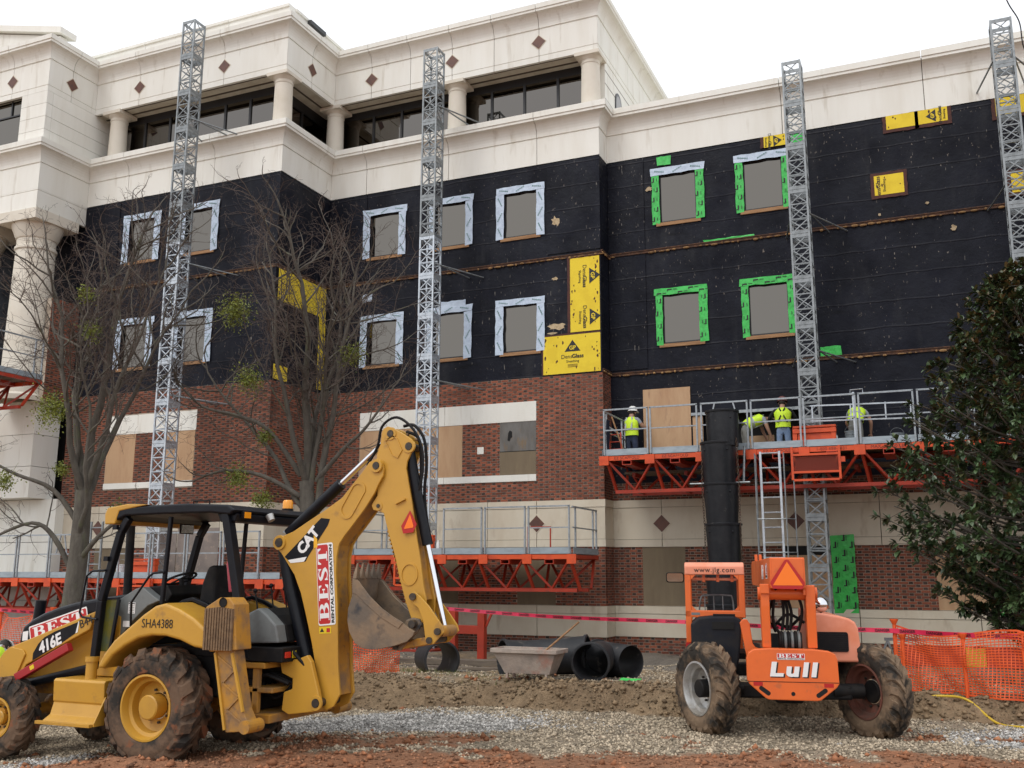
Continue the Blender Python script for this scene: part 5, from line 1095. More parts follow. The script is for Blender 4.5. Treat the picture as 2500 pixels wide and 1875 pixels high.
inner = shift(BOOM[14:25], 1., (0, 0)); ribbon([(u - .03, v - .01) for u, v in inner], 10.366, 10.634, 'boom_web', m_ylm)
ribbon([(u + .05, v - .03) for u, v in BOOM[3:9]], 10.366, 10.634, 'boom_web', m_yl); ribbon([(u + .04, v) for u, v in BOOM[27:34]], 10.366, 10.634, 'boom_web', m_yl)
def pin(x, z, r, y0, y1, m=m_pin, ring=True):
    p = bh(MB().lathe([(0, y0), (r, y0), (r, y1), (0, y1)], 18, (x, 0, z), 'y'), 'pivot_pin', m, smooth=40)
    if ring: sub(MB().lathe([(r + .004, y0 + .008), (r + .035, y0 + .008), (r + .04, y0 + .03), (r + .004, y0 + .03)], 20, (x, 0, z), 'y').build('pin_boss', m_yl, smooth=40), p)
pin(-7.672, 2.482, .055, 10.30, 10.70); pin(-6.284, 3.394, .045, 10.29, 10.71); pin(-6.944, .597, .05, 10.17, 10.83)
ov = [(.085 * math.cos(t), (.13 if math.sin(t) > 0 else -.13) + .085 * math.sin(t)) for t in (2 * PI * k / 28 for k in range(28))]
def ring_poly(poly, s): return [(u * s, v * s) for u, v in poly]
def raised_ring(poly, c, y, ang, nm, s0=1., s1=1.16):
    ca, sa = math.cos(ang), math.sin(ang); f = lambda u, v: (c[0] + u * ca - v * sa, c[1] + u * sa + v * ca); n = len(poly); A = [f(*p) for p in ring_poly(poly, s0)]; B = [f(*p) for p in ring_poly(poly, s1)]
    vs_ = [(u, y, v) for u, v in A] + [(u, y - .012, v) for u, v in A] + [(u, y - .012, v) for u, v in B] + [(u, y, v) for u, v in B]
    return bh(MB().add(vs_, [(k * n + i, k * n + (i + 1) % n, (k + 1) * n + (i + 1) % n, (k + 1) * n + i) for k in range(3) for i in range(n)]), nm, m_yl)
raised_ring(ov, (-6.615, 2.985), 10.33, -.56, 'pressed_ring')
decc = [(-7.588, 2.305), (-7.067, 2.778), (-6.937, 2.763), (-6.964, 2.687), (-7.235, 2.31), (-7.271, 2.247), (-7.479, 2.228)]
sheet([(u + 7.2, v - 2.5) for u, v in decc[::-1]][::-1], (-7.2, 10.328, 2.5), (1, 0, 0), (0, 0, 1), .001).build('decal', m_blk, BH)
sheet([(-.30, -.235), (-.02, -.195), (-.06, -.255), (-.255, -.272)], (-7.235, 10.3265, 2.5), (1, 0, 0), (0, 0, 1), .001).build('decal', m_wht, BH)
lettering('CAT', m_wht, (-7.245, 10.3265, 2.50), (.66, 0, .75), (-.75, 0, .66), .185, BH, 'decal_lettering', offset=.009)
sheet([(-.045, -.05), (.07, .06), (.07, -.01), (.0, -.085)], (-7.165, 10.3255, 2.475), (.66, 0, .75), (-.75, 0, .66), .001).build('decal', mat('decal_yellow', (.85, .45, .02), rough=.4), BH)
best_decal(BH, (-6.962, 10.3275, 1.978), (-.088, 0, .985), (-.985, 0, -.088), .985, .245)
p = sheet(rrect(.17, .078, .004), (-6.945, 10.3275, 1.428), (1, 0, .05), (-.05, 0, 1), .001).build('warning_sticker', mat('sticker_yellow', (.75, .55, .02), rough=.5), BH)
sub(sheet([(-.03, -.022), (.03, -.022), (0, .028)], (-6.99, 10.3262, 1.427), (1, 0, .05), (-.05, 0, 1), .0006).build('sticker_mark', m_ink), p); sub(sheet(rrect(.05, .05, .003), (-6.90, 10.3262, 1.43), (1, 0, .05), (-.05, 0, 1), .0006).build('sticker_mark', m_red), p)
# stick
STICK = [(-6.262, 3.798), (-6.241, 3.855), (-6.176, 3.883), (-6.102, 3.856), (-5.969, 3.788), (-5.837, 3.705), (-5.811, 3.659), (-5.833, 3.559), (-5.894, 3.436), (-5.906, 3.349), (-5.866, 3.159), (-5.817, 2.934), (-5.772, 2.687), (-5.739, 2.504), (-5.687, 2.259), (-5.642, 1.978), (-5.599, 1.805), (-5.606, 1.614), (-5.686, 1.48), (-5.747, 1.497), (-5.795, 1.601), (-5.867, 1.773), (-5.954, 2.034), (-6.03, 2.309), (-6.131, 2.588), (-6.201, 2.819), (-6.259, 2.839), (-6.348, 2.863), (-6.376, 2.917), (-6.354, 2.958), (-6.298, 3.035), (-6.301, 3.199), (-6.321, 3.378), (-6.32, 3.544), (-6.272, 3.67)]
for y0, y1 in ((10.375, 10.405), (10.595, 10.625)): bh(pxz(STICK, y0, y1), 'stick_plate', m_yl, .006)
ribbon([(u - .03, v) for u, v in STICK[8:17]], 10.406, 10.594, 'stick_web', m_ylm); ribbon([(u + .03, v) for u, v in STICK[20:26]], 10.406, 10.594, 'stick_web', m_yl)
for k in range(18):
    t = k / 17; u, v = lerp(-6.145, -5.87, t), lerp(2.62, 1.79, t); bh(MB().prism([(u, v), (u - .018, v - .018), (u, v - .036)], 10.39, 10.61, lambda a, b, c: (a, c, b)), 'stick_tooth', m_ylm)
pin(-6.132, 3.788, .042, 10.355, 10.645); pin(-5.871, 3.62, .046, 10.355, 10.645); pin(-6.278, 2.91, .022, 10.36, 10.64)
raised_ring([(.10 * math.cos(t), .115 * math.sin(t)) for t in (2 * PI * k / 26 for k in range(26))], (-5.825, 2.095), 10.375, -.1, 'pressed_ring', 1., 1.14)
raised_ring([(-.10, .06), (.0, .13), (.06, .11), (.16, -.02), (.12, -.12), (.04, -.10)], (-6.12, 3.63), 10.375, -.2, 'pressed_ring', .92, 1.04)
bh(MB().bar((-6.03, 10.36, 2.93), (-5.90, 10.36, 2.985), .02, .035, (0, 1, 0)), 'stick_stop', m_yl)
# cylinders, rods, hoses
bh(MB().tube([(-7.66, 10.5, 2.60), (-6.901, 10.5, 3.211)], .075, 14), 'boom_cylinder', m_blk, smooth=40); bh(MB().tube([(-6.90, 10.5, 3.212), (-6.20, 10.5, 3.775)], .036, 12), 'piston_rod', m_chr, smooth=40)
bh(MB().tube([(-5.905, 10.47, 3.56), (-5.80, 10.48, 3.05), (-5.655, 10.5, 2.44)], [.06, .062, .066], 14), 'bucket_cylinder', m_blk, smooth=40); bh(MB().tube([(-5.657, 10.5, 2.45), (-5.415, 10.5, 1.50)], .034, 12), 'piston_rod', m_chr, smooth=40)
bh(MB().lathe([(.075, -.02), (.075, .02)], 16, (0, 0, 0)), 'hose_clamp', m_sil).matrix_local = Matrix.Translation((-5.80, 10.48, 3.02)) @ Matrix.Rotation(.22, 4, 'Y')
bh(MB().tube([(-7.66, 10.42, 2.40), (-7.55, 10.42, 1.95), (-7.24, 10.42, 1.05)], .085, 14), 'lift_cylinder', m_blk, smooth=40); bh(MB().tube([(-7.60, 10.62, 2.40), (-7.50, 10.62, 1.95), (-7.20, 10.62, 1.05)], .07, 14), 'lift_cylinder', m_blk2, smooth=40)
def hose(pts, r=.017, m=None): bh(MB().tube(pts, r, 8), 'hydraulic_hose', m or m_blk2, smooth=40)
def bez(p, n=18):
    p = [V(q) for q in p]; out = []
    for i in range(len(p) - 1):
        p0, p1, p2, p3 = p[max(i - 1, 0)], p[i], p[i + 1], p[min(i + 2, len(p) - 1)]
        for k in range(n):
            t = k / n; out.append(.5 * ((2 * p1) + (-p0 + p2) * t + (2 * p0 - 5 * p1 + 4 * p2 - p3) * t * t + (-p0 + 3 * p1 - 3 * p2 + p3) * t ** 3))
    return out + [p[-1]]
hose(bez([(-6.50, 10.45, 3.42), (-6.36, 10.45, 3.65), (-6.30, 10.45, 3.90), (-6.10, 10.45, 4.0), (-5.88, 10.45, 3.86), (-5.74, 10.45, 3.62), (-5.72, 10.45, 3.30), (-5.78, 10.45, 3.05)], 6))
hose(bez([(-6.05, 10.55, 3.90), (-5.90, 10.55, 3.90), (-5.76, 10.55, 3.72), (-5.72, 10.55, 3.40), (-5.74, 10.55, 3.05), (-5.68, 10.55, 2.60)], 6), .02)
hose(bez([(-5.98, 10.5, 3.82), (-5.82, 10.5, 3.74), (-5.77, 10.5, 3.50), (-5.77, 10.5, 3.0)], 6), .02)
for k in range(3): hose(bez([(-7.9, 10.3 + k * .12, .95), (-7.6, 10.25 + k * .1, .62), (-7.3, 10.3 + k * .1, .85), (-7.22, 10.4 + k * .05, 1.2)], 5), .02)
hose(bez([(-7.45, 10.25, 1.12), (-7.35, 10.2, 1.20), (-7.22, 10.2, 1.10), (-7.14, 10.22, 1.02)], 5), .022)
for k in range(14): bh(MB().ball((-6.1 + random.uniform(0, .30), 10.4 + random.uniform(0, .2), 3.80 - random.uniform(0, .1)), .022, 7, 5), 'caked_mud', m_mud) if k < 5 else None
# linkage and bucket
LINKP = [(-5.774, 1.862), (-5.719, 1.901), (-5.639, 1.845), (-5.527, 1.741), (-5.426, 1.62), (-5.337, 1.51), (-5.319, 1.445), (-5.378, 1.387), (-5.452, 1.311), (-5.517, 1.299), (-5.557, 1.354), (-5.576, 1.476), (-5.595, 1.579), (-5.658, 1.711), (-5.766, 1.786)]
for y0, y1 in ((10.30, 10.325), (10.675, 10.70)): bh(pxz(LINKP, y0, y1), 'bucket_linkage', m_yl, .005)
pin(-5.728, 1.839, .042, 10.275, 10.725, ring=False); pin(-5.395, 1.452, .04, 10.27, 10.73, ring=False); pin(-5.502, 1.351, .038, 10.28, 10.72, ring=False); pin(-5.72, 1.53, .045, 10.255, 10.745, ring=False); pin(-5.958, 1.27, .035, 10.3, 10.7, ring=False)
bh(MB().lathe([(.065, 10.33), (.065, 10.67)], 16, (-5.395, 0, 1.452), 'y'), 'rod_end', m_ylm, smooth=40)
for y in (10.34, 10.60): bh(MB().bar((-5.502, y + .03, 1.351), (-5.958, y + .03, 1.27), .06, .09, (0, 0, 1)), 'bucket_link', m_ylm, .01)
BUCK = [(-6.5, 1.895), (-6.493, 2.032), (-6.428, 2.013), (-6.392, 1.974), (-6.271, 1.839), (-6.083, 1.687), (-5.922, 1.595), (-5.809, 1.54), (-5.73, 1.486), (-5.652, 1.45), (-5.673, 1.403), (-5.748, 1.335), (-5.913, 1.283), (-6.069, 1.252), (-6.215, 1.231), (-6.33, 1.242), (-6.447, 1.296), (-6.533, 1.428), (-6.562, 1.553), (-6.556, 1.699), (-6.514, 1.817)]
for y0, y1 in ((10.21, 10.24), (10.76, 10.79)): bh(pxz(BUCK, y0, y1), 'bucket_side', m_buck, .004)
for y0, y1 in ((10.20, 10.209), (10.791, 10.80)): bh(pxz([(-6.505, 2.04), (-6.43, 2.03), (-6.265, 1.85), (-6.08, 1.70), (-5.92, 1.605), (-5.80, 1.55), (-5.86, 1.48), (-6.1, 1.60), (-6.32, 1.76), (-6.44, 1.86), (-6.50, 1.88)], y0, y1), 'side_cutter', m_buck, .003)
sh = BUCK[11:21] + [(-6.50, 1.90), (-6.49, 2.06)]; shi = [(u + (.025 if v > 1.3 else 0), v + (.025 if v < 1.35 else 0)) for u, v in sh]
vs_ = [(u, y, v) for q in (sh, shi) for u, v in q for y in (10.241, 10.759)]; n = len(sh)
fs_ = [(2 * i, 2 * i + 2, 2 * i + 3, 2 * i + 1) for i in range(n - 1)] + [(2 * n + 2 * i, 2 * n + 2 * i + 1, 2 * n + 2 * i + 3, 2 * n + 2 * i + 2) for i in range(n - 1)] + [(2 * n - 2, 4 * n - 2, 4 * n - 1, 2 * n - 1)]
bh(MB().add(vs_, fs_), 'bucket_shell', m_buck, smooth=50)
for k in range(5):
    y = 10.255 + k * .1225; bh(MB().add([(-6.51, y - .045, 2.04), (-6.455, y - .045, 2.04), (-6.455, y + .045, 2.04), (-6.51, y + .045, 2.04), (-6.50, y - .038, 2.10), (-6.455, y - .038, 2.10), (-6.455, y + .038, 2.10), (-6.50, y + .038, 2.10), (-6.475, y - .012, 2.225), (-6.46, y - .012, 2.225), (-6.46, y + .012, 2.225), (-6.475, y + .012, 2.225)], [(0, 1, 5, 4), (1, 2, 6, 5), (2, 3, 7, 6), (3, 0, 4, 7), (4, 5, 9, 8), (5, 6, 10, 9), (6, 7, 11, 10), (7, 4, 8, 11), (8, 9, 10, 11), (3, 2, 1, 0)]), 'bucket_tooth', m_buck, .006)
for y0, y1 in ((10.33, 10.37), (10.63, 10.67)): bh(pxz([(-5.83, 1.57), (-5.75, 1.60), (-5.66, 1.585), (-5.63, 1.52), (-5.68, 1.44), (-5.9, 1.22), (-6.02, 1.23), (-5.98, 1.32)], y0, y1), 'bucket_ear', m_buck, .008)
# slow-vehicle triangle folded on the stick
tri = [(-.02, .30), (-.11, .0), (-.04, -.085), (.08, -.085), (.10, -.01)]
o = sheet([(0, .185), (-.10, .0), (-.065, -.09), (.06, -.075), (.10, .02)], (-5.83, 10.345, 2.66), (1, .12, 0), (.06, 0, 1), .004).build('warning_triangle', m_refl, BH)
sub(sheet([(0.005, .14), (-.055, -.02), (-.055, -.035), (.055, -.02), (.06, 0)], (-5.83, 10.3405, 2.66), (1, .12, 0), (.06, 0, 1), .003).build('triangle_centre', m_fluo), o)

# ================================================================== telehandler, seen from behind
TH = thing('telehandler', 'orange telehandler seen from behind with muddy tyres and open cab', 'telehandler', (-1.95, 14.15, .0), math.radians(13))
def th(mb, name, m, bevel=0., **k): return mb.build(name, m, TH, bevel=bevel, local=True, **k)
XC = -.12
rz_ = math.radians(31)
make_wheel(TH, (-1.20, .05, .575), .585, .36, .35, 1, rot=(0, 0, rz_ + PI / 2 - PI / 2), mt=m_rubt, mrim=m_sil, mhub=m_blk2, n=20, dish=.16, hub=(.12, .14), bolts=8, lug=.035)
make_wheel(TH, (.98, .10, .575), .585, .36, .35, 1, rot=(0, 0, rz_), mt=m_rubt, mrim=m_rustrim, mhub=m_blk2, n=20, dish=.14, hub=(.15, .02), bolts=8, lug=.035)
for c in list(TH.children):      # the showing side of both wheels is their left
    if c.name.startswith('wheel'): c.rotation_euler = (0, 0, rz_ + PI / 2)
for x in (-1.15, .91): make_wheel(TH, (x, 2.75, .60), .585, .36, .35, 1, rot=(0, 0, PI / 2 + .2), mt=m_rubt, mrim=m_sil, mhub=m_blk2, n=20, dish=.14, bolts=6)
th(MB().box(-.95, .70, -.06, .16, .47, .66).box(-.3, .06, -.12, .3, .42, .72), 'rear_axle', m_blk2, .03)
th(MB().tube([(.45, .0, .58), (.85, .06, .58)], .10, 14), 'steering_knuckle', m_blk2, smooth=40); th(MB().tube([(-1.1, .04, .58), (-.7, .0, .58)], .09, 14), 'steering_knuckle', m_blk2, smooth=40)
th(MB().box(-.95, .72, 2.65, 2.85, .5, .7), 'front_axle', m_blk2, .02)
th(MB().box(-.45, -.32, -.66, 3.3, .62, .98).box(.07, .20, -.66, 3.3, .62, .98).box(-.31, .06, -.2, 3.2, .66, .9), 'chassis', m_blk2, .015)
pl = [(-.69, 1.04), (-.665, 1.11), (-.60, 1.155), (-.398, 1.172), (.154, 1.165), (.346, 1.143), (.415, 1.11), (.44, 1.05), (.448, .745), (.417, .70), (.216, .54), (.17, .53), (-.43, .535), (-.47, .555), (-.66, .72), (-.69, .77)]
cw = th(MB().prism(pl, -.75, -.60, lambda u, v, t: (u, t, v)), 'counterweight', m_ltor, .012)
sub(MB().box(-.683, .442, -.7525, -.7505, .754, .762).build('plate_seam', m_blk2), cw)
for cx, cz, an in ((-.475, .645, -.62), (.228, .630, .62)): 
    q = [(u * math.cos(an) - v * math.sin(an) + cx, u * math.sin(an) + v * math.cos(an) + cz) for u, v in rrect(.16, .055, .025)]; sub(MB().prism(q, -.752, -.751, lambda u, v, t: (u, t, v)).build('tie_slot', m_dark), cw)
sub(MB().lathe([(.026, -.752), (0, -.752)], 16, (-.125, 0, .613), 'y').build('bolt_hole', m_dark), cw)
for x0, x1, z0, z1 in ((-.613, -.497, .705, .752), (.26, .375, .70, .747)): sub(MB().box(x0, x1, -.7535, -.751, z0, z1).build('reflector', m_refl), cw)
for x, z in ((-.56, 1.01), (.30, 1.0), (-.56, .82), (.30, .81)): sub(MB().lathe([(.012, -.754), (0, -.754)], 8, (x, 0, z), 'y').build('bolt_head', m_ltor), cw)
def tl(txt, m, org, size, nm='lettering', **k): return sub(lettering(txt, m, org, (1, 0, 0), (0, 0, 1), size, None, nm, **k), cw)
tl('Lull', m_ink, (-.103, -.7525, .895), .235, offset=.013, shear=.12, space=1.22, sx=1.42); tl('Lull', m_wht, (-.118, -.7555, .905), .235, offset=.011, shear=.12, space=1.22, sx=1.42)
best_decal(cw, (-.133, -.752, 1.072), (1, 0, 0), (0, 0, 1), .345, .078, True, True)
# boom towers and boom
for s, xs in ((-1, (-.47, -.36)), (1, (.10, .22))):
    th(MB().prism([(-.62, 1.17), (-.45, 1.17), (-.35, 1.55), (-.42, 1.97), (-.66, 1.97), (-.66, 1.70)], xs[0], xs[1], lambda u, v, t: (t, u, v)), 'boom_tower', m_ltor, .012)
    th(MB().box(xs[0] - .035, xs[0] - .002, -.69, -.40, 1.84, 1.985) if s > 0 else MB().box(xs[1] - .12, xs[1] + .0, -.695, -.662, 1.86, 1.985), 'tower_cap', m_ltor, .008)
th(MB().prism([(-.9, 1.0), (-.34, .98), (-.30, 1.20), (-.55, 1.62), (-.70, 1.55)], -.62, -.55, lambda u, v, t: (t, u, v)) if False else MB().prism([(-.74, 1.47), (-.70, 1.515), (-.645, 1.515), (-.61, 1.46), (-.58, 1.20), (-.54, 1.15), (-.50, 1.14), (-.50, 1.0), (-.66, .99)], -.35, -.28, lambda u, v, t: (u, t, v)), 'side_plate', m_ltor, .01)
th(MB().lathe([(0, -.50), (.085, -.50), (.085, .255), (0, .255)], 20, (0, -.52, 1.86), 'x'), 'boom_pivot', m_ltor, smooth=40)
th(MB().box(-.35, .09, -.56, -.46, 1.78, 1.92), 'cross_member', m_ltor, .01)
bm = th(MB().box(-.345, .10, -.74, 3.6, 1.925, 2.325), 'boom', m_ltor, .012)
th(MB().box(-.32, .075, -.75, -.742, 1.93, 2.31), 'boom_end_cover', m_ltor, .006)
th(MB().box(-.30, .06, 3.6, 4.6, 1.96, 2.29), 'boom_extension', m_ltor, .01)
for x0, x1 in ((-.42, -.38), (-.36, -.32)): th(MB().box(x0, x1, 1.2, 1.3, 2.30, 2.40), 'boom_lug', m_ltor, .005)
o = th(MB().prism([(-.127, 2.30), (-.155, 2.29), (-.345, 2.01), (-.345, 1.985), (-.315, 1.925), (.055, 1.92), (.085, 1.985), (.085, 2.01), (-.10, 2.29)], -.772, -.768, lambda u, v, t: (u, t, v)), 'warning_triangle', m_refl)
sub(MB().prism([(-.127, 2.27), (-.315, 1.968), (.06, 1.968)], -.7745, -.7725, lambda u, v, t: (u, t, v)).build('triangle_centre', m_fluo), o)
best_decal(bm, (-.348, -.10, 2.15), (0, -1, 0), (0, 0, 1), .34, .20, True, True)
t_ = lettering('Lull', m_wht, (-.3475, .75, 2.13), (0, -1, 0), (0, 0, 1), .26, None, 'lettering', offset=.012, shear=.12); sub(t_, bm)
# hose drum and hoses between the towers
dr = th(MB().lathe([(0, -.25), (.11, -.25), (.11, .035), (0, .035)], 20, (0, -.50, 1.255), 'x'), 'hose_drum', m_blk2, smooth=40)
for k in range(6): sub(MB().lathe([(.112, -.235 + k * .043), (.128, -.222 + k * .043), (.128, -.208 + k * .043), (.112, -.198 + k * .043)], 20, (0, -.50, 1.255), 'x').build('hose_coil', m_gry if k % 2 else m_blk2, smooth=40), dr)
for pts in ([(-.27, -.58, 1.92), (-.31, -.5, 1.65), (-.30, -.45, 1.45), (-.22, -.45, 1.33)], [(-.24, -.55, 1.90), (-.36, -.45, 1.62), (-.28, -.4, 1.36)], [(-.02, -.58, 1.92), (.06, -.5, 1.66), (.02, -.45, 1.42), (-.02, -.45, 1.34)], [(-.15, -.45, 1.78), (-.12, -.42, 1.62), (-.14, -.42, 1.38)], [(-.11, -.45, 1.78), (-.07, -.42, 1.6), (-.10, -.42, 1.38)], [(-.18, -.45, 1.78), (-.17, -.42, 1.6), (-.20, -.42, 1.38)], [(-.3, -.3, 1.50), (-.1, -.25, 1.42), (.08, -.3, 1.58)], [(-.3, -.3, 1.42), (-.1, -.2, 1.58), (.1, -.3, 1.48)]):
    th(MB().tube(bez(pts, 6), .02, 8), 'hydraulic_hose', m_blk2, smooth=40)
th(MB().ball((-.31, -.42, 1.52), .05, 10, 8), 'filter_bowl', m_sil)
th(MB().box(-.34, .08, .30, .36, 1.0, 1.3), 'inner_bulkhead', m_blk2)
# cab: open frame on the left
cx0, cx1, cyb, cyf = -1.46, -.62, .45, 1.65
def bent(ya, yb):
    mb = MB(); t = .085
    mb.box(cx0, cx0 + t, ya, yb, 1.15, 2.16).box(cx1 - t, cx1, ya, yb, 1.58, 2.16).box(cx0, cx1, ya, yb, 1.50, 1.60); return mb
th(bent(cyb, cyb + .07), 'cab_rear_frame', m_ltor, .012)
th(MB().prism([(cyb - .01, 2.10), (cyb - .01, 2.22), (cyb + .06, 2.275), (cyf, 2.275), (cyf, 2.19), (cyb + .10, 2.19), (cyb + .06, 2.10)], cx0, cx1, lambda u, v, t: (t, u, v)), 'cab_roof', m_fade, .015)
for sx_, sz_ in ((cx0 + .085, -1), (cx1 - .085, 1)):
    for zz, s2 in ((1.60, 1), (2.10, -1)): th(MB().prism([(0, 0), (-sz_ * .07, 0), (0, s2 * .07)], cyb + .002, cyb + .06, lambda u, v, t: (sx_ + u, t, zz + v)), 'window_corner', m_ltor)
for x in (cx0 + .03, cx1 - .07): th(MB().box(x, x + .06, cyf - .06, cyf, .9, 2.19), 'cab_post', m_ltor, .01)
th(MB().box(cx0, cx0 + .07, cyb + .07, cyb + .16, .85, 1.5), 'cab_side', m_ltor, .01)
th(MB().tube([(cx0 + .1, cyb + .12, 2.04), (cx1 - .1, cyb + .12, 2.035)], .022, 10), 'roof_brace', m_fade, smooth=40)
for k in range(3): th(MB().box(cx0 + .25 + k * .2, cx0 + .29 + k * .2, cyb + .09, cyb + .15, 2.0, 2.1), 'brace_clip', m_ltor)
th(MB().box(cx0 + .08, cx1, cyb + .2, cyf, .92, 1.0), 'cab_floor', m_blk2); th(MB().box(-1.25, -.85, .95, 1.3, 1.0, 1.35), 'seat', m_blk2, .04)
th(MB().tube(bez([(-1.28, 1.0, 1.40), (-1.24, 1.0, 1.75), (-1.15, 1.0, 1.80), (-.85, 1.0, 1.80), (-.78, 1.0, 1.75), (-.76, 1.0, 1.40)], 6), .012, 8).tube([(-1.05, 1.0, 1.4), (-1.05, 1.0, 1.8)], .008, 6).tube([(-1.18, 1.0, 1.4), (-1.18, 1.0, 1.79)], .008, 6).tube([(-.92, 1.0, 1.4), (-.92, 1.0, 1.8)], .008, 6), 'backrest_frame', m_galv, smooth=40)
lettering('www.jlg.com', m_ink, (-1.035, cyb - .0155, 2.168), (1, 0, 0), (0, 0, 1), .10, TH, 'lettering', local=True, sx=1.0, space=1.12, extrude=.001)
th(MB().box(-1.38, -1.26, cyb - .004, cyb - .001, 1.535, 1.57), 'serial_plate', m_gry)
mr = th(MB().prism(rrect(.26, .145, .035), 0, .04, lambda u, v, t: (-1.60 + u, .58 + t - v * .35, 2.06 + v)), 'side_mirror', m_blk2, .008)
sub(MB().prism(rrect(.235, .12, .03), -.003, -.001, lambda u, v, t: (-1.60 + u, .58 + t - v * .35, 2.06 + v)).build('mirror_glass', m_chr), mr)
sub(MB().tube([(-1.50, .62, 2.06), (-1.44, .6, 2.10)], .012, 6).build('mirror_arm', m_ltor), mr)
tk = [(-1.39, 1.15), (-1.39, 1.424), (-1.281, 1.514), (-1.101, 1.534), (-.799, 1.537), (-.695, 1.485), (-.72, 1.15), (-.75, .95), (-.82, .70), (-1.0, .70), (-1.1, 1.05)]
th(MB().prism(tk[::-1], .10, .95, lambda u, v, t: (u, t, v)), 'fuel_tank', mat('black_moulded_plastic', (.012, .014, .020), (.02, .02, .022), 4, rough=.55, spec=.2), .03, seg=3)
th(MB().box(-1.10, -.80, .085, .099, 1.36, 1.46), 'tank_recess', m_dark); th(MB().box(-1.08, -.78, .12, .3, 1.537, 1.56), 'tank_bracket', m_blk2)
th(MB().box(-1.47, -1.40, .40, .46, .90, 1.15), 'marker_strip', m_refl); th(MB().box(-1.43, -1.395, .38, .398, .98, 1.12), 'marker_label', m_wht)
# engine hood on the right
hd = [(.25, 1.60), (.413, 1.585), (.60, 1.555), (.72, 1.525), (.80, 1.475), (.835, 1.386), (.86, 1.10), (.86, .95), (.25, .95)]
th(MB().prism(hd[::-1], .05, 2.1, lambda u, v, t: (u, t, v)), 'engine_hood', m_fade, .03, seg=3)
th(MB().prism(rrect(.44, .26, .03), 0, .012, lambda u, v, t: (.475 + u, .045 - t, 1.215 + v)), 'hood_grille', m_blk2)
for k in range(9): th(MB().box(.27, .68, .028, .0325, 1.10 + k * .026, 1.108 + k * .026), 'grille_slat', m_blk)
mi = th(MB().ball((.385, .25, 1.70), .105, 24, 16), 'convex_mirror', m_chr, smooth=60); sub(MB().tube([(.385, .28, 1.55), (.385, .28, 1.62)], .015, 6).build('mirror_stalk', m_blk2), mi)
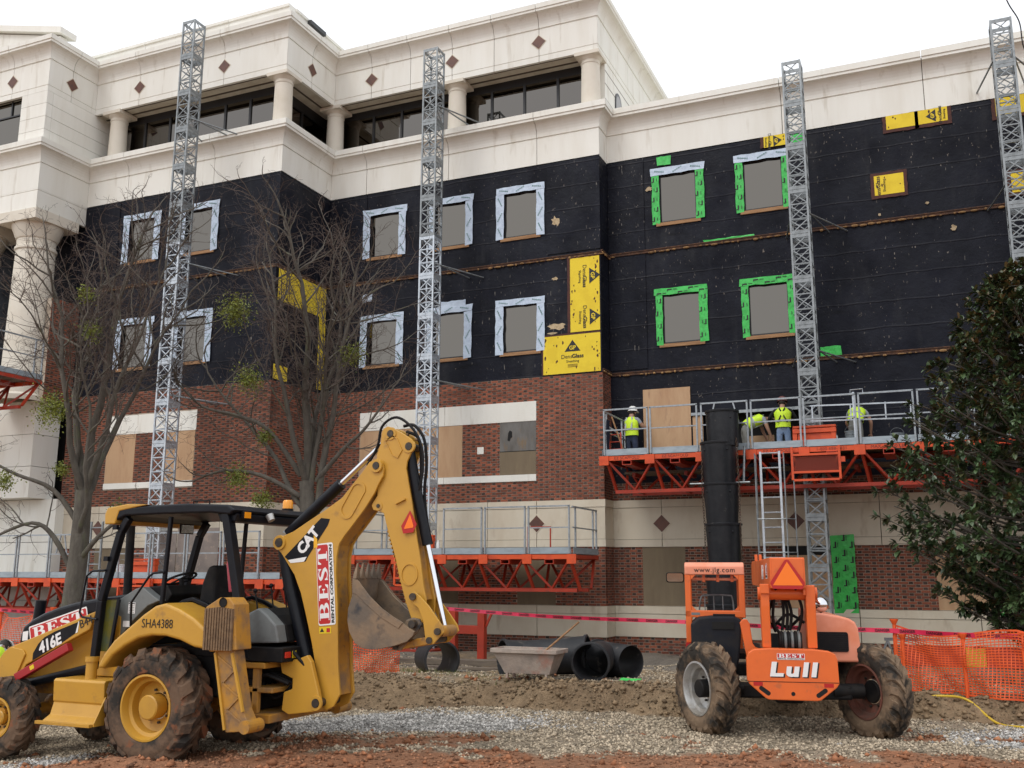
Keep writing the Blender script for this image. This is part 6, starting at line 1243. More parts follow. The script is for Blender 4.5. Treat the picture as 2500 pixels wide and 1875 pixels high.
# ================================================================== bare trees
m_bark = mat('grey_bark', (.085, .075, .062), (.135, .122, .10), 9, .4, .7, rough=.95, bump=.6, bscale=26, col3=(.12, .125, .075), scale3=4, lo3=.58, hi3=.75, stretch=(1, 1, .35))
m_twig = mat('brown_twigs', (.078, .056, .046), (.12, .092, .076), 6, rough=.9)
m_mist = mat('mistletoe_leaf', (.17, .19, .018), (.11, .14, .018), 8, rough=.6, island=.3)
def bare_tree(label, base, split, crown_c, rad, ztop, limbs, seed, extra=(), mist=()):
    rs = random.Random(seed); t = thing('bare_tree', label, 'tree', base, 0, 'leafless trees in front of the building')
    big, fine = MB(), MB(); base = V(base); split = V(split); cc = V(crown_c)
    def grow(p, d, L, r, lev, mb, n, sides):
        pts = [p.copy()]; dd = d.normalized(); st = L / n
        for i in range(n):
            w = .07 + .06 * lev; dd = (dd + V((rs.gauss(0, w), rs.gauss(0, w), rs.gauss(0, w * .7) + (.10 if lev < 3 else .03)))).normalized()
            q = pts[-1] + dd * st; h = V((q.x - cc.x, q.y - cc.y, 0))
            if h.length > rad * 1.05: dd = (dd - h.normalized() * .35).normalized(); q = pts[-1] + dd * st
            pts.append(q)
        rr = [max(r * (1 - (.78 if lev == 1 else .62) * i / n), .0022) for i in range(n + 1)]; mb.tube(pts, rr, sides, lev < 2); return pts
    def at(pts, u): k = min(int(u * (len(pts) - 1)), len(pts) - 2); f = u * (len(pts) - 1) - k; return pts[k].lerp(pts[k + 1], f), (pts[k + 1] - pts[k]).normalized()
    def side(d, ang):
        a = d.orthogonal().normalized(); b = d.cross(a); ph = rs.uniform(0, 2 * PI); s = a * math.cos(ph) + b * math.sin(ph); return (d * math.cos(ang) + s * math.sin(ang)).normalized()
    r0 = .175; tp = [base - V((0, 0, .3)), base + V((0, 0, .05)), base.lerp(split, .3), base.lerp(split, .65) + V((.03, 0, 0)), split]
    big.tube(tp, [r0 * 1.6, r0 * 1.3, r0 * 1.05, r0 * .95, r0 * .8], 14)
    L1 = []
    for az, tilt, L, f, rr in limbs:
        p = base.lerp(split, f); d = V((math.cos(az) * math.sin(tilt), math.sin(az) * math.sin(tilt), math.cos(tilt))); L1.append((grow(p, d, L, r0 * rr, 1, big, 10, 9), L))
    for pts in extra:
        pts = bez(pts, 4); n = len(pts); big.tube(pts, [lerp(.055, .012, i / n) for i in range(n)], 8); L1.append((pts, 2.2))
    def lvl(par, lev):
        out = []
        for pts, L in par:
            nb = {2: max(5, int(L * 2.5)), 3: max(4, int(L * 4.6)), 4: max(3, int(L * 6.5)), 5: max(2, int(L * 8))}[lev]
            for k in range(nb):
                u = rs.uniform(.16 if lev > 2 else .25, 1.) if k else 1.
                p, d = at(pts, min(u, .999)); cl = L * (1 - .45 * u) * {2: .52, 3: .50, 4: .55, 5: .62}[lev] * rs.uniform(.7, 1.25); cl = max(cl, {2: .6, 3: .3, 4: .16, 5: .08}[lev])
                dd = side(d, rs.uniform(.5, 1.15) if k else .3)
                if p.z + cl * dd.z > ztop: cl *= .5
                r = {2: .0145, 3: .0070, 4: .0042, 5: .0029}[lev] * min(1.3, .6 + .25 * L)
                mb, n, s = {2: (big, 7, 6), 3: (fine, 5, 4), 4: (fine, 4, 3), 5: (fine, 2, 3)}[lev]; out.append((grow(p, dd, cl, r, lev, mb, n, s), cl))
        return out
    l2 = lvl(L1, 2); l3 = lvl(l2, 3); l4 = lvl(l3, 4); l5 = lvl(l4, 5) if len(l4) < 9000 else []
    big.build('trunk', m_bark, t, smooth=60); fine.build('twigs', m_twig, t, kind='stuff')
    for c, r in mist:
        mb = MB(); c = V(c)
        for i in range(int(760 * (r / .3) ** 2)):
            q = V((rs.gauss(0, .42), rs.gauss(0, .42), rs.gauss(0, .45))) * r; q = c + q; a = V((rs.gauss(0, 1), rs.gauss(0, 1), rs.gauss(0, 1))).normalized(); b = a.orthogonal().normalized(); s = rs.uniform(.014, .03)
            mb.add([q, q + a * s + b * s * .5, q + a * s * 2.1, q + a * s - b * s * .5], [(0, 1, 2, 3)])
        for i in range(30):
            e = c + V((rs.gauss(0, .5), rs.gauss(0, .5), rs.gauss(0, .5))) * r; mb.tube([c, c.lerp(e, .5) + V((rs.gauss(0, .02), 0, 0)), e], [.006, .004, .003], 3, False)
        mb.build('mistletoe', m_mist, t, kind='stuff')
    return t
bx, by = -14.72, 13.66
bare_tree('leafless tree at the left with yellow-green mistletoe, trunk behind the loader hood', (bx, by, gh(bx, by)), (-14.45, 13.5, 3.6), (-14.1, 13.4, 6), 2.2, 9.2,
  [(2.6, .30, 5.2, .98, .46), (.5, .22, 5.4, 1., .5), (-.4, .50, 4.6, .96, .36), (1.7, .42, 4.8, .90, .38), (3.3, .62, 4.2, .74, .33), (5.8, .68, 3.8, .70, .30), (-1.5, .38, 4.8, .98, .38)], 11,
  extra=[[(-14.6, 13.6, 2.0), (-15.0, 13.4, 2.75), (-15.35, 13.2, 3.0), (-15.9, 12.9, 2.75), (-16.4, 12.7, 2.5)], [(-14.5, 13.55, 2.9), (-15.0, 13.3, 3.6), (-15.6, 12.9, 3.9), (-16.3, 12.6, 4.3)], [(-14.5, 13.55, 2.3), (-14.0, 13.5, 2.75), (-13.6, 13.6, 3.05), (-13.2, 13.7, 3.1)]],
  mist=[((-14.79, 12.94, 5.03), .34), ((-14.08, 12.81, 7.1), .17), ((-14.0, 12.95, 6.45), .2), ((-15.71, 12.82, 3.75), .22), ((-13.83, 13.76, 3.2), .2), ((-14.7, 13.2, 3.95), .16)])
bx, by = -11.35, 16.4
bare_tree('leafless tree with mistletoe behind the canopy roof, left of the digging arm', (bx, by, gh(bx, by)), (-11.5, 16.25, 3.9), (-11.5, 16.0, 6.5), 2.45, 9.45,
  [(2.9, .20, 5.6, 1., .50), (.3, .18, 5.4, .62, .50), (.0, .50, 4.6, .86, .34), (3.3, .60, 4.4, .82, .32), (1.6, .38, 4.8, .97, .38), (-1.6, .40, 4.8, .98, .36), (2.4, .55, 4.4, .9, .32)], 23,
  extra=[[(-11.6, 16.2, 4.0), (-12.2, 15.9, 4.9), (-12.8, 15.7, 5.2), (-13.5, 15.4, 5.4), (-14.0, 15.2, 5.9)], [(-11.6, 16.2, 3.6), (-12.3, 15.9, 4.0), (-13.0, 15.6, 4.1), (-13.6, 15.4, 3.9)], [(-11.3, 16.3, 3.9), (-10.7, 16.3, 4.5), (-10.2, 16.3, 4.9), (-9.7, 16.4, 5.6)]],
  mist=[((-12.56, 15.12, 7.2), .36), ((-12.4, 15.48, 5.85), .30), ((-12.76, 15.71, 3.97), .28), ((-10.49, 16.18, 6.35), .26), ((-12.2, 15.77, 4.75), .18), ((-12.2, 15.8, 3.5), .24)])
# ================================================================== broadleaf evergreen at the right
m_leaf = mat('glossy_leaf', (.052, .094, .036), (.080, .122, .050), 2.2, .42, .62, rough=.32, island=.5, spec=.6, col3=(.10, .055, .022), scale3=1.1, lo3=.60, hi3=.72)
m_leaf2 = mat('russet_leaf', (.115, .065, .022), (.07, .075, .02), 5, rough=.4, island=.4)
bx, by = 1.75, 19.1; MG = thing('magnolia_tree', 'broadleaf evergreen with glossy dark leaves at the right edge', 'tree', (bx, by, gh(bx, by)))
rs = random.Random(5); wood = MB(); z0 = gh(bx, by); wood.tube([(bx, by, z0 - .2), (bx, by, 1.5), (bx - .05, by, 4), (bx, by, 7.0)], [.17, .14, .09, .02], 10)
def crown_r(z): return float(np.interp(z, [.9, 1.6, 2.6, 3.4, 4.2, 5.0, 5.8, 6.6, 7.3], [.9, 1.9, 2.75, 2.8, 2.55, 2.15, 1.7, 1.1, .35]))
LEAVES = []
def rosette(p, d, n, tip):
    d = d.normalized(); a = d.orthogonal().normalized(); b = d.cross(a); ph = rs.uniform(0, 6.28)
    for k in range(n):
        t = ph + k * 2.4; op = rs.uniform(.5, 1.25); ld = (d * math.cos(op) + (a * math.cos(t) + b * math.sin(t)) * math.sin(op)); ld = (ld + V((0, 0, -.12))).normalized()
        LEAVES.append((p + d * rs.uniform(-.05, .04), ld, rs.uniform(.105, .17), tip and rs.random() < .28))
for i in range(265):
    z = 1.1 + 6.2 * ((i + rs.random()) / 265) ** 1.05; az = i * 2.39996 + rs.uniform(-.3, .3)
    R_ = crown_r(z) * rs.uniform(.72, 1.06); p0 = V((bx, by, z - R_ * .22)); up = rs.uniform(-.05, .45)
    e = V((bx + math.cos(az) * R_, by + math.sin(az) * R_, z + up * R_ * .4)); mid = p0.lerp(e, .5) + V((0, 0, -.08 * R_)); br = bez([p0, mid, e], 5); n = len(br)
    wood.tube(br, [lerp(.03, .008, k / n) for k in range(n)], 5, False)
    for k in range(9):
        u = rs.uniform(.30, 1.) if k else 1.; j = min(int(u * (n - 1)), n - 2); q = br[j]; dd = (br[j + 1] - br[j]).normalized(); sdv = (dd + V((rs.gauss(0, .6), rs.gauss(0, .6), rs.gauss(.3, .5)))).normalized(); L = rs.uniform(.14, .40); e2 = q + sdv * L
        wood.tube([q, q.lerp(e2, .5), e2], [.008, .006, .005], 4, False); top_ = z > 4.6 or rs.random() < .15; rosette(e2, sdv, rs.randint(10, 14), top_)
        if rs.random() < .5: rosette(q.lerp(e2, .45), sdv, 6, False)
wood.build('trunk', m_bark, MG, smooth=60)
def leaf_pts(p, d, L):
    sdir = d.cross(V((0, 0, 1))); sdir = sdir.normalized() if sdir.length > .05 else V((1, 0, 0)); up = sdir.cross(d).normalized(); w = L * .24
    return [p, p + d * L * .35 + sdir * w + up * w * .35, p + d * L * .40, p + d * L * .35 - sdir * w + up * w * .35, p + d * L * .72 + sdir * w * .8 + up * w * .15 - V((0, 0, L * .03)), p + d * L * .74 - V((0, 0, L * .04)), p + d * L * .72 - sdir * w * .8 + up * w * .15 - V((0, 0, L * .03)), p + d * L - V((0, 0, L * .10))]
LF = [(0, 2, 1), (0, 3, 2), (1, 2, 5, 4), (2, 3, 6, 5), (4, 5, 7), (5, 6, 7)]
def lview(l):
    q = l[0] - CAM; f = q.dot(_f); u = 1250 + 2400 * q.dot(_r2) / f; v = 937 - 2400 * q.dot(_u2) / f; return f if (2120 < u < 2490 and 600 < v < 1560) else 1e9
LEAVES.sort(key=lview); fol = MB()
lm = {}
for i, (p, d, L, tip) in enumerate(LEAVES):
    if i < 300:
        sdir = d.cross(V((0, 0, 1))); sdir = sdir.normalized() if sdir.length > .05 else V((1, 0, 0)); up = sdir.cross(d).normalized(); mm = m_leaf2 if tip else m_leaf
        if tip not in lm:
            b_ = MB().add([(0, 0, 0), (.23, .35, .08), (0, .40, 0), (-.23, .35, .08), (.185, .72, 0), (0, .74, -.04), (-.185, .72, 0), (0, 1, -.1)], LF); o = b_.build('leaf', mm); lm[tip] = o.data; bpy.data.objects.remove(o)
        o = bpy.data.objects.new('leaf', lm[tip]); COL.objects.link(o); attach(o, MG)
        o.matrix_basis = Matrix.Translation(p) @ Matrix(((sdir.x, d.x, up.x, 0), (sdir.y, d.y, up.y, 0), (sdir.z, d.z, up.z, 0), (0, 0, 0, 1))) @ Matrix.Scale(L, 4)
    else: fol.cur = 1 if tip else 0; fol.add(leaf_pts(p, d, L), LF)
fol.build('foliage', [m_leaf, m_leaf2], MG, kind='stuff')
# ================================================================== people
m_skin = mat('skin', (.36, .20, .135), rough=.6)
m_hiv = mat('hi_vis_yellow', (.62, .86, .03), (.54, .78, .03), 6, rough=.6, bump=.3, bscale=20)
m_hio = mat('hi_vis_orange', (.90, .22, .06), rough=.6)
m_strip = mat('reflective_strip', (.40, .43, .42), rough=.4)
m_jean = mat('dark_jeans', (.018, .028, .060), (.03, .042, .08), 7, rough=.9)
m_jean2 = mat('faded_jeans', (.17, .25, .40), (.24, .32, .46), 5, rough=.9)
m_gtee = mat('grey_shirt', (.27, .29, .33), (.22, .24, .27), 6, rough=.9)
m_btee = mat('black_shirt', (.010, .010, .012), rough=.85)
m_gpant = mat('grey_trousers', (.17, .17, .155), (.13, .13, .12), 5, rough=.9)
m_boot = mat('work_boot', (.07, .045, .028), rough=.7)
m_hair = mat('dark_hair', (.02, .013, .009), rough=.7)
m_hat = mat('white_hard_hat', (.78, .78, .76), rough=.3)
m_cap = mat('maroon_hard_hat', (.16, .06, .055), (.12, .05, .05), 5, rough=.45)
def person(label, loc, rz, J, mats, vest=None, hat=None, group='workers on the site', straps=False):
    """one continuous skinned body from a posed skeleton, clothing and hat as children"""
    r = thing('person', label, 'person', loc, rz, group); me = bpy.data.meshes.new('body'); names = list(J); ix = {n: i for i, n in enumerate(names)}
    E_ = [('pelvis', 'waist'), ('waist', 'chest'), ('chest', 'neck'), ('neck', 'head'), ('head', 'crown')]
    for s in 'lr':
        E_ += [('chest', s + 'sho'), (s + 'sho', s + 'elb'), (s + 'elb', s + 'wri'), (s + 'wri', s + 'pal'), ('pelvis', s + 'hip'), (s + 'hip', s + 'kne'), (s + 'kne', s + 'ank'), (s + 'ank', s + 'toe')]
    vs_ = [J[n] for n in names]; ed = [(ix[a], ix[b]) for a, b in E_]; rad = {'pelvis': (.135, .105), 'waist': (.135, .10), 'chest': (.155, .11), 'neck': (.055, .055), 'head': (.083, .095), 'crown': (.06, .07), 'sho': (.062, .062), 'elb': (.047, .047), 'wri': (.032, .03), 'pal': (.036, .022), 'hip': (.095, .095), 'kne': (.066, .066), 'ank': (.048, .05), 'toe': (.045, .032)}
    rr = [rad.get(n, rad.get(n[1:], (.03, .03))) for n in names]
    for s in 'lr':                       # fingers of unequal length, curled, thumb from the side of the palm
        w, p = V(J[s + 'wri']), V(J[s + 'pal']); d = (p - w).normalized(); a = d.cross(V((0, 1, .2))).normalized(); b = a.cross(d)
        for k, (o, L) in enumerate(((-.028, .060), (-.010, .072), (.010, .070), (.028, .055))):
            q1 = p + d * .035 + a * o; q2 = q1 + (d * .8 + b * .5).normalized() * L * .55; q3 = q2 + (d * .3 + b * .9).normalized() * L * .45; i0 = len(vs_); vs_ += [tuple(q1), tuple(q2), tuple(q3)]; ed += [(ix[s + 'pal'], i0), (i0, i0 + 1), (i0 + 1, i0 + 2)]; rr += [(.009, .009), (.0085, .0085), (.007, .007)]; names += [s + 'pal'] * 3
        q1 = w.lerp(p, .55) + a * -.042; q2 = q1 + (d * .7 + a * -.5).normalized() * .045; i0 = len(vs_); vs_ += [tuple(q1), tuple(q2)]; ed += [(ix[s + 'pal'], i0), (i0, i0 + 1)]; rr += [(.012, .012), (.010, .010)]; names += [s + 'pal'] * 2
    me.from_pydata(vs_, ed, []); o = bpy.data.objects.new('body', me); COL.objects.link(o); md = o.modifiers.new('skin', 'SKIN'); md.use_smooth_shade = True
    for i, sv in enumerate(me.skin_vertices[0].data): sv.radius = rr[i]; sv.use_root = (i == 0)
    sb = o.modifiers.new('sub', 'SUBSURF'); sb.levels = sb.render_levels = 1
    dg = bpy.context.evaluated_depsgraph_get(); dg.update(); m2 = bpy.data.meshes.new_from_object(o.evaluated_get(dg)); bpy.data.objects.remove(o)
    kind = {'head': 0, 'crown': 0, 'neck': 0, 'chest': 1, 'waist': 1, 'pelvis': 2, 'sho': 1, 'elb': mats.get('arm', 0), 'wri': 0, 'pal': 0, 'hip': 2, 'kne': 2, 'ank': 2, 'toe': 3}
    m2.materials.clear()
    for m in (m_skin, mats['shirt'], mats['legs'], m_boot): m2.materials.append(m)
    segs = [(V(vs_[a]), V(vs_[b]), names[a], names[b]) for a, b in ed]
    for p in m2.polygons:
        c = p.center; best = (9, 0)
        for a, b, na, nb in segs:
            ab = b - a; t = max(0, min(1, (c - a).dot(ab) / max(ab.length_squared, 1e-9))); ds = (a + ab * t - c).length
            if ds < best[0]: n = na if t < .5 else nb; best = (ds, kind.get(n, kind.get(n[1:], 0)))
        p.material_index = best[1]
    bo = bpy.data.objects.new('body', m2); COL.objects.link(bo); bo.parent = r
    ch, wa, ne, pe = (V(J[k]) for k in ('chest', 'waist', 'neck', 'pelvis')); ls, rs_ = V(J['lsho']), V(J['rsho']); acr = (rs_ - ls).normalized()
    def ring(c, up, w, d, n=20): 
        fw = up.cross(acr).normalized() * -1; return [c + acr * (w * math.cos(2 * PI * k / n)) + fw * (d * math.sin(2 * PI * k / n)) for k in range(n)]
    if vest:
        up1 = (wa - pe).normalized(); up2 = (ne - wa).normalized(); n = 20
        rows = [ring(pe.lerp(wa, .25), up1, .190, .150), ring(wa, (up1 + up2).normalized(), .182, .145), ring(wa.lerp(ch, .55), up2, .195, .152), ring(ch + up2 * .02, up2, .215, .150), ring(ch.lerp(ne, .45), up2, .185, .125), ring(ch.lerp(ne, .80), up2, .10, .085)]
        v = MB(); v.add([p for q in rows for p in q], [(i * n + k, i * n + (k + 1) % n, (i + 1) * n + (k + 1) % n, (i + 1) * n + k) for i in range(5) for k in range(n)]); vo = v.build('vest', vest, smooth=60); vo.parent = r
        def band(c, up, w, d, h, m, nm):
            a, b = ring(c, up, w, d), ring(c + up * h, up, w, d); s = MB(); s.add(a + b, [(k, (k + 1) % n, n + (k + 1) % n, n + k) for k in range(n)]); q = s.build(nm, m); q.parent = vo
        band(wa.lerp(ch, .10), up2, .192, .156, .05, m_strip, 'reflective_band')
        fw = up2.cross(acr).normalized()
        for s in (-1, 1):
            a = wa.lerp(ch, .25) + acr * (.10 * s); b = ch.lerp(ne, .75) + acr * (.085 * s)
            for f in (1, -1):
                s_ = MB().bar(a + fw * .152 * f, b + fw * .10 * f, .045, .012, fw) if not straps or f == 1 else MB().bar(wa + acr * (.12 * s) + fw * .158 * f, ch.lerp(ne, .7) - acr * (.07 * s) + fw * .125 * f, .035, .012, fw)
                q = s_.build('reflective_band' if not (straps and f < 0) else 'brace_strap', m_strip if not (straps and f < 0) else m_btee); q.parent = vo
    hd, cr = V(J['head']), V(J['crown']); hu = (cr - hd).normalized(); fwd = acr.cross(hu).normalized() * -1
    # face: nose, eyes, mouth, ears
    fc = MB(); fc.ball(hd + fwd * -.0 + fwd * .098 - hu * .005, .016, 8, 6); fo = fc.build('nose', m_skin); fo.parent = r
    for s in (-1, 1):
        q = MB().ball(hd + acr * (.034 * s) + fwd * .085 + hu * .02, .012, 8, 6).build('eye', m_hair); q.parent = r
        q = MB().ball(hd + acr * (.086 * s) - hu * .0, .024, 8, 6, (.5, 1, 1.2)).build('ear', m_skin); q.parent = r
    q = MB().bar(hd + fwd * .083 - hu * .045 - acr * .025, hd + fwd * .083 - hu * .045 + acr * .025, .008, .01).build('mouth', mat('lips', (.25, .10, .08), rough=.6)); q.parent = r
    M = Matrix((acr, fwd, hu)).transposed()
    q = MB().ball((0, 0, 0), 1, 16, 8, (.094, .108, .10)); q.v = [tuple(hd + hu * .025 - fwd * .012 + M @ V(p)) for p in q.v]; q = q.build('hair', m_hair, smooth=60); q.parent = r
    if hat:
        h = MB(); prof = [(.138, .0), (.128, .012), (.122, .02), (.118, .06), (.098, .11), (.06, .14), (0, .15)]; h.lathe(prof, 20); h.add([(-.10, .10, .004), (.10, .10, .004), (.07, .185, -.006), (-.07, .185, -.006), (-.10, .10, .014), (.10, .10, .014), (.07, .185, .004), (-.07, .185, .004)], [(0, 1, 2, 3), (7, 6, 5, 4), (0, 4, 5, 1), (2, 1, 5, 6), (3, 2, 6, 7), (0, 3, 7, 4)])
        h.v = [tuple(hd + hu * .035 + M @ V(p)) for p in h.v]; q = h.build('hard_hat', hat, smooth=50); q.parent = r
    return r
def stand(**k):
    J = dict(pelvis=(0, 0, .95), waist=(0, 0, 1.10), chest=(0, .0, 1.34), neck=(0, .0, 1.52), head=(0, .02, 1.62), crown=(0, .015, 1.72), lsho=(-.19, 0, 1.43), lelb=(-.25, .02, 1.14), lwri=(-.24, .14, .92), lpal=(-.235, .18, .85), rsho=(.19, 0, 1.43), relb=(.25, .02, 1.14), rwri=(.24, .14, .92), rpal=(.235, .18, .85),
             lhip=(-.095, 0, .90), lkne=(-.105, .02, .50), lank=(-.11, 0, .10), ltoe=(-.12, .15, .045), rhip=(.095, 0, .90), rkne=(.105, .02, .50), rank=(.11, 0, .10), rtoe=(.12, .15, .045)); J.update(k); return J
DZ = 4.72
person('worker in white hard hat and grey shirt beside the big plywood board', (-7.38, 24.95, DZ), -.35, stand(head=(0, .05, 1.61), crown=(0, .06, 1.71), relb=(.30, .10, 1.20), rwri=(.22, .32, 1.22), rpal=(.20, .39, 1.23), lelb=(-.26, .06, 1.15), lwri=(-.20, .26, 1.06), lpal=(-.17, .32, 1.05)), dict(shirt=m_gtee, legs=m_jean), m_hiv, m_hat)
bend = dict(pelvis=(0, 0, .93), waist=(0, .13, 1.05), chest=(0, .38, 1.14), neck=(0, .54, 1.16), head=(0, .64, 1.13), crown=(0, .74, 1.10), lsho=(-.19, .44, 1.16), rsho=(.19, .44, 1.16), lelb=(-.24, .52, .88), relb=(.24, .52, .88), lwri=(-.20, .62, .66), rwri=(.20, .62, .66), lpal=(-.19, .66, .59), rpal=(.19, .66, .59))
person('stooping worker in orange and yellow vest half hidden behind the chute top', (-4.42, 24.95, DZ + .10), -1.15, stand(**bend), dict(shirt=m_gtee, legs=m_gpant), m_hiv, None)
person('worker in black shirt and faded jeans with crossed black braces', (-3.47, 24.95, DZ), .05, stand(lelb=(-.36, .10, 1.22), lwri=(-.20, .30, 1.25), lpal=(-.14, .35, 1.26), relb=(.32, .12, 1.20), rwri=(.16, .30, 1.22), rpal=(.10, .34, 1.22), head=(0, .05, 1.61), crown=(0, .07, 1.70)), dict(shirt=m_btee, legs=m_jean2, arm=1), m_hiv, m_cap, straps=True)
bend2 = dict(pelvis=(0, 0, .92), waist=(0, .10, 1.06), chest=(0, .30, 1.22), neck=(0, .45, 1.30), head=(0, .55, 1.30), crown=(0, .64, 1.31), lsho=(-.19, .34, 1.26), rsho=(.19, .34, 1.26), lelb=(-.27, .42, .98), relb=(.30, .40, .98), lwri=(-.20, .58, .82), rwri=(.26, .52, .74), lpal=(-.18, .63, .76), rpal=(.26, .55, .67))
person('worker in white hard hat bending over beside the grey buckets', (-1.74, 24.55, DZ + .02), -.1, stand(**bend2), dict(shirt=m_gtee, legs=m_gpant), m_hiv, m_hat)
gz = gh(-14.2, 11.5)
person('bending worker in a yellow vest at the left edge beyond the loader', (-14.2, 11.5, gz), .3, stand(**bend2), dict(shirt=m_gtee, legs=m_jean), m_hiv, m_hat)

# ================================================================== small things on the platforms
m_bkt = mat('grey_plastic', (.20, .24, .26), (.16, .19, .21), 6, rough=.5)
def bucket(label, x, y, z, m, g='plastic buckets on the platforms', s=1.):
    t = thing('bucket', label, 'bucket', (x, y, z), 0, g); MB().lathe([(0, 0), (.125 * s, 0), (.145 * s, .30 * s), (.155 * s, .305 * s), (.155 * s, .33 * s), (.148 * s, .33 * s), (.138 * s, .30 * s), (.12 * s, .02), (0, .02)], 22, (x, y, z)).lathe([(.139 * s, .24 * s), (.150 * s, .245 * s), (.150 * s, .26 * s), (.141 * s, .262 * s)], 22, (x, y, z)).build('pail', m, t, smooth=35)
    MB().tube([(x + .15 * s * math.cos(a), y, z + .31 * s + .15 * s * math.sin(a)) for a in (PI * k / 10 for k in range(11))], .004, 5).build('handle', m_galv, t)
bucket('grey bucket on the high platform under the bending worker', -1.78, 23.75, 5.03, m_bkt); bucket('grey bucket on the high platform nearest the evergreen', -.80, 23.75, 4.93, m_bkt)
bucket('white bucket on the low platform seen past the cab post', -20.2, 20.35, 2.0, mat('white_plastic', (.66, .68, .70), rough=.5))
tag(MB().box(-19.9, -18.85, 20.85, 20.87, 2.0, 3.22).build('grey_panel', mat('grey_form_board', (.24, .20, .175), (.19, .16, .145), 3, rough=.85, col3=(.30, .24, .2), scale3=5)), 'grey panel standing behind the rail, left of the pair seen through the cab', 'panel', 'grey panels standing on the low platform')
o = tag(MB().box(-18.83, -17.45, 20.86, 20.88, 2.0, 3.28).build('grey_panel', MATS['grey_form_board']), 'grey panel standing behind the rail, right of the pair seen through the cab', 'panel', 'grey panels standing on the low platform')
tag(MB().tube([(-7.55, 23.75, 6.05), (-7.20, 23.7, 5.05)], .022, 8).build('wooden_pole', m_wood, smooth=40), 'slanting wooden pole beside the worker at the platform end', 'pole')
tag(MB().tube([(-8.05, 24.6, 6.02), (-7.55, 24.0, 5.72), (-7.3, 23.9, 5.55)], .025, 8).build('steel_pipe', m_galv, smooth=40), 'grey pipe leaning at the left end of the high platform', 'pipe')
hc = thing('hand_cart', 'orange tubular hand cart at the left end of the high platform', 'cart', (-7.5, 23.6, 5.03))
for x in (-7.55, -7.25): MB().tube(bez([(x, 23.6, 5.05), (x - .05, 23.7, 5.35), (x - .10, 23.85, 5.65)], 4), .018, 8).build('cart_rail', m_org, hc, smooth=40)
for k in range(3): MB().tube([(-7.58 - k * .03, 23.65 + k * .09, 5.2 + k * .2), (-7.26 - k * .03, 23.65 + k * .09, 5.2 + k * .2)], .014, 8).build('cart_rung', m_org, hc, smooth=40)
MB().box(-7.56, -7.24, 23.4, 23.62, 5.05, 5.07).build('cart_toe_plate', m_org, hc)
for x in (-7.60, -7.20): MB().lathe([(.05, -.02), (.10, -.02), (.10, .02), (.05, .02)], 16, (x, 23.7, 5.13), 'x').build('cart_wheel', m_blk2, hc, smooth=40)
tag(MB().lathe([(0, 0), (.05, 0), (.05, .22), (.02, .26), (.02, .3), (0, .3)], 14, (-2.12, 23.6, 5.03)).build('white_bottle', m_hat, smooth=40), 'white bottle by the drive unit on the high platform', 'bottle')
tag(MB().lathe([(0, 0), (.045, 0), (.045, .26), (.02, .31), (.02, .34), (0, .34)], 14, (-11.95, 22.75, 2.62)).build('white_cylinder', m_hat, smooth=40), 'white gas cylinder on the low platform behind the digging arm', 'cylinder')
cl = MB(); n = 8
cl.add([(-7.60 + .015 * math.sin(i * 2.1 + j), 23.5 + .20 * i / n, 5.05 + .9 * j / 6) for j in range(7) for i in range(n + 1)], [(j * (n + 1) + i, j * (n + 1) + i + 1, (j + 1) * (n + 1) + i + 1, (j + 1) * (n + 1) + i) for j in range(6) for i in range(n)])
o = cl.build('navy_cloth', mat('navy_cloth', (.010, .014, .028), rough=.95)); md = o.modifiers.new('thick', 'SOLIDIFY'); md.thickness = .02; tag(o, 'dark navy cloth hanging inside the left end rail of the high platform', 'cloth')

# ================================================================== things on the ground beyond the bank
def on(x, y, dz=0.): return gh(x, y) + dz
# mortar tub
g0 = on(-6.7, 16.1); tb = thing('mortar_tub', 'tapered mortar tub caked with pinkish mortar on top of the bank', 'tub', (-6.7, 16.1, g0))
m_tub = mat('mortar_caked_steel', (.42, .345, .29), (.30, .255, .22), 5, .4, .65, rough=.9, bump=.5, bscale=25, col3=(.40, .22, .17), scale3=4, lo3=.5, hi3=.7)
x0, x1, y0, y1, zt_, zb_ = -7.28, -6.10, 15.9, 16.42, .83, .44; e = .02
top_ = [(x0, y0, zt_), (x1, y0, zt_ + .01), (x1, y1, zt_), (x0, y1, zt_)]; bot = [(x0 + .20, y0 + .10, zb_), (x1 - .16, y0 + .10, zb_), (x1 - .16, y1 - .08, zb_), (x0 + .20, y1 - .08, zb_)]
ti = [(x0 + e, y0 + e, zt_), (x1 - e, y0 + e, zt_ + .01), (x1 - e, y1 - e, zt_), (x0 + e, y1 - e, zt_)]; bi = [(a[0] + (e if k in (0, 3) else -e), a[1] + (e if k < 2 else -e), zb_ + e) for k, a in enumerate(bot)]
MB().add(top_ + bot + ti + bi, [(0, 4, 5, 1), (1, 5, 6, 2), (2, 6, 7, 3), (3, 7, 4, 0), (7, 6, 5, 4), (8, 9, 13, 12), (9, 10, 14, 13), (10, 11, 15, 14), (11, 8, 12, 15), (12, 13, 14, 15), (0, 1, 9, 8), (1, 2, 10, 9), (2, 3, 11, 10), (3, 0, 8, 11)]).build('basin', m_tub, tb)
MB().box(x0 - .02, x1 + .02, y0 - .03, y0 + .012, zt_ - .05, zt_ + .02).box(x0 - .02, x1 + .02, y1 - .012, y1 + .03, zt_ - .05, zt_ + .02).box(x1 - .012, x1 + .025, y0 + .012, y1 - .012, zt_ - .05, zt_ + .02).box(x0 - .025, x0 + .012, y0 + .012, y1 - .012, zt_ - .05, zt_ + .02).build('rim_flange', m_tub, tb, bevel=.006)
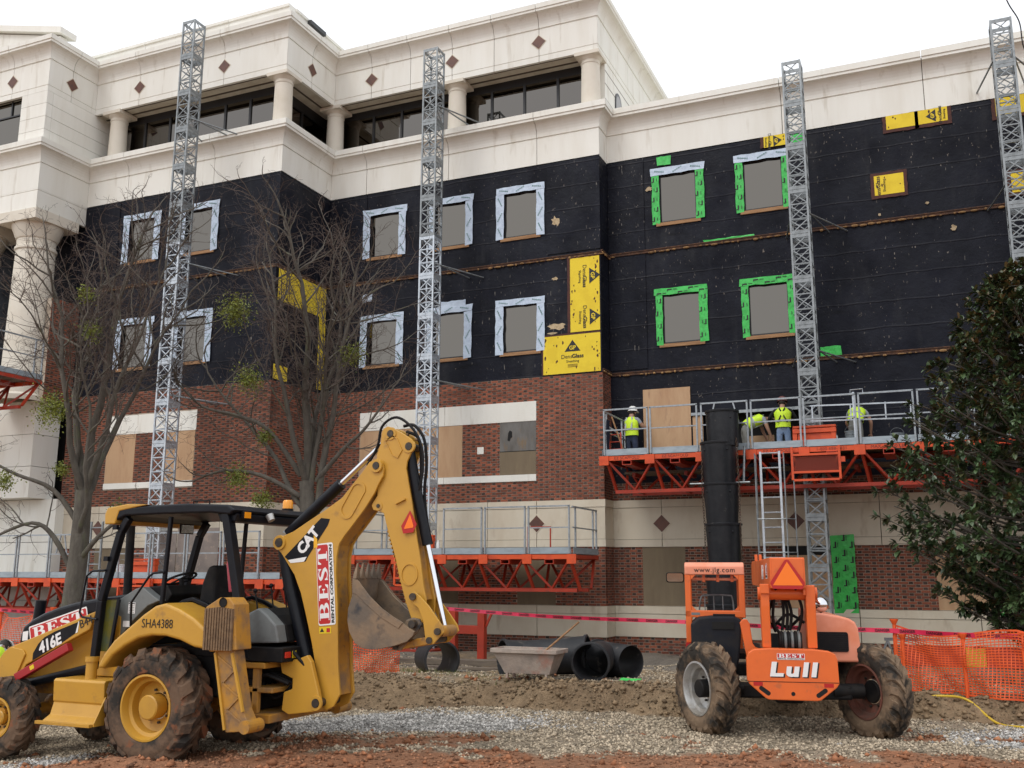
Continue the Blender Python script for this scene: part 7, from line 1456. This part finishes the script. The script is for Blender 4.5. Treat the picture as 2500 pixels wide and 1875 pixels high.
for x in (x0 + .24, x1 - .22): MB().bar((x, y0 + .12, zb_ + .02), (x, y0 + .12, g0 - .06), .04).build('leg', m_tub, tb); MB().bar((x, y1 - .1, zb_ + .02), (x, y1 - .1, g0 - .08), .04).build('leg', m_tub, tb)
tag(MB().tube([(-6.50, 16.2, g0 + .42), (-5.86, 16.4, g0 + .98)], .017, 8).build('tool_handle', m_wood, smooth=40), 'wooden tool handle sticking up out of the mortar tub', 'handle')
# loose chute tubs
m_chold = mat('scuffed_chute_plastic', (.022, .023, .026), (.04, .04, .042), 3, .4, .7, rough=.5, spec=.25, bump=.2, bscale=14, col3=(.16, .14, .12), scale3=5, lo3=.62, hi3=.78)
def loose_tub(label, x, y, az, pitch, r=.40, L=1.05, dz=0.):
    t = MB().lathe([(r * .86, -L / 2), (r * .87, -L / 2 + .01), (r * .96, L * .32), (r - .01, L / 2 - .11), (r - .01, L / 2 - .06), (r + .015, L / 2 - .055), (r + .02, L / 2 - .01), (r, L / 2), (r - .022, L / 2), (r - .035, L / 2 - .1), (r * .84, -L / 2 + .01), (r * .86, -L / 2)], 36); o = t.build('chute_tub', m_chold, smooth=35)
    z = on(x, y) + r + dz; d = V((math.cos(az) * math.cos(pitch), math.sin(az) * math.cos(pitch), math.sin(pitch))); o.matrix_world = Matrix.Translation((x, y, z)) @ d.to_track_quat('Z', 'Y').to_matrix().to_4x4(); tag(o, label, 'chute tub', 'loose chute tubs lying on the ground')
loose_tub('black chute tub lying with its ragged mouth towards the viewer', -5.72, 16.85, -PI / 2 + .12, -.02, .325, .9, -.02)
loose_tub('black chute tub lying left of the heap, open end to the left', -7.45, 17.9, PI + .75, .0, .35, 1.0, -.04)
loose_tub('black chute tub lying just behind the mortar tub', -6.55, 17.15, .15, .06, .345, 1.15, -.02)
loose_tub('black chute tub at the right end of the heap', -5.62, 17.55, PI - .55, .0, .34, .95, -.02)
loose_tub('black chute tub standing alone behind the digging bucket', -8.95, 17.0, -.75, .0, .33, .8, -.08)
# orange stand, timbers, scraps
sx, sy = -10.75, 22.0; g0 = on(sx, sy); sdn = thing('orange_stand', 'orange steel outrigger stand left in front of the stone plinth', 'stand', (sx, sy, g0))
MB().box(sx - 1.3, sx + .45, sy - .07, sy + .07, g0 + .62, g0 + .82).build('beam', m_org, sdn, bevel=.008)
for x in (sx - .35, sx + .42): MB().box(x - .09, x + .09, sy - .09, sy + .09, g0, g0 + 1.12 if x > sx else g0 + 1.18).build('upright', m_org, sdn, bevel=.008)
MB().bar((sx + .52, sy, g0 + .80), (sx + .66, sy, g0 + 1.1), .05).build('handle', m_org, sdn)
for k, (x, y, az, L, w, lab) in enumerate(((-9.6, 19.4, .12, 3.0, .22, 'long weathered plank lying nearest the stand'), (-9.2, 18.6, .05, 2.6, .20, 'long weathered plank lying nearest the mortar tub'), (-9.9, 20.2, .2, 2.6, .16, 'long weathered plank lying farthest back'))):
    z = on(x, y) + .03; M = Matrix.Rotation(az, 3, 'Z'); tag(MB().obox((x, y, z + .03 * (k == 0)), L, w, .06 + .05 * (k == 0), M).build('timber_plank', m_deck, bevel=.004), lab, 'plank', 'planks lying behind the bank')
sc = sheet([(-.18, -.03), (.16, -.05), (.18, .04), (0, .03), (-.16, .05)], (-4.95, 16.35, on(-4.95, 16.35) + .03), (1, .1, 0), (0, .9, .45), .006).build('tape_scrap', m_green); tag(sc, 'scrap of green tape on the gravel by the chute tubs', 'scrap')
rg = sheet([(-.22, -.05), (.0, -.09), (.2, -.03), (.16, .06), (-.05, .09), (-.2, .04)], (-4.05, 17.9, on(-4.05, 17.9) + .02), (1, 0, 0), (0, .8, .3), .02).build('tan_rag', mat('tan_rag', (.42, .27, .07), rough=.9)); tag(rg, 'tan scrap lying left of the telehandler tyre', 'scrap')
# ================================================================== orange netting
m_net = mat('orange_netting', (.80, .115, .022), (.70, .09, .02), 4, rough=.55)
def netting(label, path, h, nv, nh, sag, seed, posts=(), bunch=0., w=1.):
    rs = random.Random(seed); t = thing('safety_netting', label, 'netting', (path[0][0], path[0][1], on(*path[0])), 0, 'orange safety netting'); P = [V((x, y, on(x, y))) for x, y in path]; ln = [0.]
    for a, b in zip(P[:-1], P[1:]): ln.append(ln[-1] + (b - a).length)
    def at_(s):
        s = max(0, min(ln[-1] - 1e-4, s)); i = max(k for k in range(len(ln)) if ln[k] <= s); i = min(i, len(P) - 2); f = (s - ln[i]) / (ln[i + 1] - ln[i]); p = P[i].lerp(P[i + 1], f); d = (P[i + 1] - P[i]).normalized(); return p, V((d.y, -d.x, 0)), f
    def pt(s, v):
        p, n, f = at_(s); dip = sag * math.sin(PI * f); top = h * (1 - dip) + .05 * math.sin(s * 3.1 + seed); low = bunch * (1 - v) * .3; vv = v ** (1 + bunch)
        return p + V((0, 0, .03 + top * vv)) + n * (.05 * math.sin(s * 5 + v * 4) + .03 * math.sin(s * 13 + v * 9) * (1 + bunch))
    mb = MB(); S = ln[-1]; ns = nv
    for j in range(nh + 1):
        v = j / nh; wd2 = (.022 if j in (0, nh) else .013) * w
        for i in range(0, ns, 2): mb.bar(pt(S * i / ns, v), pt(S * min(i + 2, ns) / ns, v), .004, wd2)
    for i in range(ns + 1):
        for j in range(0, nh, 4): mb.bar(pt(S * i / ns, j / nh), pt(S * i / ns, min(j + 4, nh) / nh), .004, .010 * w, (1, 0, 0))
    mb.build('net', m_net, t, kind='stuff')
    for s, hh in posts:
        p, n, f = at_(s); q = MB().tube([p - V((0, 0, .1)), p + V((0, 0, hh))], .028, 10).build('stake', m_net, t, smooth=40)
        sub(MB().lathe([(.03, hh), (.065, hh + .07), (.065, hh + .085), (0, hh + .085)], 14, p).build('stake_cap', m_net, smooth=40), q)
    return t
netting('orange safety netting at the right, behind the telehandler tyre', [(-.86, 17.5), (.95, 16.75), (2.6, 16.1)], .98, 70, 24, .10, 3, posts=[(.02, 1.03), (.14, .80), (1.10, .86), (1.97, .92), (3.3, .95)], w=1.3)
netting('crumpled orange safety netting hanging behind the digging arm', [(-9.15, 16.0), (-9.75, 15.45), (-11.4, 15.5)], .78, 56, 18, .2, 8, bunch=.35, posts=[(1.0, .9)])
netting('orange safety netting at the left edge beyond the loader hood', [(-15.2, 15.0), (-17.2, 15.6), (-19.5, 16.2), (-22, 16.8)], 1.0, 90, 20, .12, 5, posts=[(.05, 1.0), (2.2, 1.0), (4.5, 1.0)])
# danger tape
m_dt = mat('red_danger_tape', (.70, .03, .09), (.60, .025, .07), 5, rough=.35)
def tape_run(label, pts, words, wd_=.075):
    pts = [V(p) for p in pts]; S = bez(pts, 10); t = thing('danger_tape', label, 'tape', tuple(S[0]), 0, 'red danger tape strung across the site'); n = len(S); mb = MB()
    for i, p in enumerate(S):
        tw = .25 * math.sin(i * .37); mb.v += [tuple(p + V((0, math.sin(tw) * wd_ / 2, math.cos(tw) * wd_ / 2))), tuple(p - V((0, math.sin(tw) * wd_ / 2, math.cos(tw) * wd_ / 2)))]
    mb.f = [(2 * i, 2 * i + 1, 2 * i + 3, 2 * i + 2) for i in range(n - 1)]; mb.m = [0] * (n - 1); mb.build('ribbon', m_dt, t)
    me = text_mesh('DANGER', .062, .0006, .001); L = sum((b - a).length for a, b in zip(S[:-1], S[1:])); acc = 0.; nxt = .3
    for i in range(n - 1):
        d = S[i + 1] - S[i]; l = d.length
        while acc + l > nxt and words:
            p = S[i] + d * ((nxt - acc) / l); ex = d.normalized(); tw = .25 * math.sin((i + .5) * .37); ey = V((0, math.sin(tw), math.cos(tw))); ez = ex.cross(ey); p = p + ez * .008
            o = bpy.data.objects.new('tape_lettering', me); COL.objects.link(o); attach(o, t)
            o.matrix_basis = Matrix(((ex.x, ey.x, ez.x, p.x), (ex.y, ey.y, ez.y, p.y), (ex.z, ey.z, ez.z, p.z), (0, 0, 0, 1))); nxt += .42
        acc += l
    me.materials.clear(); me.materials.append(m_ink); return t
tape_run('red danger tape stretched from the digging bucket to the right edge', [(-10.6, 20.0, 1.36), (-7.6, 19.5, 1.24), (-4.67, 19.0, 1.215), (-2.6, 18.3, 1.19), (-.87, 17.45, 1.22), (.3, 17.05, 1.20), (2.3, 16.4, 1.24)], True)
tape_run('red danger tape at the left edge above the netting', [(-22, 16.7, 1.35), (-19, 16.0, 1.28), (-16.2, 15.2, 1.26), (-15.2, 14.95, 1.30)], True)
# yellow hose and barricade behind the right-hand netting
hp = [(-.75, 16.75), (-.2, 16.6), (.15, 16.75), (.5, 16.35), (.85, 15.95), (1.5, 15.8)]
tag(MB().tube(bez([(x, y, on(x, y) + .03) for x, y in hp], 8), .018, 8).build('yellow_hose', mat('yellow_hose', (.62, .42, .03), rough=.5), smooth=40), 'yellow hose lying along the bank below the netting', 'hose')
bc = thing('barricade', 'low red barricade board with yellow panels behind the right-hand netting', 'barricade', (.6, 18.6, on(.6, 18.6)))
g0 = on(.6, 18.6); MB().box(-.75, 2.4, 18.6, 18.64, g0 + .30, g0 + .62).build('board', mat('barricade_red', (.50, .06, .03), (.4, .05, .03), 3, rough=.6), bc)
for x in (.15, 1.05, 1.75): MB().box(x, x + .35, 18.59, 18.599, g0 + .31, g0 + .61).build('panel', mat('barricade_yellow', (.62, .45, .04), rough=.6), bc)
for x in (-.6, .9, 2.25): MB().box(x, x + .07, 18.645, 18.70, g0, g0 + .62).build('leg', m_wood, bc)
sh_ = thing('metal_trestle', 'grey metal trestle leg between the telehandler hood and the netting', 'trestle', (-1.05, 18.3, on(-1.05, 18.3)))
g0 = on(-1.05, 18.3); MB().bar((-1.0, 18.3, g0 + .78), (-1.32, 18.3, g0), .035).build('leg', m_galv, sh_); MB().bar((-1.0, 18.3, g0 + .78), (-.78, 18.35, g0), .035).build('leg', m_galv, sh_); MB().bar((-1.05, 18.3, g0 + .79), (-.2, 18.5, g0 + .79), .05).build('top_rail', m_galv, sh_)
# loose cable over the right-hand mast
tag(MB().tube(bez([(2.0, 23.3, 17.0), (2.2, 23.4, 15.3), (2.45, 23.5, 14.6), (2.5, 23.5, 13.9), (2.8, 23.5, 13.2), (3.1, 23.5, 12.6)], 8), .014, 6).build('black_cable', m_blk2), 'loose black cable hanging over the right-hand mast top', 'cable')
